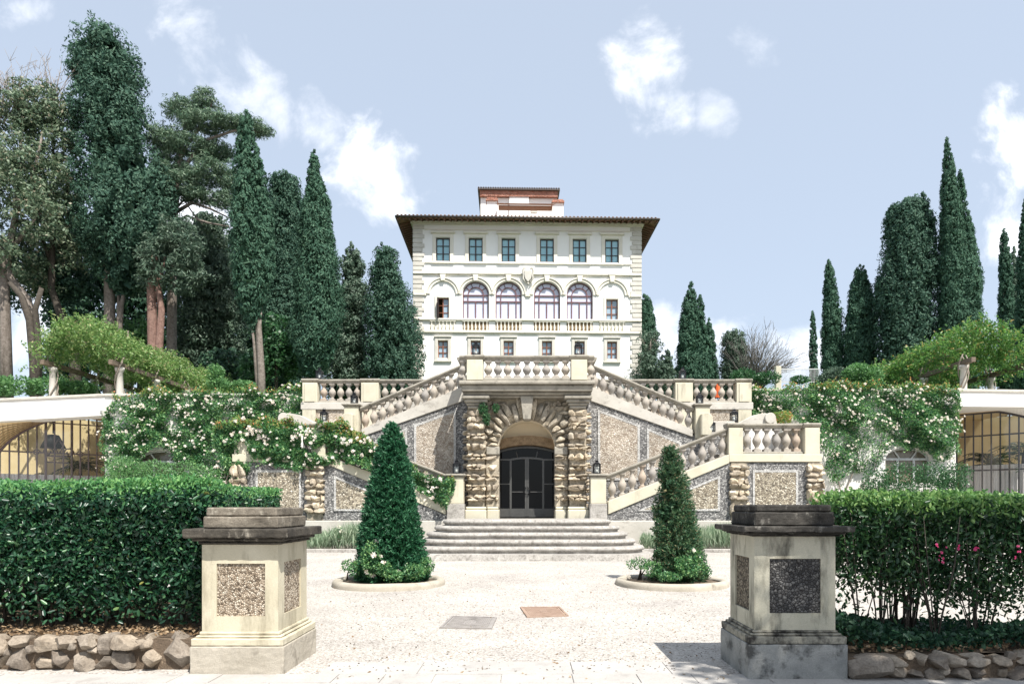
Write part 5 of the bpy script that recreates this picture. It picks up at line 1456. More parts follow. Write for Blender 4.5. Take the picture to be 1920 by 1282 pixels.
# ------------------------------------------------------------------ hedges
rg = np.random.default_rng(41)
hl = thing('hedge', 'dense clipped laurel hedge with glossy dark leaves behind the sunlit pedestal', 'hedge', (-6, 9, 0.3))
xr = lambda y: -3.42 - (y - 7.25) * 0.185
def hedge_pts(n_front, n_top, n_side):
    P, N = [], []
    n = n_front; x = rg.uniform(-9, -3.35, n); z = 0.42 + 1.5 * rg.uniform(size=n) ** 0.85; dpt = rg.uniform(0, 1, n) ** 1.5 * 0.4
    P.append(np.stack([x, 7.3 + dpt, z], 1)); N.append(np.tile([0, -1, 0.35], (n, 1)))
    n = n_top; y = rg.uniform(7.2, 12.2, n); x = -9 + (xr(y) + 9.05) * rg.uniform(0, 1, n); dpt = rg.uniform(0, 1, n) ** 1.5 * 0.28
    P.append(np.stack([x, y, 1.93 - dpt], 1)); N.append(np.tile([0, -0.2, 1], (n, 1)))
    n = n_side; y = rg.uniform(7.25, 12.2, n); z = rg.uniform(0.4, 1.93, n); dpt = rg.uniform(0, 1, n) ** 1.5 * 0.35
    P.append(np.stack([xr(y) - dpt, y, z], 1)); N.append(np.tile([1, -0.1, 0.35], (n, 1)))
    P, N = np.concatenate(P), np.concatenate(N).astype(float)
    # soften the arrises and let the clipped faces wander a little
    nzv = snoise(P, 9, 2.2) * 0.055 + snoise(P, 10, 6.0) * 0.05
    P = P + unit(N) * nzv[:, None]
    ov = np.maximum(0, P[:, 2] - 1.80) + 0; fr_ = np.maximum(0, 7.42 - P[:, 1])
    P[:, 1] += np.clip(ov * 0.9, 0, 0.2) * (fr_ > 0); P[:, 2] -= np.clip(fr_ * 0.5, 0, 0.1) * (P[:, 2] > 1.7)
    return P, N
P, N = hedge_pts(62000, 52000, 30000)
gapn = snoise(P, 12, 3.2) * 0.7 + snoise(P, 14, 9.0) * 0.5
low = np.clip((P[:, 2] - 0.35) / 0.7, 0.25, 1)
keep = rg.uniform(0, 1, len(P)) < np.clip(0.62 + 0.75 * gapn, 0.05, 1) * low
P, N = P[keep], N[keep]
D = N * 0.35 + rg.normal(size=P.shape) * 0.75 + np.array([[0, 0, 0.1]])
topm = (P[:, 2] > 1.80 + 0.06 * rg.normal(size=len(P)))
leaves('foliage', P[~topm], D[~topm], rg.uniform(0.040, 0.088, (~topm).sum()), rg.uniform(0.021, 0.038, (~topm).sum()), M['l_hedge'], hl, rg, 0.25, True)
leaves('top_growth', P[topm], D[topm] + np.array([[0, 0, 0.5]]), rg.uniform(0.034, 0.064, topm.sum()), rg.uniform(0.018, 0.028, topm.sum()), M['l_hedge_top'], hl, rg, 0.25, True)  # top leaves in a brightened colour that stands for sunlight
n = 6000; y = rg.uniform(8.0, 12, n)
Q = np.stack([-9 + (xr(y) - 0.4 + 9) * rg.uniform(0, 1, n), y, rg.uniform(0.45, 1.68, n)], 1)
leaves('inner_foliage', Q, rg.normal(size=Q.shape), 0.2, 0.11, M['l_hedge'], hl, rg)
g = MB()
for i in range(70):
    x = rg.uniform(-8.8, -3.6); y = rg.uniform(7.45, 8.4)
    g.tube([(x, y, 0.25), (x + rg.uniform(-0.1, 0.1), y, 0.8), (x + rg.uniform(-0.2, 0.2), y + rg.uniform(-0.1, 0.1), 1.5)], [0.018, 0.014, 0.006], 5)
g.build('stems', M['bark_dark'], hl)

hr = thing('hedge', 'leggy hedge with bare lower stems and a few pink flowers behind the shaded pedestal', 'hedge', (6, 7.6, 0.2))
rg = np.random.default_rng(43)
base = []
for i in range(50):
    x = 3.3 + 5.4 * (i + rg.uniform(-0.9, 0.9)) / 50
    x = x + 0.20 * math.sin(x * 5.2) + 0.1 * math.sin(x * 11)
    base.append((x, rg.uniform(7.2, 7.8)))
g = MB(); TP = []
for x, y in base:
    for k in range(rg.integers(2, 6)):
        a, b = rg.uniform(-0.26, 0.26), rg.uniform(-0.15, 0.15)
        pts = [(x + rg.uniform(-0.03, 0.03), y, 0.15), (x + a * 0.3, y + b * 0.3, 0.55), (x + a * 0.8, y + b, 1.05), (x + a * 1.1, y + b * 1.2, 1.55)]
        g.tube(pts, list(np.array([0.011, 0.009, 0.007, 0.004]) * rg.uniform(0.6, 1.15)), 5); TP.append(pts)
g.build('stems', M['bark_dark'], hr)
n = 42000
x = rg.uniform(3.24, 9.0, n); y = rg.uniform(7.15, 7.98, n); z = 0.36 + 1.43 * rg.beta(1.75, 1.15, n)
P = np.stack([x, y, z], 1)
P[:, 2] += 0.05 * snoise(P, 3, 3.5)
lown = snoise(P * np.array([[1, 1, 0.6]]), 17, 3.4)
keep = (rg.uniform(0, 1, n) < np.clip((z - 0.58) / 0.42 + 0.5 * lown, 0.16, 1))
P = P[keep]
D = rg.normal(size=P.shape) * 0.8 + np.array([[0, -0.15, 0.25]])
topm = P[:, 2] > 1.70 + 0.05 * rg.normal(size=len(P))
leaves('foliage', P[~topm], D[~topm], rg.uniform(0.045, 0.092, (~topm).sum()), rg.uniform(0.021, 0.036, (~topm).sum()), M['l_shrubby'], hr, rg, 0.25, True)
# dense top, sunlight put into its lighter leaf colour
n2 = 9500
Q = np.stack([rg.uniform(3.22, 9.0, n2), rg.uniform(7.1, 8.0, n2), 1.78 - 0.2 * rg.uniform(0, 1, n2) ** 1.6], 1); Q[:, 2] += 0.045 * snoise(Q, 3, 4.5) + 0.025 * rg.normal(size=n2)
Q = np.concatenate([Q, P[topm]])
leaves('top_growth', Q, rg.normal(size=Q.shape) * 0.6 + np.array([[0, 0, 0.55]]), rg.uniform(0.04, 0.075, len(Q)), rg.uniform(0.021, 0.033, len(Q)), M['l_hedge_sun'], hr, rg, 0.25, True)
fc = []
for px, py, k in ((1762, 1028, 4), (1766, 1040, 5), (1799, 1023, 3), (1832, 1032, 3), (1910, 1034, 3), (1906, 1050, 2)):
    for j in range(k): fc.append((X(px + rg.normal() * 4, 7.12), 7.13, Z(py + rg.normal() * 9, 7.12)))
fc = np.array(fc)
Pp, Dd, Ll, Ww = rosettes(rg, fc, np.tile([0.1, -1, 0.3], (len(fc), 1)) + rg.normal(size=fc.shape) * 0.3, rg.uniform(0.010, 0.021, len(fc)), 6)
leaves('blossoms', Pp, Dd, Ll, Ww, M['petal_pink'], hr, rg)

# ground cover under the right hedge
n = 13000
x = rg.uniform(3.05, 9, n); y = rg.uniform(6.85, 8.25, n)
P = np.stack([x, y, np.full(n, 0.22)], 1)
h = np.clip(0.13 + 0.20 * snoise(P, 5, 2.8) + 0.12 * np.exp(-((P[:, 0] - 3.3) / 0.7) ** 2), 0.0, 0.5)
k = h > 0.02; P, h = P[k], h[k]
P[:, 2] += rg.uniform(0, 1, len(P)) ** 0.7 * h
tag(leaves('ground_cover', P, rg.normal(size=P.shape) + np.array([[0, -0.1, 0.3]]), rg.uniform(0.04, 0.075, len(P)), rg.uniform(0.026, 0.045, len(P)), M['l_ground'], None, rg, 0.2, True), kind='stuff')
n = 1500
P = np.concatenate([np.stack([rg.uniform(-8.8, -3.3, n), rg.uniform(7.12, 7.6, n), 0.33 + rg.uniform(0, 0.05, n)], 1), np.stack([rg.uniform(3.1, 8.8, n), rg.uniform(6.8, 7.4, n), 0.23 + rg.uniform(0, 0.04, n)], 1)])
tag(leaves('leaf_litter', P, rg.normal(size=P.shape) * np.array([[1, 1, 0.35]]), rg.uniform(0.03, 0.07, 2 * n), rg.uniform(0.015, 0.035, 2 * n), M['litter'], None, rg), kind='stuff')

# ------------------------------------------------------------------ round planters with clipped cones
def planter(label, cx_, cy_):
    p = thing('round_planter', label, 'planter', (cx_, cy_, 0.02), 'round stone-edged planting beds')
    g = MB(); r1, r0 = 1.17, 0.99; n = 96
    prof = [(r1, -0.05), (r1 + 0.005, 0.05), (r1 - 0.015, 0.10), (r1 - 0.06, 0.125), (r0 + 0.04, 0.122), (r0, 0.09), (r0, -0.05)]
    g.lathe((cx_, cy_, 0.02), prof, n, True, 0, False)
    P = np.array(g.v); P += (snoise(P, 8, 5) * 0.008)[:, None] * np.array([[0.6, 0.6, 1]]); g.v = [tuple(q) for q in P]
    g.build('kerb', M['plinth'], p)
    s = MB(); s.lathe((cx_, cy_, 0.02), [(0.995, 0.06), (0.8, 0.085), (0.4, 0.10), (0.02, 0.11)], 40)
    s.build('soil', M['soil'], p)
    return p
PLX, PRX, PY_ = X(730, 14.6), X(1259, 14.6), 14.6
planter('round stone kerb bed holding the dense yew cone', PLX, PY_)
planter('round stone kerb bed holding the sparse brownish conifer', PRX, PY_)

def cone(label, mat, d, prof, nl, L, Wd, seed, sparse=0.0, clen=0.16):
    rg = np.random.default_rng(seed)
    p = thing('topiary_cone', label, 'topiary', (X(prof[-1][0], d), d, 0.1))
    st = np.array(prof, float)
    z = Z(st[:, 1], d); x = X(st[:, 0], d); r = st[:, 2] / F * d
    zs = np.linspace(z[-1], z[0], 300); rr = np.interp(zs, z[::-1], r[::-1]); xx = np.interp(zs, z[::-1], x[::-1])
    per = 14; nc = nl // per; w = rr + 0.03; k = rg.choice(300, nc, p=w / w.sum()); th = rg.uniform(0, 6.283, nc)
    out = np.stack([np.cos(th), np.sin(th), np.zeros(nc)], 1); B = np.stack([xx[k], np.full(nc, d), zs[k]], 1)
    nv = snoise(B + out * rr[k][:, None], seed, 5.0)
    f = rg.uniform(0.80, 1.0, nc) + (0.05 + 0.07 * sparse) * nv
    keep = nv > -1.6 + sparse * 1.5
    C = (B + out * (rr[k] * f)[:, None])[keep]; A = (out * 0.9 + np.array([[0, 0, 0.55]]))[keep] + rg.normal(size=C.shape) * 0.25
    Pp, Dd = clumps(rg, C, A, clen, clen * 0.36, per, 0.9, 0.45)
    ni = int(len(Pp) * 0.12); k = rg.choice(300, ni, p=w / w.sum()); th = rg.uniform(0, 6.283, ni); q = rr[k] * np.sqrt(rg.uniform(0, 0.6, ni))
    P2 = np.stack([xx[k] + np.cos(th) * q, d + np.sin(th) * q, zs[k]], 1)
    Pa = np.concatenate([Pp, P2]); Da = np.concatenate([Dd, rg.normal(size=P2.shape)])
    La = np.concatenate([rg.uniform(0.7, 1.3, len(Pp)) * L, np.full(ni, L * 2.2)]); Wa = np.concatenate([np.full(len(Pp), Wd), np.full(ni, Wd * 2.4)])
    kz = Pa[:, 2] > 0.10
    leaves('crown', Pa[kz], Da[kz], La[kz], Wa[kz], mat, p, rg)
    g = MB().tube([(x[-1], d, 0.05), (x[-1], d, z[-1] + 0.5), (x[0], d, z[0] - 0.3)], [0.07, 0.06, 0.012], 8); g.build('trunk', M['bark_dark'], p)
    return p
cone('tall dense dark green yew cone clipped to a blunt point', M['l_yew'], 14.6, [(736, 794, 2), (735, 806, 11), (735, 830, 21), (734, 870, 30), (734, 920, 41), (734, 970, 50), (735, 1020, 60), (736, 1060, 66), (736, 1085, 66)], 52000, 0.085, 0.026, 51)
cone('shorter sparse conifer cone with brownish dry needles', M['l_dry'], 14.6, [(1257, 838, 3), (1257, 850, 10), (1258, 880, 18), (1260, 920, 27), (1262, 970, 37), (1264, 1020, 46), (1266, 1060, 54), (1266, 1085, 56)], 26000, 0.085, 0.022, 52, 0.75, 0.24)

def bush(name, label, cat, mat, blobs, d, n, L, Wd, seed, flowers=0, group=None, zlo=0.1, stems=0, fmat='petal', fr=0.05, base=None):
    """a loose shrub traced as blobs (px, py, rx, ry) at depth d"""
    rg = np.random.default_rng(seed)
    p = thing(name, label, cat, base or (X(blobs[0][0], d), d, zlo), group)
    Ps, Ns = [], []
    tot = sum(b[2] * b[3] for b in blobs)
    for b in blobs:
        px, py, rx, ry = b[:4]; dy = b[4] if len(b) > 4 else 0; dd_ = d + dy
        m = int(n * rx * ry / tot); u = unit(rg.normal(size=(m, 3)))
        f = rg.uniform(0.2, 1, m) ** 0.45 * (1 + 0.16 * snoise(u, int(rg.integers(1 << 30)), 4))
        r = np.array([rx, min(rx, ry * 1.4), ry]) / F * dd_
        Ps.append(np.array([X(px, dd_), dd_, Z(py, dd_)]) + u * f[:, None] * r); Ns.append(u)
    P, N = np.concatenate(Ps), np.concatenate(Ns)
    k = P[:, 2] > zlo; P, N = P[k], N[k]
    gapn = snoise(P, seed + 5, 3.0 / max(0.35, blobs[0][2] / F * d))
    k = rg.uniform(0, 1, len(P)) < np.clip(0.75 + 0.45 * gapn, 0.15, 1); P, N = P[k], N[k]
    leaves('foliage', P, N * 0.7 + rg.normal(size=P.shape) * 0.7 + np.array([[0, 0, 0.25]]), rg.uniform(0.7, 1.3, len(P)) * L, rg.uniform(0.75, 1.2, len(P)) * Wd, mat, p, rg)
    if stems:
        g = MB()
        for i in range(stems):
            b = blobs[rg.integers(len(blobs))]
            tx, tz = X(b[0] + rg.uniform(-0.6, 0.6) * b[2], d), Z(b[1] - rg.uniform(-0.2, 0.6) * b[3], d); bx = X(b[0] + rg.uniform(-0.25, 0.25) * b[2], d)
            g.tube([(bx, d, zlo), ((bx + tx) / 2 + rg.uniform(-0.05, 0.05), d, (zlo + tz) / 2), (tx, d + rg.uniform(-0.2, 0.2), tz)], [0.02, 0.014, 0.006], 5)
        g.build('stems', M['bark_dark'], p)
    if flowers:
        kk = rg.choice(len(P), flowers); fx = P[kk] + N[kk] * 0.03 + np.array([[0, -0.04, 0.02]])
        Pp, Dd, Ll, Ww = rosettes(rg, fx, N[kk] + np.array([[0, -0.7, 0.4]]), rg.uniform(0.7, 1.3, flowers) * fr, 7)
        leaves('blossoms', Pp, Dd, Ll, Ww, M[fmat], p, rg, kind='stuff' if flowers > 100 else None)
    return p
bush('rose_bush', 'low white rose bush ringing the foot of the dense yew cone', 'rose bush', M['l_rose'], [(668, 1066, 16, 18, -0.4), (696, 1050, 20, 34, -0.7), (738, 1078, 22, 12, -0.85), (776, 1070, 24, 16, -0.65), (800, 1060, 15, 18, -0.3), (652, 1060, 14, 12, 0), (720, 1066, 16, 16, -0.8)],
     14.6, 4600, 0.055, 0.028, 61, 9, zlo=0.12, stems=14, fr=0.055)
bush('rose_bush', 'low loose rose bush around the foot of the brownish conifer', 'rose bush', M['l_rose'], [(1200, 1056, 26, 12, -0.2), (1224, 1066, 18, 16, -0.6), (1254, 1080, 22, 10, -0.85), (1288, 1062, 26, 22, -0.7), (1316, 1068, 18, 14, -0.3), (1300, 1046, 18, 20, -0.5)],
     14.6, 4600, 0.055, 0.026, 62, 7, zlo=0.12, stems=14, fr=0.045)

# ------------------------------------------------------------------ inspection covers in the gravel
def cover(label, pts, mat, grid):
    c = Vector((sum(p[0] for p in pts) / 4, sum(p[1] for p in pts) / 4, 0.012))
    p = thing('inspection_cover', label, 'inspection cover', tuple(c))
    P = [Vector((a, b, 0)) for a, b in pts]
    def quad(u0, u1, v0, v1, z0, z1, g):
        bil = lambda u, v: P[0].lerp(P[1], u).lerp(P[3].lerp(P[2], u), v)
        q = [bil(u0, v0), bil(u1, v0), bil(u1, v1), bil(u0, v1)]
        g.add([(a.x, a.y, z0) for a in q] + [(a.x, a.y, z1) for a in q], [(0, 1, 2, 3)[::-1], (4, 5, 6, 7), (0, 1, 5, 4), (1, 2, 6, 5), (2, 3, 7, 6), (3, 0, 4, 7)])
    g = MB()
    for u0, u1, v0, v1 in ((0, 1, 0, 0.05), (0, 1, 0.95, 1), (0, 0.045, 0.0505, 0.9495), (0.955, 1, 0.0505, 0.9495)): quad(u0, u1, v0, v1, -0.03, 0.020, g)
    g.build('frame', mat, p)
    g = MB(); quad(0.05, 0.95, 0.056, 0.944, -0.03, 0.012, g)
    nx, ny = grid
    for i in range(nx):
        for j in range(ny):
            u, v = 0.08 + 0.84 * (i + 0.5) / nx, 0.09 + 0.82 * (j + 0.5) / ny
            if abs(u - 0.5) < 0.1 and abs(v - 0.5) < 0.17: continue
            quad(u - 0.3 * 0.84 / nx, u + 0.3 * 0.84 / nx, v - 0.3 * 0.82 / ny, v + 0.3 * 0.82 / ny, 0.0125, 0.017, g)
    for i in range(3): quad(0.42 + i * 0.06, 0.45 + i * 0.06, 0.36, 0.64, 0.0125, 0.018, g)
    g.build('plate', mat, p)
cover('worn grey iron inspection cover, the larger one nearer the viewer', [(-1.19, 9.42), (-0.475, 9.35), (-0.445, 10.3), (-1.13, 10.42)], M['iron_grey'], (22, 16))
cover('reddish rusty inspection cover farther out toward the steps', [(0.0, 10.33), (0.63, 10.46), (0.54, 11.4), (-0.113, 11.35)], M['rust'], (20, 16))

# ------------------------------------------------------------------ lanterns
def lantern(loc, label, h=0.5):
    p = thing('lantern', label, 'lantern', loc, 'black lanterns of the stairs and balustrades')
    x, y, z = loc; k = h / 0.5; w_ = 0.11 * k
    g = MB()
    g.box(x - w_ * 1.15, x + w_ * 1.15, y - w_ * 1.15, y + w_ * 1.15, z, z + 0.045 * k)
    for sx in (-1, 1):
        for sy in (-1, 1): g.box(x + sx * w_ - 0.019, x + sx * w_ + 0.019, y + sy * w_ - 0.019, y + sy * w_ + 0.019, z + 0.0302, z + 0.34 * k)
    for sx in (-1, 1):
        g.box(x + sx * w_ - 0.01, x + sx * w_ + 0.01, y - w_ + 0.02, y + w_ - 0.02, z + 0.285 * k, z + 0.315 * k); g.box(x - w_ + 0.02, x + w_ - 0.02, y + sx * w_ - 0.01, y + sx * w_ + 0.01, z + 0.285 * k, z + 0.315 * k)
    g.build('frame', M['black'], p)
    g = MB(); g.box(x - w_ * 1.2, x + w_ * 1.2, y - w_ * 1.2, y + w_ * 1.2, z + 0.3402 * k, z + 0.365 * k)
    g.lathe((x, y, z + 0.3655 * k), [(w_ * 1.5, 0), (w_ * 0.75, 0.05 * k), (w_ * 0.7, 0.06 * k), (w_ * 0.7, 0.10 * k), (w_ * 0.95, 0.105 * k), (w_ * 0.2, 0.135 * k)], 4, False, math.pi / 4)
    ro = g.build('roof', M['black'], p)
    MB().tube([(x + 0.045 * k * math.cos(R(a)), y, z + 0.515 * k + 0.035 * k * math.sin(R(a))) for a in range(0, 361, 30)], 0.006, 5).build('ring', M['black'], ro)
    g = MB(); e = w_ - 0.004
    for sx in (-1, 1):
        g.add([(x + sx * e, y - e, z + 0.032), (x + sx * e, y + e, z + 0.032), (x + sx * e, y + e, z + 0.338 * k), (x + sx * e, y - e, z + 0.338 * k)], [(0, 1, 2, 3)])
        g.add([(x - e, y + sx * e, z + 0.032), (x + e, y + sx * e, z + 0.032), (x + e, y + sx * e, z + 0.338 * k), (x - e, y + sx * e, z + 0.338 * k)], [(0, 1, 2, 3)])
    g.build('glass', M['clear'], p)
    g = MB(); g.lathe((x, y, z + 0.0305), [(0.05 * k, 0), (0.05 * k, 0.17 * k), (0.045 * k, 0.175 * k)], 14); g.tube([(x, y, z + 0.2 * k), (x, y, z + 0.225 * k)], 0.004, 4); g.build('candle', M['candle'], p)
zr = zt0 + 0.09 + ht + 0.163
zbal = zb0 + 0.1 + hb + 0.163
lantern((X(596, dt), dt + 0.24, zr), 'black lantern on the terrace end pier in front of the cypresses')
lantern((X(1282, dt), dt + 0.24, zr), 'black lantern on the terrace pier right of the villa, against the sky')
lantern((X(892.5, db), db, zbal), 'black lantern on the rose-side pier of the central balcony')
lantern((X(1084, db), db, zbal), 'black lantern on the balcony pier toward the bare staircase')
lantern((X(662, d2), d2 + 0.2, Z(757, d2)), 'black lantern on the pier at the foot of the upper left stair flight', 0.46)
lantern((X(1314, d2), d2 + 0.2, Z(757, d2)), 'black lantern on the pier at the foot of the upper right stair flight', 0.46)
lantern((X(855, d1), d1 + 0.2, Z(888, d1)), 'black lantern on the rose-draped pier beside the portal')
lantern((X(1120, d1), d1 + 0.2, Z(888, d1)), 'black lantern on the bare lower pier right of the grotto door')
lantern((X(1376, 27.6), 27.6, Z(791, 27.6)), 'large black lantern on the parapet block behind the bare platform', 0.52)
lantern((X(1334, 26.9), 26.9, 4.55), 'black lantern half hidden behind the sloping rail of the bare staircase', 0.48)
lantern((X(608, 27.6), 27.6, Z(791, 27.6)), 'large black lantern on the parapet block above the climbing roses', 0.52)
lantern((X(645, 26.9), 26.9, 4.55), 'black lantern low behind the roses of the left staircase', 0.48)

# orange cloth behind the right terrace balusters: a small folded parasol
fp = thing('folded_parasol', 'small folded orange parasol glimpsed between the right terrace balusters', 'parasol', (X(1346, 30.6), 30.6, TERR))
g = MB(); px_ = X(1346, 30.6); n_ = 16
prof = [(0.16, 0.32), (0.12, 0.6), (0.085, 0.85), (0.04, 1.0), (0.012, 1.05)]
V_ = [(px_ + r_ * (1 + 0.35 * math.cos(k * math.pi)) * math.cos(6.283 * k / n_), 30.6 + r_ * (1 + 0.35 * math.cos(k * math.pi)) * math.sin(6.283 * k / n_), TERR + z_) for r_, z_ in prof for k in range(n_)]
g.add(V_, [(j * n_ + k, j * n_ + (k + 1) % n_, (j + 1) * n_ + (k + 1) % n_, (j + 1) * n_ + k) for j in range(len(prof) - 1) for k in range(n_)], True)
g.build('canopy', M['orange'], fp); MB().tube([(px_, 30.6, TERR - 0.02), (px_, 30.6, TERR + 1.12)], 0.015, 6).build('pole', M['wood'], fp)
MB().lathe((px_, 30.6, TERR - 0.02), [(0.16, 0), (0.16, 0.05), (0.03, 0.08)], 14).build('base', M['black'], fp)

# ------------------------------------------------------------------ climbing roses
def inpoly(P, poly):
    x, y = P[:, 0], P[:, 1]; c = np.zeros(len(P), bool); j = len(poly) - 1
    for i in range(len(poly)):
        (xi, yi), (xj, yj) = poly[i], poly[j]
        c ^= ((yi > y) != (yj > y)) & (x < (xj - xi) * (y - yi) / ((yj - yi) or 1e-9) + xi); j = i
    return c
def climber(label, poly, holes, d, thick, n, nf, seed, stems, young_top, fr=0.058, thin=None, group='climbing white roses'):
    """a rose trained over a wall or rail: poly is its traced outline, holes stay bare, thick is how far it bulges forward"""
    rg = np.random.default_rng(seed)
    xs_, ys_ = [p[0] for p in poly], [p[1] for p in poly]
    p = thing('climbing_rose', label, 'climbing rose', (X(sum(xs_) / len(xs_), d), d, 0.2), group)
    m = n * 4
    Q = np.stack([rg.uniform(min(xs_) - 6, max(xs_) + 6, m), rg.uniform(min(ys_) - 8, max(ys_) + 6, m)], 1)
    q3 = np.stack([Q[:, 0], Q[:, 1], np.zeros(m)], 1)
    W_ = Q + np.stack([snoise(q3, seed, 0.16), snoise(q3, seed + 1, 0.16)], 1) * 7 + rg.normal(size=Q.shape) * 2.5
    k = inpoly(W_, poly)
    for hx, hy, rx, ry in holes: k &= ((W_[:, 0] - hx) / rx) ** 2 + ((W_[:, 1] - hy) / ry) ** 2 > 1
    den = snoise(q3, seed + 2, 0.11)
    pr = np.clip(0.74 + 0.5 * den, 0.06, 1)
    if thin is not None: pr *= thin(Q)
    k &= rg.uniform(0, 1, m) < pr
    Q = Q[k][:n]; q3 = np.stack([Q[:, 0], Q[:, 1], np.zeros(len(Q))], 1)
    bulge = np.clip(0.55 + 0.45 * snoise(q3, seed + 3, 0.13), 0.1, 1.1) * thick
    dep = d - bulge * rg.uniform(0, 1, len(Q)) ** 0.5
    P = np.stack([X(Q[:, 0], dep), dep, Z(Q[:, 1], dep)], 1)
    D = rg.normal(size=P.shape) * 0.75 + np.array([[0, -0.45, -0.05]])
    yt = np.interp(Q[:, 0], [a for a, b in young_top], [b for a, b in young_top]) if young_top else None
    yg = (Q[:, 1] < yt + rg.normal(size=len(Q)) * 5) & (rg.uniform(0, 1, len(Q)) < 0.38) if young_top else np.zeros(len(Q), bool)
    leaves('foliage', P[~yg], D[~yg], rg.uniform(0.075, 0.135, (~yg).sum()), rg.uniform(0.045, 0.075, (~yg).sum()), M['l_rose'], p, rg)
    if yg.any(): leaves('top_growth', P[yg] + np.array([[0, -0.06, 0.06]]), D[yg] + np.array([[0, 0, 0.6]]), rg.uniform(0.07, 0.14, yg.sum()), rg.uniform(0.035, 0.06, yg.sum()), M['l_young'], p, rg)
    kk = rg.choice(len(Q), nf)
    clus = rg.choice([1, 1, 1, 2, 3, 5], nf); idx = np.repeat(kk, clus)
    FC = P[idx] + rg.normal(size=(len(idx), 3)) * np.array([[0.12, 0.02, 0.09]]); FC[:, 1] = d - bulge[idx] - 0.03
    Pp, Dd, Ll, Ww = rosettes(rg, FC, np.tile([0.1, -1, 0.45], (len(FC), 1)) + rg.normal(size=FC.shape) * 0.4, rg.uniform(0.45, 1.35, len(FC)) * fr, 6)
    leaves('blossoms', Pp, Dd, Ll, Ww, M['petal'], p, rg, kind='stuff')
    g = MB()
    for st in stems:
        pts = [(X(a, d - 0.05), d - 0.05 - 0.03 * math.sin(i * 1.7), Z(b, d - 0.05)) for i, (a, b) in enumerate(st)]
        g.tube(pts, list(np.linspace(0.035, 0.012, len(pts))), 6)
    if stems: g.build('stems', M['twig'], p)
climber('white climbing rose covering the wall left of the staircase, thick with blossom', [(190, 775), (215, 742), (300, 730), (420, 733), (566, 724), (567, 795), (520, 806), (460, 815), (448, 880), (425, 912), (395, 900), (370, 878), (345, 868), (322, 848), (280, 842), (258, 868), (225, 895), (196, 880), (188, 830)],
        [(490, 758, 8, 6)], 29.92, 0.6, 30000, 210, 81, [[(420, 1000), (415, 900), (390, 830), (330, 780)], [(430, 1000), (440, 900), (470, 820), (520, 770)], [(215, 1000), (220, 900), (230, 800)]], [(190, 752), (300, 738), (566, 735)])
climber('white climbing rose covering the wall right of the staircase, with bare stems below', [(1405, 735), (1470, 724), (1560, 716), (1660, 720), (1740, 722), (1795, 728), (1800, 770), (1808, 800), (1796, 850), (1772, 866), (1738, 850), (1700, 834), (1662, 845), (1640, 880), (1600, 888), (1570, 905), (1545, 880), (1538, 800), (1500, 790), (1405, 785)],
        [(1575, 770, 10, 8)], 29.92, 0.6, 28000, 170, 82, [[(1575, 1010), (1578, 930), (1565, 870), (1560, 800)], [(1580, 1010), (1600, 930), (1640, 880), (1660, 800)], [(1578, 1010), (1585, 920), (1610, 860), (1600, 790)], [(1582, 1000), (1612, 920), (1650, 890)]],
        [(1405, 732), (1600, 730), (1795, 735)], thin=lambda Q: np.where((Q[:, 1] > 800) & (Q[:, 0] < 1690), 0.5, 1.0))
climber('climbing rose with pale pink-white blossom draped over the left stair balustrade', [(398, 812), (415, 797), (450, 786), (530, 790), (590, 800), (612, 786), (650, 800), (700, 832), (760, 868), (805, 893), (855, 900), (846, 930), (835, 950), (800, 926), (770, 905), (735, 880), (700, 876), (655, 866), (600, 872), (545, 878), (495, 872), (470, 862), (445, 900), (415, 880), (405, 840)],
        [(458, 848, 11, 24), (566, 824, 11, 17), (604, 842, 11, 14), (583, 838, 9, 14)], 24.6, 0.62, 30000, 95, 83, [[(430, 975), (425, 900), (450, 830), (520, 815)], [(760, 975), (720, 900), (660, 850)]],
        [(398, 808), (450, 800), (530, 800), (610, 803), (700, 840), (855, 905)], 0.068)

# ------------------------------------------------------------------ lavender, low shrubs, box bushes
for s in (-1, 1):
    rg = np.random.default_rng(90 + s)
    n = 9000
    x = s * rg.uniform(3.9, 10.6, n); y = rg.uniform(22.9, 24.2, n)
    B = np.stack([x, y, np.full(n, 0.18)], 1)
    h = np.clip(0.75 + 0.25 * snoise(B, 91 + s, 2.2), 0.15, 1.0)
    P = B.copy(); P[:, 2] += h * rg.uniform(0.3, 0.9, n)
    D = np.array([[0, 0, 1.0]]) + rg.normal(size=P.shape) * 0.32
    o = leaves('lavender', P, D, h * 0.6, rg.uniform(0.012, 0.024, n), M['l_lavender'], None, rg)
    tag(o, kind='stuff')
    g = MB().box(s * 3.7, s * 10.8, 22.6, 22.78, 0.05, 0.28); tag(g.build('kerb', M['step'], bevel=0.02), kind='structure')
    g = MB().box(s * 3.7, s * 10.8, 22.785, 24.39, 0.05, 0.2); tag(g.build('soil', M['soil']), kind='structure')
bush('rose_bush', 'small white rose standing in the lavender left of the yew cone', 'rose bush', M['l_rose'], [(632, 1000, 14, 14), (622, 1004, 9, 10)], 23.2, 900, 0.06, 0.03, 95, 9, zlo=0.2, stems=5, fr=0.07)
k = 0
for px, py, rx, ry in ((232, 878, 36, 26), (290, 882, 36, 22), (345, 882, 34, 20), (385, 888, 30, 20)):
    bush('shrub', ['loose leafy shrub against the left glazing, first from the glazed gate', 'loose leafy shrub below the left arched window', 'low leafy shrub right of the left arched window', 'low leafy shrub nearest the left stone stair pillar'][k], 'shrub', M['l_bush'], [(px, py, rx, ry), (px - 8, py + 28, rx, ry + 8), (px + 8, py + 55, rx, ry + 20)], 28.6, 5200, 0.10, 0.05, 100 + k, group='shrubs in front of the wings', zlo=0.15, stems=9); k += 1
k = 0
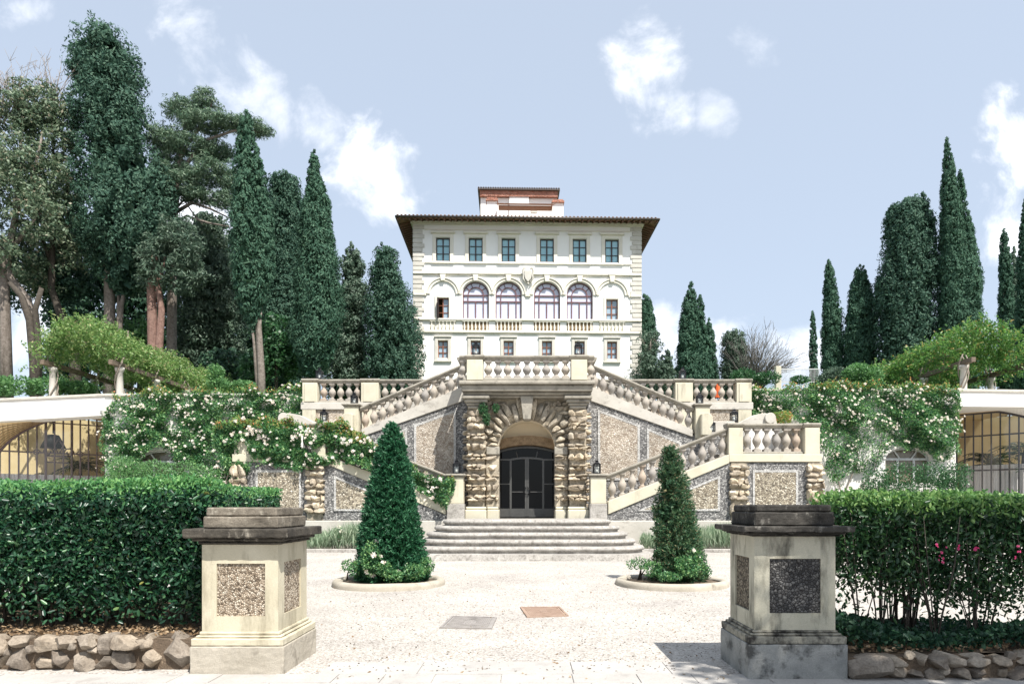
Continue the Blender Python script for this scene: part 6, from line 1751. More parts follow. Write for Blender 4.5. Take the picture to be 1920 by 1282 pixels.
for px, py, rx, ry in ((1642, 900, 30, 24), (1690, 893, 36, 28), (1745, 890, 34, 26), (1792, 893, 30, 26)):
    bush('shrub', ['leafy shrub by the bare rose stems left of the right arched window', 'leafy shrub below the right arched window', 'leafy shrub between the right arched window and the dark glazing', 'leafy shrub overlapping the edge of the dark glazing'][k], 'shrub', M['l_mid'], [(px, py, rx, ry), (px - 6, py + 30, rx, ry + 8), (px + 6, py + 60, rx, ry + 22)], 28.6, 5200, 0.10, 0.05, 110 + k, group='shrubs in front of the wings', zlo=0.15, stems=9); k += 1
# palms inside the winter rooms
def palm(label, x, y, h, spread, seed, nf=16):
    rg = np.random.default_rng(seed)
    p = thing('potted_palm', label, 'palm', (x, y, 0.22), 'palms inside the winter rooms')
    MB().lathe((x, y, 0.22), [(0.22, 0), (0.32, 0.5), (0.34, 0.55)], 18).build('pot', M['boulder'], p)
    MB().tube([(x, y, 0.7), (x + 0.03, y, h * 0.55)], [0.10, 0.07], 8).build('trunk', M['bark_dark'], p)
    Ps, Ds, Ls = [], [], []; g = MB()
    for i in range(nf):
        a = 6.283 * i / nf + rg.uniform(-0.2, 0.2); el = rg.uniform(0.2, 1.3)
        pts = [Vector((x + spread * t * math.cos(a) * math.cos(el * (1 - 0.4 * t)), y + spread * t * math.sin(a) * math.cos(el), h * 0.55 + spread * (t * math.sin(el) * 1.15 - 0.75 * t * t))) for t in np.linspace(0, 1, 9)]
        g.tube(pts, list(np.linspace(0.018, 0.005, 9)), 4)
        for j in range(1, 8):
            t_ = (pts[j + 1] - pts[j - 1]).normalized(); sd = t_.cross(Vector((0, 0, 1))).normalized()
            for sg in (-1, 1):
                for q in (0.0, 0.5):
                    dv_ = (sd * sg + t_ * 0.6 + Vector((0, 0, -0.35))).normalized(); pp = pts[j].lerp(pts[j + 1], q) + dv_ * 0.2
                    Ps.append(pp); Ds.append(dv_); Ls.append(0.42 * (1.1 - j / 12))
    g.build('frond_ribs', M['l_palm'], p)
    leaves('fronds', np.array([tuple(q) for q in Ps]), np.array([tuple(q) for q in Ds]), np.array(Ls), 0.04, M['l_palm'], p, rg)
q = GL(LGL * 0.80, -1.5); palm('palm behind the ornamental end of the left glazing', q.x, q.y, 6.4, 1.5, 120)
q = GL(LGL * 0.30, -1.3); palm('smaller palm deep behind the left glazing', q.x, q.y, 5.2, 1.2, 121)
q = GR(LGR * 0.66, -1.3); palm('broad palm just inside the right dark-barred glazing', q.x, q.y, 6.6, 1.6, 122, 20)
q = GR(LGR * 0.22, -1.4); palm('palm farther right inside the dark-barred glazing', q.x, q.y, 7.4, 1.7, 123, 18)

# ------------------------------------------------------------------ pergolas on the terrace, overgrown
def pergola(s):
    lab = 'left' if s < 0 else 'right'
    p = thing('pergola', ('pale columned pergola with weathered beams under the yellow-green climber on the left terrace' if s < 0 else 'pale columned pergola with thin metal hoops under the green climber on the right terrace'), 'pergola', (s * 20, 37, TERR), 'terrace pergolas')
    xi, xo = (18.2, 21.2) if s < 0 else (19.2, 22.4)
    y0, y1 = (31.0, 45.0) if s < 0 else (30.5, 46.0)
    ys_ = np.arange(y0, y1 + 0.1, 3.0); zb = TERR + 1.75
    for y in ys_:
        for x in (xi, xo):
            MB().lathe((s * x, y, TERR - 0.05), [(0.19, 0), (0.19, 0.12), (0.15, 0.16), (0.145, 0.9), (0.125, 1.58), (0.17, 1.62), (0.19, 1.70), (0.19, 1.78)], 16).build('column', M['coping'], p)
    for x in (xi, xo): MB().box(s * x - 0.09, s * x + 0.09, y0 - 0.7, y1 + 0.3, zb + 0.0, zb + 0.2).build('beam', M['wood'], p)
    xm, rw = (xi + xo) / 2, (xo - xi) / 2
    for i, y in enumerate(np.arange(y0 if s < 0 else y0 + 1.5, y1 + 0.1, 1.5)):
        MB().tube([(s * xm + rw * math.cos(R(a)), y, zb + 0.2 + 1.5 * math.sin(R(a))) for a in range(0, 181, 12)], 0.016, 6).build('hoop', M['bark'], p)
    rg = np.random.default_rng(200 + s)
    c = thing('climbing_plant', ('yellow-green feathery climber arching over the left pergola' if s < 0 else 'fresh green climber with reddish tips heaped over the right pergola'), 'climber', (s * xm, 37, TERR), 'climbers on the pergolas')
    nc = 2600
    ya = y0 - 0.9 if s < 0 else 30.9
    y = rg.uniform(ya, y1, nc); a = rg.uniform(-0.25, math.pi + 0.25, nc)
    rr = 1.0 + 0.13 * snoise(np.stack([y, a * 2, a * 0], 1), 201 + s, 1.1) + rg.normal(size=nc) * 0.09
    C = np.stack([s * xm + rw * 1.08 * rr * np.cos(a), y, zb + 0.1 + 1.5 * rr * np.sin(a)], 1)
    low = np.sin(a) < 0.25
    k = ~low | (rg.uniform(0, 1, nc) < (0.30 if s > 0 else 0.16))
    hole = snoise(np.stack([y * 0.8, a * 3, a * 0], 1), 207 + s, 1.6); k &= hole > -1.25
    C = C[k]; A = np.stack([np.cos(a), 0 * a - 0.1, np.sin(a) + 0.2], 1)[k] + rg.normal(size=C.shape) * 0.5
    Pp, Dd = clumps(rg, C, A, rg.uniform(0.5, 1.25, len(C)), 0.27, 28, 0.5, 0.7)
    mat = M['l_wisteria'] if s < 0 else M['l_wist_b']
    leaves('foliage', Pp, Dd, rg.uniform(0.10, 0.2, len(Pp)), rg.uniform(0.04, 0.075, len(Pp)), mat, c, rg)
    g = MB()
    for yb, x in [(y_, x_) for y_ in ys_[:4] for x_ in (xi, xo)]:
        for q in range(3):
            ph = rg.uniform(0, 6)
            g.tube([(s * x + 0.2 * math.cos(ph + t * 5), yb + 0.2 * math.sin(ph + t * 5), TERR + t * 2.2) for t in np.linspace(0, 1, 9)], 0.028, 5)
    for q in range(10):
        yq = rg.uniform(y0, y1 - 2); a0 = rg.uniform(0.2, 2.9)
        g.tube([(s * xm + rw * math.cos(a0 + 0.3 * math.sin(t * 5)), yq + t * 3, zb + 0.2 + 1.7 * math.sin(a0)) for t in np.linspace(0, 1, 8)], 0.022, 5)
    g.build('stems', M['twig'], c)
pergola(-1); pergola(1)

# ------------------------------------------------------------------ trees
def trunk_mb(g, pts, d, n=9):
    P = [(X(p[0], d + (p[3] if len(p) > 3 else 0)), d + (p[3] if len(p) > 3 else 0), Z(p[1], d)) for p in pts]
    P[0] = (P[0][0], P[0][1], TERR - 0.1)
    g.tube(P, [p[2] / F * d for p in pts], n)
def tree(name, label, cat, d, crown, mat, trunks, bark='bark', group=None, limbs=(), twigs=None):
    b = trunks[0][0]
    p = thing(name, label, cat, (X(b[0], d), d, TERR), group)
    rg = np.random.default_rng(abs(hash(label)) % 100000 if False else sum(map(ord, label)))
    P, D, L, W_, N_ = crown
    leaves('crown', P, D, L, W_, M[mat], p, rg, nrm=N_)
    g = MB()
    for t in trunks: trunk_mb(g, t, d)
    g.build('trunk', M[bark], p)
    if limbs:
        g = MB()
        for t in limbs:
            Q = [(X(q[0], d), d + (q[3] if len(q) > 3 else 0), Z(q[1], d)) for q in t]; g.tube(Q, [q[2] / F * d for q in t], 7)
        g.build('limbs', M[bark], p)
    if twigs:
        g = MB()
        for t in twigs: g.tube([(X(q[0], d), d + q[3], Z(q[1], d)) for q in t], [max(0.008, q[2] / F * d) for q in t], 4)
        g.build('twigs', M['twig'], p)
    return p
GL_ = 'trees of the left wood'; GR_ = 'cypresses of the right terrace'
def twig_fan(rg, px, py, n, length, spread, r0=0.9):
    out = []
    for i in range(n):
        a = rg.uniform(-spread, spread); l = length * rg.uniform(0.5, 1.0); x0 = px + rg.normal() * 8; y0 = py + rg.uniform(0, 14); dy = rg.uniform(-1, 1)
        m = (x0 + math.sin(a) * l * 0.5 + rg.normal() * 2, y0 - math.cos(a) * l * 0.5, r0 * 0.6, dy * 0.5)
        e = (x0 + math.sin(a) * l * 1.0 + rg.normal() * 5, y0 - math.cos(a) * l, r0 * 0.25, dy)
        out.append([(x0, y0, r0, 0), m, e])
        for q in range(3):
            f = rg.uniform(0.2, 0.9); bx, by = m[0] + (e[0] - m[0]) * f, m[1] + (e[1] - m[1]) * f; b = a + rg.choice([-1, 1]) * rg.uniform(0.3, 0.7); ll = l * rg.uniform(0.12, 0.3)
            out.append([(bx, by, r0 * 0.4, dy), (bx + math.sin(b) * ll, by - math.cos(b) * ll, r0 * 0.2, dy + rg.uniform(-0.3, 0.3))])
    return out

rg = np.random.default_rng(301)
# far background of the left wood
for i, (px, top, hw, d, lab) in enumerate(((140, 560, 70, 62, 'dark evergreen filling the gap behind the leaning trunks'), (150, 400, 90, 60, 'dark broad evergreen behind the tallest conifer, left of its trunk'),
        (262, 430, 80, 61, 'shadowy evergreen between the tall conifer trunk and the reddish twin trunks'), (345, 560, 70, 64, 'low shadowy evergreen behind the pine trunk'), (450, 480, 60, 66, 'shadowy evergreen in the gap behind the slim split cypress'))):
    lobes = [(px + rg.uniform(-0.3, 0.3) * hw, top + 40 + k * 45 + rg.uniform(-15, 15), hw * rg.uniform(0.45, 0.8), 48, rg.uniform(-1, 1)) for k in range(int((735 - top) / 45))]
    tree('evergreen_tree', lab, 'tree', d, foliage_lobes(rg, lobes, d, 0.75, 0.42, 0.24, gap=0.25, zmin=TERR), 'l_wood', [[(px, 800, 7), (px + 4, 600, 6), (px, top + 60, 3)]], 'bark_dark', GL_)

# far-left holm oaks with thin twiggy tops
lob = [(20, 195, 40, 34), (60, 190, 30, 30), (20, 260, 50, 55), (55, 215, 42, 45, 1), (10, 340, 55, 55, -1), (60, 330, 50, 50), (25, 430, 60, 45, 1), (75, 410, 40, 40, -1), (-30, 300, 50, 70), (35, 490, 45, 30)]
tree('holm_oak', 'sparse olive holm oak with twiggy top at the far left edge', 'tree', 42, foliage_lobes(rg, lob, 42, 0.62, 0.22, 0.11, gap=0.5, clumpr=0.42, loose=0.22), 'l_olive',
     [[(14, 860, 12), (10, 620, 9.5), (8, 520, 8), (30, 400, 5), (40, 250, 2.5)], [(70, 860, 11), (66, 640, 9), (50, 560, 8), (20, 520, 6), (-10, 430, 4)]], 'bark', GL_,
     limbs=[[(10, 520, 8), (-20, 420, 5), (-30, 320, 3)], [(30, 400, 5), (65, 320, 3), (80, 250, 1.5)], [(20, 470, 5), (60, 420, 3), (90, 380, 1.5)]], twigs=twig_fan(rg, 30, 200, 22, 110, 0.5) + twig_fan(rg, 0, 220, 12, 100, 0.4))
lob = [(100, 260, 42, 60), (118, 330, 40, 50, 1), (85, 350, 40, 50, -1), (105, 420, 45, 45), (125, 480, 40, 35, 1), (80, 470, 38, 38), (98, 195, 30, 36), (112, 235, 30, 30), (60, 520, 40, 30)]
tree('holm_oak', 'olive brown holm oak with bare upper twigs beside the tallest conifer', 'tree', 44, foliage_lobes(rg, lob, 44, 0.58, 0.22, 0.11, gap=0.52, clumpr=0.42, loose=0.22), 'l_olive',
     [[(150, 860, 12), (138, 660, 9), (120, 610, 7), (96, 540, 6), (100, 400, 4), (100, 240, 1.5)]], 'bark_dark', GL_,
     limbs=[[(100, 450, 4), (125, 380, 2.5), (130, 300, 1.2)], [(98, 500, 4), (70, 420, 2.5), (66, 340, 1.2)]], twigs=twig_fan(rg, 100, 190, 24, 90, 0.45) + twig_fan(rg, 78, 230, 10, 90, 0.4))
tree('tree', 'dark leaning forked tree with bare curved trunk low at the far left', 'tree', 40, foliage_lobes(rg, [(40, 500, 45, 30), (90, 540, 40, 26), (120, 590, 34, 26), (20, 560, 35, 25), (130, 530, 36, 34)], 46, 0.8, 0.26, 0.15, gap=0.4), 'l_dark',
     [[(68, 860, 10), (64, 680, 8), (56, 600, 7), (40, 555, 5.5), (18, 530, 4)], [(66, 820, 7), (72, 640, 6), (66, 580, 5), (78, 540, 4)]], 'bark_dark', GL_)
# tallest dense conifer
crown = foliage_spire(rg, [[(196, 52, 3), (194, 66, 30), (193, 90, 48), (196, 120, 55), (200, 150, 56), (202, 185, 50), (206, 205, 60), (210, 240, 52), (218, 275, 66), (226, 300, 58), (234, 350, 80), (238, 380, 70), (246, 420, 84), (248, 455, 78), (250, 490, 70), (240, 525, 44), (232, 550, 10)], [(228, 96, 2), (232, 112, 14), (236, 150, 22), (238, 190, 14)], [(152, 80, 2), (150, 95, 13), (152, 130, 18), (158, 170, 10)], [(290, 300, 2), (298, 320, 16), (304, 360, 24), (300, 410, 16)]], 45, 1.0, 0.4, 0.16, 0.35, 0.4, 1.35, 0.7)
tree('conifer', 'tallest dense dark conifer of the left wood with a ragged flat top', 'conifer', 45, crown, 'l_dark', [[(207, 860, 14), (206, 640, 10), (205, 500, 9), (200, 300, 5), (195, 100, 2)], [(214, 620, 5), (228, 570, 4), (240, 520, 3)], [(213, 640, 4), (222, 590, 3), (222, 520, 2)]], 'bark', GL_)
lob = [(150, 560, 30, 40), (180, 600, 28, 34), (120, 620, 36, 36)]
# umbrella-like pine
lob = [(345, 208, 28, 18), (385, 186, 22, 14), (378, 232, 36, 14), (425, 230, 28, 9), (468, 238, 30, 8), (495, 246, 14, 6), (352, 272, 40, 18), (405, 285, 30, 18, 1), (432, 345, 16, 24), (385, 325, 38, 20), (340, 345, 36, 26), (308, 262, 24, 24), (318, 310, 26, 24), (418, 375, 20, 16), (372, 368, 26, 12)]
tree('pine', 'open pine with layered clouds of needles and a bare side branch', 'pine', 46, foliage_lobes(rg, lob, 46, 1.3, 0.26, 0.05, gap=0.42, clumpr=0.30, per=22, loose=0.2), 'l_pine', [[(322, 860, 11), (322, 640, 9), (323, 520, 8), (325, 420, 7), (335, 320, 5), (350, 220, 2.5)]], 'bark', GL_,
     limbs=[[(326, 400, 4), (360, 380, 3), (395, 392, 2), (432, 410, 1)], [(325, 420, 4), (350, 405, 2.5), (390, 418, 2), (430, 425, 1)], [(335, 330, 4), (380, 265, 3), (440, 245, 2), (495, 248, 1)], [(326, 395, 3), (345, 375, 2), (362, 400, 1.2), (380, 420, 0.8)], [(340, 290, 3), (390, 215, 2), (400, 185, 1)]])
lob = [(345, 470, 34, 36), (300, 480, 34, 30), (350, 520, 30, 26), (290, 520, 34, 24), (325, 440, 30, 26)]
tree('pine', 'twin reddish trunked pine with low grey-green crown', 'pine', 43, foliage_lobes(rg, lob, 43, 0.8, 0.26, 0.08, gap=0.4, clumpr=0.36, per=24, loose=0.22), 'l_grey', [[(285, 860, 10), (286, 640, 9), (284, 540, 8), (290, 480, 5)], [(296, 860, 9), (299, 640, 7), (303, 580, 6), (296, 530, 5), (310, 480, 3)]], 'bark_red', GL_)
# cypress and others towards the villa
crown = foliage_spire(rg, [[(463, 208, 1), (461, 225, 11), (460, 260, 14), (460, 310, 19), (462, 370, 24), (466, 430, 30), (468, 500, 32), (470, 560, 26), (474, 600, 14), (476, 615, 4)], [(480, 268, 1), (483, 300, 8), (487, 360, 16), (492, 430, 20), (494, 500, 18), (490, 560, 12), (486, 590, 4)], [(497, 350, 1), (500, 380, 9), (503, 440, 13), (500, 520, 10), (494, 560, 3)]], 40, 1.1, 0.34, 0.12, 1.0, 0.2, 0.95, 0.12)
tree('cypress', 'slim split-topped cypress with long bare fluted trunk', 'cypress', 40, crown, 'l_cypress', [[(490, 860, 10), (490, 700, 7), (486, 620, 5), (478, 500, 3), (466, 260, 1)], [(488, 690, 4), (476, 640, 2.5), (470, 590, 2)], [(488, 680, 3), (482, 620, 2.5), (474, 570, 2)], [(489, 690, 3), (486, 630, 2.2), (492, 560, 2)]], 'bark', GL_)
crown = foliage_spire(rg, [[(395, 398, 4), (392, 420, 30), (390, 470, 50), (392, 540, 58), (392, 620, 56), (392, 690, 50), (392, 740, 40)]], 52, 0.9, 0.42, 0.17, 0.45, 0.3, 1.2, 0.45)
tree('evergreen_tree', 'broad dusky evergreen behind the slim split cypress', 'tree', 52, crown, 'l_grey', [[(392, 800, 8), (394, 600, 5), (394, 420, 2)]], 'bark_dark', GL_)
crown = foliage_spire(rg, [[(534, 324, 8), (533, 340, 24), (534, 380, 29), (534, 440, 30), (532, 520, 36), (530, 600, 40), (530, 700, 42), (530, 740, 38)]], 50, 1.0, 0.36, 0.14, 0.7, 0.2, 1.1)
tree('cypress', 'round-topped dark cypress left of the big conical cypress', 'cypress', 50, crown, 'l_dark', [[(530, 800, 8), (532, 500, 5), (534, 340, 2)]], 'bark_dark', GL_)
crown = foliage_spire(rg, [[(589, 284, 1), (589, 305, 8), (590, 340, 17), (592, 380, 24), (595, 430, 31), (597, 490, 36), (596, 560, 42), (594, 620, 43), (590, 660, 38), (587, 690, 26), (586, 704, 8)]], 42, 1.2, 0.34, 0.12, 0.8, 0.14, 1.0)
tree('cypress', 'large sharp conical cypress nearest the terrace balustrade', 'cypress', 42, crown, 'l_cypress', [[(588, 860, 5), (586, 700, 4), (590, 500, 3), (590, 320, 1)], [(582, 760, 3), (578, 700, 2.5), (574, 650, 1.5)], [(592, 760, 3), (598, 690, 2.5), (606, 650, 1.5)], [(585, 760, 3), (584, 690, 2.2), (580, 640, 1.2)]], 'bark', GL_)
crown = foliage_spire(rg, [[(662, 453, 1), (661, 475, 12), (660, 500, 21), (660, 520, 19), (660, 550, 29), (659, 600, 30), (658, 650, 36), (656, 720, 42), (656, 745, 40)]], 52, 0.8, 0.38, 0.15, 0.25, 0.32, 1.15, 0.25)
tree('conifer', 'grey-green open conifer with a pointed top', 'conifer', 52, crown, 'l_grey', [[(660, 800, 6), (661, 600, 4), (662, 470, 1)]], 'bark_dark', GL_)
crown = foliage_spire(rg, [[(724, 461, 4), (722, 478, 20), (724, 510, 25), (728, 550, 32), (734, 590, 42), (738, 640, 46), (738, 700, 48), (738, 745, 46)]], 50, 0.9, 0.38, 0.15, 0.35, 0.28, 1.15, 0.2)
tree('conifer', 'dark bushy-topped conifer next to the villa wall', 'conifer', 50, crown, 'l_dark', [[(734, 800, 6), (728, 600, 4), (724, 480, 1.5)]], 'bark_dark', GL_)
lob = [(520, 630, 34, 34), (515, 680, 42, 34), (545, 660, 24, 30), (480, 700, 26, 24)]
tree('tree', 'low round leafy tree behind the bare cypress trunk', 'tree', 44, foliage_lobes(rg, lob, 44, 1.0, 0.24, 0.16, gap=0.25), 'l_mid', [[(518, 800, 4), (518, 690, 3), (520, 640, 2)]], 'bark_dark', GL_)
lob = [(430, 690, 34, 40), (400, 700, 30, 30), (640, 700, 40, 26), (690, 705, 30, 22)]
tree('tree', 'shaded bushy evergreen low between the slim cypress and the pergola', 'tree', 47, foliage_lobes(rg, lob[:2], 47, 1.0, 0.26, 0.16, gap=0.25), 'l_wood', [[(425, 800, 4), (425, 690, 3), (430, 660, 2)]], 'bark_dark', GL_)
lob = [(235, 640, 40, 28), (280, 625, 22, 22), (215, 615, 20, 18)]
tree('tree', 'bright green young tree glowing behind the left pergola', 'tree', 43.5, foliage_lobes(rg, lob, 47, 0.8, 0.22, 0.14, gap=0.35), 'l_bush', [[(240, 800, 3), (240, 680, 2.5), (240, 620, 1.5)]], 'bark', GL_)

# right side
crown = foliage_spire(rg, [[(1210, 553, 4), (1212, 565, 10), (1214, 590, 15), (1214, 620, 16), (1214, 680, 17), (1214, 740, 16)]], 70, 1.0, 0.4, 0.15, 0.9, 0.12, 1.1)
tree('cypress', 'dark cypress just emerging from behind the right corner of the villa', 'cypress', 70, crown, 'l_cypress', [[(1213, 800, 4), (1213, 570, 1.5)]], 'bark_dark', GR_)
tree('tree', 'grey-green loose tree touching the right villa corner', 'tree', 58, foliage_lobes(rg, [(1218, 650, 20, 34), (1226, 690, 26, 26), (1212, 700, 22, 34)], 58, 0.7, 0.26, 0.12, gap=0.5), 'l_grey', [[(1220, 800, 3), (1220, 690, 2), (1220, 640, 1)]], 'bark', GR_, twigs=twig_fan(rg, 1228, 660, 10, 36, 0.6, 0.5))
crown = foliage_spire(rg, [[(1250, 655, 1), (1250, 668, 9), (1248, 685, 14), (1248, 720, 20), (1248, 745, 20)]], 56, 1.0, 0.3, 0.13, 0.5, 0.2, 0.9)
tree('conifer', 'small pointed conifer left of the terrace lantern', 'conifer', 56, crown, 'l_grey', [[(1248, 800, 2.5), (1250, 670, 1)]], 'bark_dark', GR_)
crown = foliage_spire(rg, [[(1296, 530, 1), (1295, 550, 9), (1292, 585, 15), (1290, 630, 18), (1290, 690, 22), (1290, 740, 22)], [(1312, 553, 1), (1312, 575, 8), (1313, 620, 14), (1314, 680, 20), (1314, 740, 22)], [(1329, 598, 1), (1330, 615, 7), (1331, 650, 11), (1332, 690, 14), (1330, 740, 18)]], 58, 1.1, 0.36, 0.13, 0.9, 0.15, 1.0)
tree('cypress', 'triple-topped cypress behind the right terrace lantern', 'cypress', 58, crown, 'l_cypress', [[(1296, 800, 5), (1294, 560, 1)], [(1314, 800, 4), (1312, 590, 1)], [(1328, 800, 3), (1330, 630, 1)]], 'bark_dark', GR_)
crown = foliage_spire(rg, [[(1374, 616, 4), (1376, 628, 18), (1378, 660, 22), (1378, 700, 24), (1378, 745, 26)]], 58, 0.9, 0.32, 0.14, 0.8, 0.2, 1.0, 0.2)
tree('cypress', 'stubby grey cypress against the bare shrub', 'cypress', 58, crown, 'l_grey', [[(1378, 800, 4), (1378, 640, 2)]], 'bark_dark', GR_)
# bare fan-shaped shrub
p = thing('bare_shrub', 'leafless fan-shaped shrub of thin twigs beyond the right terrace', 'shrub', (X(1425, 56), 56, TERR))
g = MB(); rb = np.random.default_rng(77)
for tw in range(150):
    a = rb.uniform(-0.55, 1.12); l = rb.uniform(60, 128) * (1 - 0.12 * abs(a - 0.3)); x0 = 1412 + rb.uniform(-14, 14); y0 = 735; dy = rb.uniform(-2, 2)
    pts = [(x0, y0, 0.9, 0)] + [(x0 + math.sin(a * (0.6 + 0.4 * t)) * l * t + rb.normal() * 1.2, y0 - math.cos(a * (0.6 + 0.4 * t)) * l * t, 0.8 * (1 - 0.8 * t), dy * t) for t in (0.35, 0.7, 1.0)]
    g.tube([(X(q[0], 56), 56 + q[3], Z(q[1], 56)) for q in pts], [max(0.012, q[2] / F * 56) for q in pts], 4)
    for q in range(5):
        i = rb.integers(1, 3); f = rb.uniform(); bx, by = pts[i][0] + (pts[i + 1][0] - pts[i][0]) * f, pts[i][1] + (pts[i + 1][1] - pts[i][1]) * f; b = a + rb.choice([-1, 1]) * rb.uniform(0.25, 0.6); ll = rb.uniform(10, 26)
        g.tube([(X(bx, 56), 56 + dy * 0.7, Z(by, 56)), (X(bx + math.sin(b) * ll, 56), 56 + dy * 0.8 + rb.uniform(-0.3, 0.3), Z(by - math.cos(b) * ll, 56))], [0.015, 0.007], 3)
g.build('twigs', M['grey_twig'], p)
def rcy(label, stems, d, base, mat='l_cypress', **kw):
    cat = 'cypress'
    crown = foliage_spire(rg, stems, d, kw.get('dens', 1.1), kw.get('L', 0.34), kw.get('W', 0.125), kw.get('up', 0.9), kw.get('rag', 0.14), kw.get('cl', 1.0))
    return tree('cypress', label, cat, d, crown, mat, [[(base, 830, 4), (stems[0][0][0], stems[0][0][1] + 30, 1)]], 'bark_dark', GR_)
rcy('very thin small cypress standing alone by the white railing', [[(1524, 584, 1), (1524, 600, 4), (1525, 640, 6.5), (1526, 690, 8), (1526, 740, 8)]], 70, 1525)
rcy('slender pointed cypress, the first of the tall row on the right', [[(1554, 489, 1), (1555, 510, 8), (1557, 550, 14), (1559, 600, 18), (1561, 650, 20), (1562, 700, 20), (1562, 745, 20)]], 55, 1560)
rcy('blunt cypress between the slender pointed one and the broad ragged one', [[(1614, 499, 4), (1614, 512, 13), (1613, 550, 20), (1612, 600, 27), (1611, 650, 29), (1612, 700, 28), (1612, 745, 28)]], 54, 1612)
rcy('broad ragged flat-topped evergreen in the right row', [[(1704, 372, 3), (1702, 388, 24), (1704, 415, 34), (1704, 450, 38), (1702, 510, 45), (1700, 580, 51), (1700, 640, 52), (1700, 745, 54)], [(1722, 361, 2), (1722, 374, 12), (1724, 410, 16)], [(1674, 384, 2), (1674, 398, 10), (1676, 440, 14)], [(1745, 398, 2), (1743, 412, 9), (1738, 460, 14)], [(1752, 470, 2), (1750, 485, 8), (1746, 530, 12)], [(1652, 520, 2), (1652, 535, 8), (1656, 580, 12)]], 52, 1702, 'l_dark', L=0.4, W=0.16, up=0.45, rag=0.26, cl=1.2)
rcy('tallest twin-spired cypress at the right', [[(1775, 262, 1), (1776, 285, 6), (1779, 330, 12), (1783, 400, 19), (1785, 470, 24), (1786, 560, 26), (1786, 650, 27), (1786, 745, 27)], [(1800, 318, 1), (1802, 345, 5), (1806, 400, 10), (1811, 460, 18), (1813, 530, 24), (1812, 620, 24), (1810, 745, 22)]], 50, 1792, up=1.1)
rcy('short cypress behind the crest of the right pergola', [[(1882, 430, 1), (1883, 450, 6), (1885, 500, 11), (1887, 560, 13), (1888, 745, 13)]], 62, 1886)
rcy('smaller dim cypress beside the right pergola hoop', [[(1901, 464, 1), (1901, 480, 5), (1902, 530, 9), (1903, 745, 10)]], 68, 1902, 'l_grey')
rcy('dark cypress cut by the right edge of the view', [[(1922, 370, 1), (1922, 400, 6), (1924, 460, 12), (1926, 540, 18), (1928, 745, 20)]], 56, 1926)
tree('tree', 'dim loose foliage seen through the right pergola hoop', 'tree', 62, foliage_lobes(rg, [(1885, 690, 40, 34), (1840, 700, 30, 26)], 62, 0.7, 0.3, 0.18, gap=0.4), 'l_mid', [[(1880, 800, 4), (1880, 690, 3)]], 'bark_dark', GR_)
# shrubs on the terrace edge
bush('shrub', 'pale green shrub on the terrace right of the white railing', 'shrub', M['l_grey'], [(1568, 705, 28, 20), (1550, 712, 22, 14)], 36, 3500, 0.14, 0.06, 131, group='terrace shrubs', zlo=TERR)
bush('shrub', 'bright leafy shrub between the railing and the right pergola', 'shrub', M['l_bush'], [(1605, 700, 26, 22), (1632, 708, 26, 18)], 35, 4200, 0.14, 0.075, 132, group='terrace shrubs', zlo=TERR)
bush('shrub', 'rounded bright shrub on the terrace at the far left', 'shrub', M['l_bush'], [(30, 725, 55, 20), (95, 725, 45, 18), (150, 728, 35, 14), (-20, 722, 40, 22)], 33, 9000, 0.14, 0.08, 133, group='terrace shrubs', zlo=TERR)
bush('shrub', 'upright light green shrub right of the left pergola', 'shrub', M['l_bush'], [(405, 700, 16, 20), (408, 720, 20, 14), (455, 722, 24, 10)], 34, 2600, 0.13, 0.07, 134, group='terrace shrubs', zlo=TERR)
bush('shrub', 'dark low shrub behind the right terrace balustrade', 'shrub', M['l_mid'], [(1395, 705, 26, 14), (1440, 708, 26, 12), (1500, 712, 20, 8)], 34, 3000, 0.13, 0.06, 135, group='terrace shrubs', zlo=TERR)
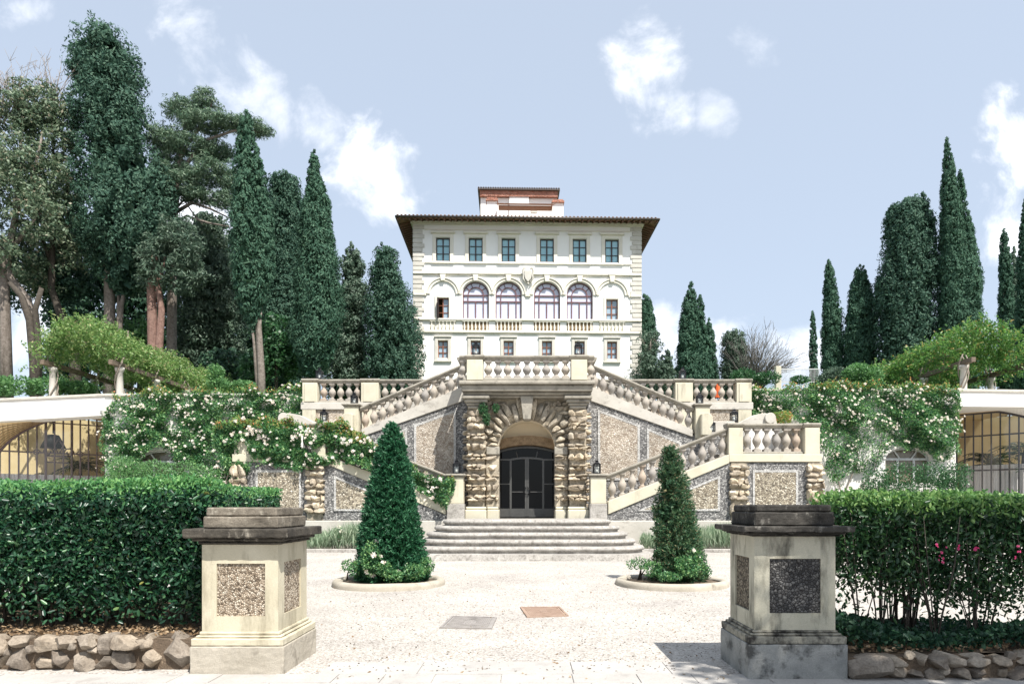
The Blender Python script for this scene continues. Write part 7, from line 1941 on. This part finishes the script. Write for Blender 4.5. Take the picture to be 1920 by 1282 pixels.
# white railing and its post
p = thing('railing', 'thin white metal railing with a square cream post beyond the right rose wall', 'railing', (X(1490, 40), 40, TERR))
zt_ = Z(690, 40); zb_ = Z(716, 40)
MB().box(X(1455, 40), X(1465, 40), 40, 40.3, TERR - 0.05, Z(686, 40)).build('post', M['cream'], p, bevel=0.02)
g = MB()
x0, x1 = X(1466, 40), X(1540, 40)
g.box(x0, x1, 40.12, 40.16, zt_ - 0.05, zt_); g.box(x0, x1, 40.12, 40.16, zb_, zb_ + 0.04)
for i in range(30):
    x = x0 + (x1 - x0) * (i + 0.5) / 30; g.box(x - 0.007, x + 0.007, 40.128, 40.152, zb_ + 0.041, zt_ - 0.051)
for i in range(4):
    x = x0 + (x1 - x0) * i / 3; g.box(x - 0.02, x + 0.02, 40.12, 40.16, TERR - 0.05, zb_ - 0.001)
g.build('bars', M['rail_white'], p)
# the tree beside the viewer whose shade falls on the right pedestal and hedge
p = thing('plane_tree', 'leafy tree beside the viewpoint shading the right pedestal', 'tree', (8.5, -0.5, 0))
rb = np.random.default_rng(500)
MB().tube([(8.5, -0.5, -0.1), (8.3, -0.2, 3), (7.6, 0.6, 6), (6.8, 1.6, 9)], [0.28, 0.22, 0.17, 0.08], 12).build('trunk', M['bark'], p)
u = unit(rb.normal(size=(420, 3))); C = np.array([7.4, 0.7, 8.6]) + u * (rb.uniform(0.2, 1, 420) ** 0.4)[:, None] * np.array([2.7, 2.4, 1.9])
Pp, Dd = clumps(rb, C, u + np.array([[0, 0, 0.3]]), 0.9, 0.5, 36, 0.3, 0.8)
kz = (Pp[:, 2] > 6.6) & (Pp[:, 1] < 4.9)
leaves('crown', Pp[kz], Dd[kz], rb.uniform(0.12, 0.2, kz.sum()), rb.uniform(0.08, 0.14, kz.sum()), M['l_mid'], p, rb)

bush('ivy', 'small ivy tuft growing from the rough stones at the left shoulder of the grotto arch', 'ivy', M['l_mid'], [(906, 768, 10, 14), (930, 764, 7, 10), (912, 786, 7, 12)], 24.72, 700, 0.09, 0.06, 141, zlo=1)
bush('shrub', 'orange tinted young shrub behind the bare platform balustrade', 'shrub', M['l_young'], [(1466, 782, 22, 14), (1452, 788, 14, 10)], 28.9, 1400, 0.11, 0.05, 142, zlo=3.5)
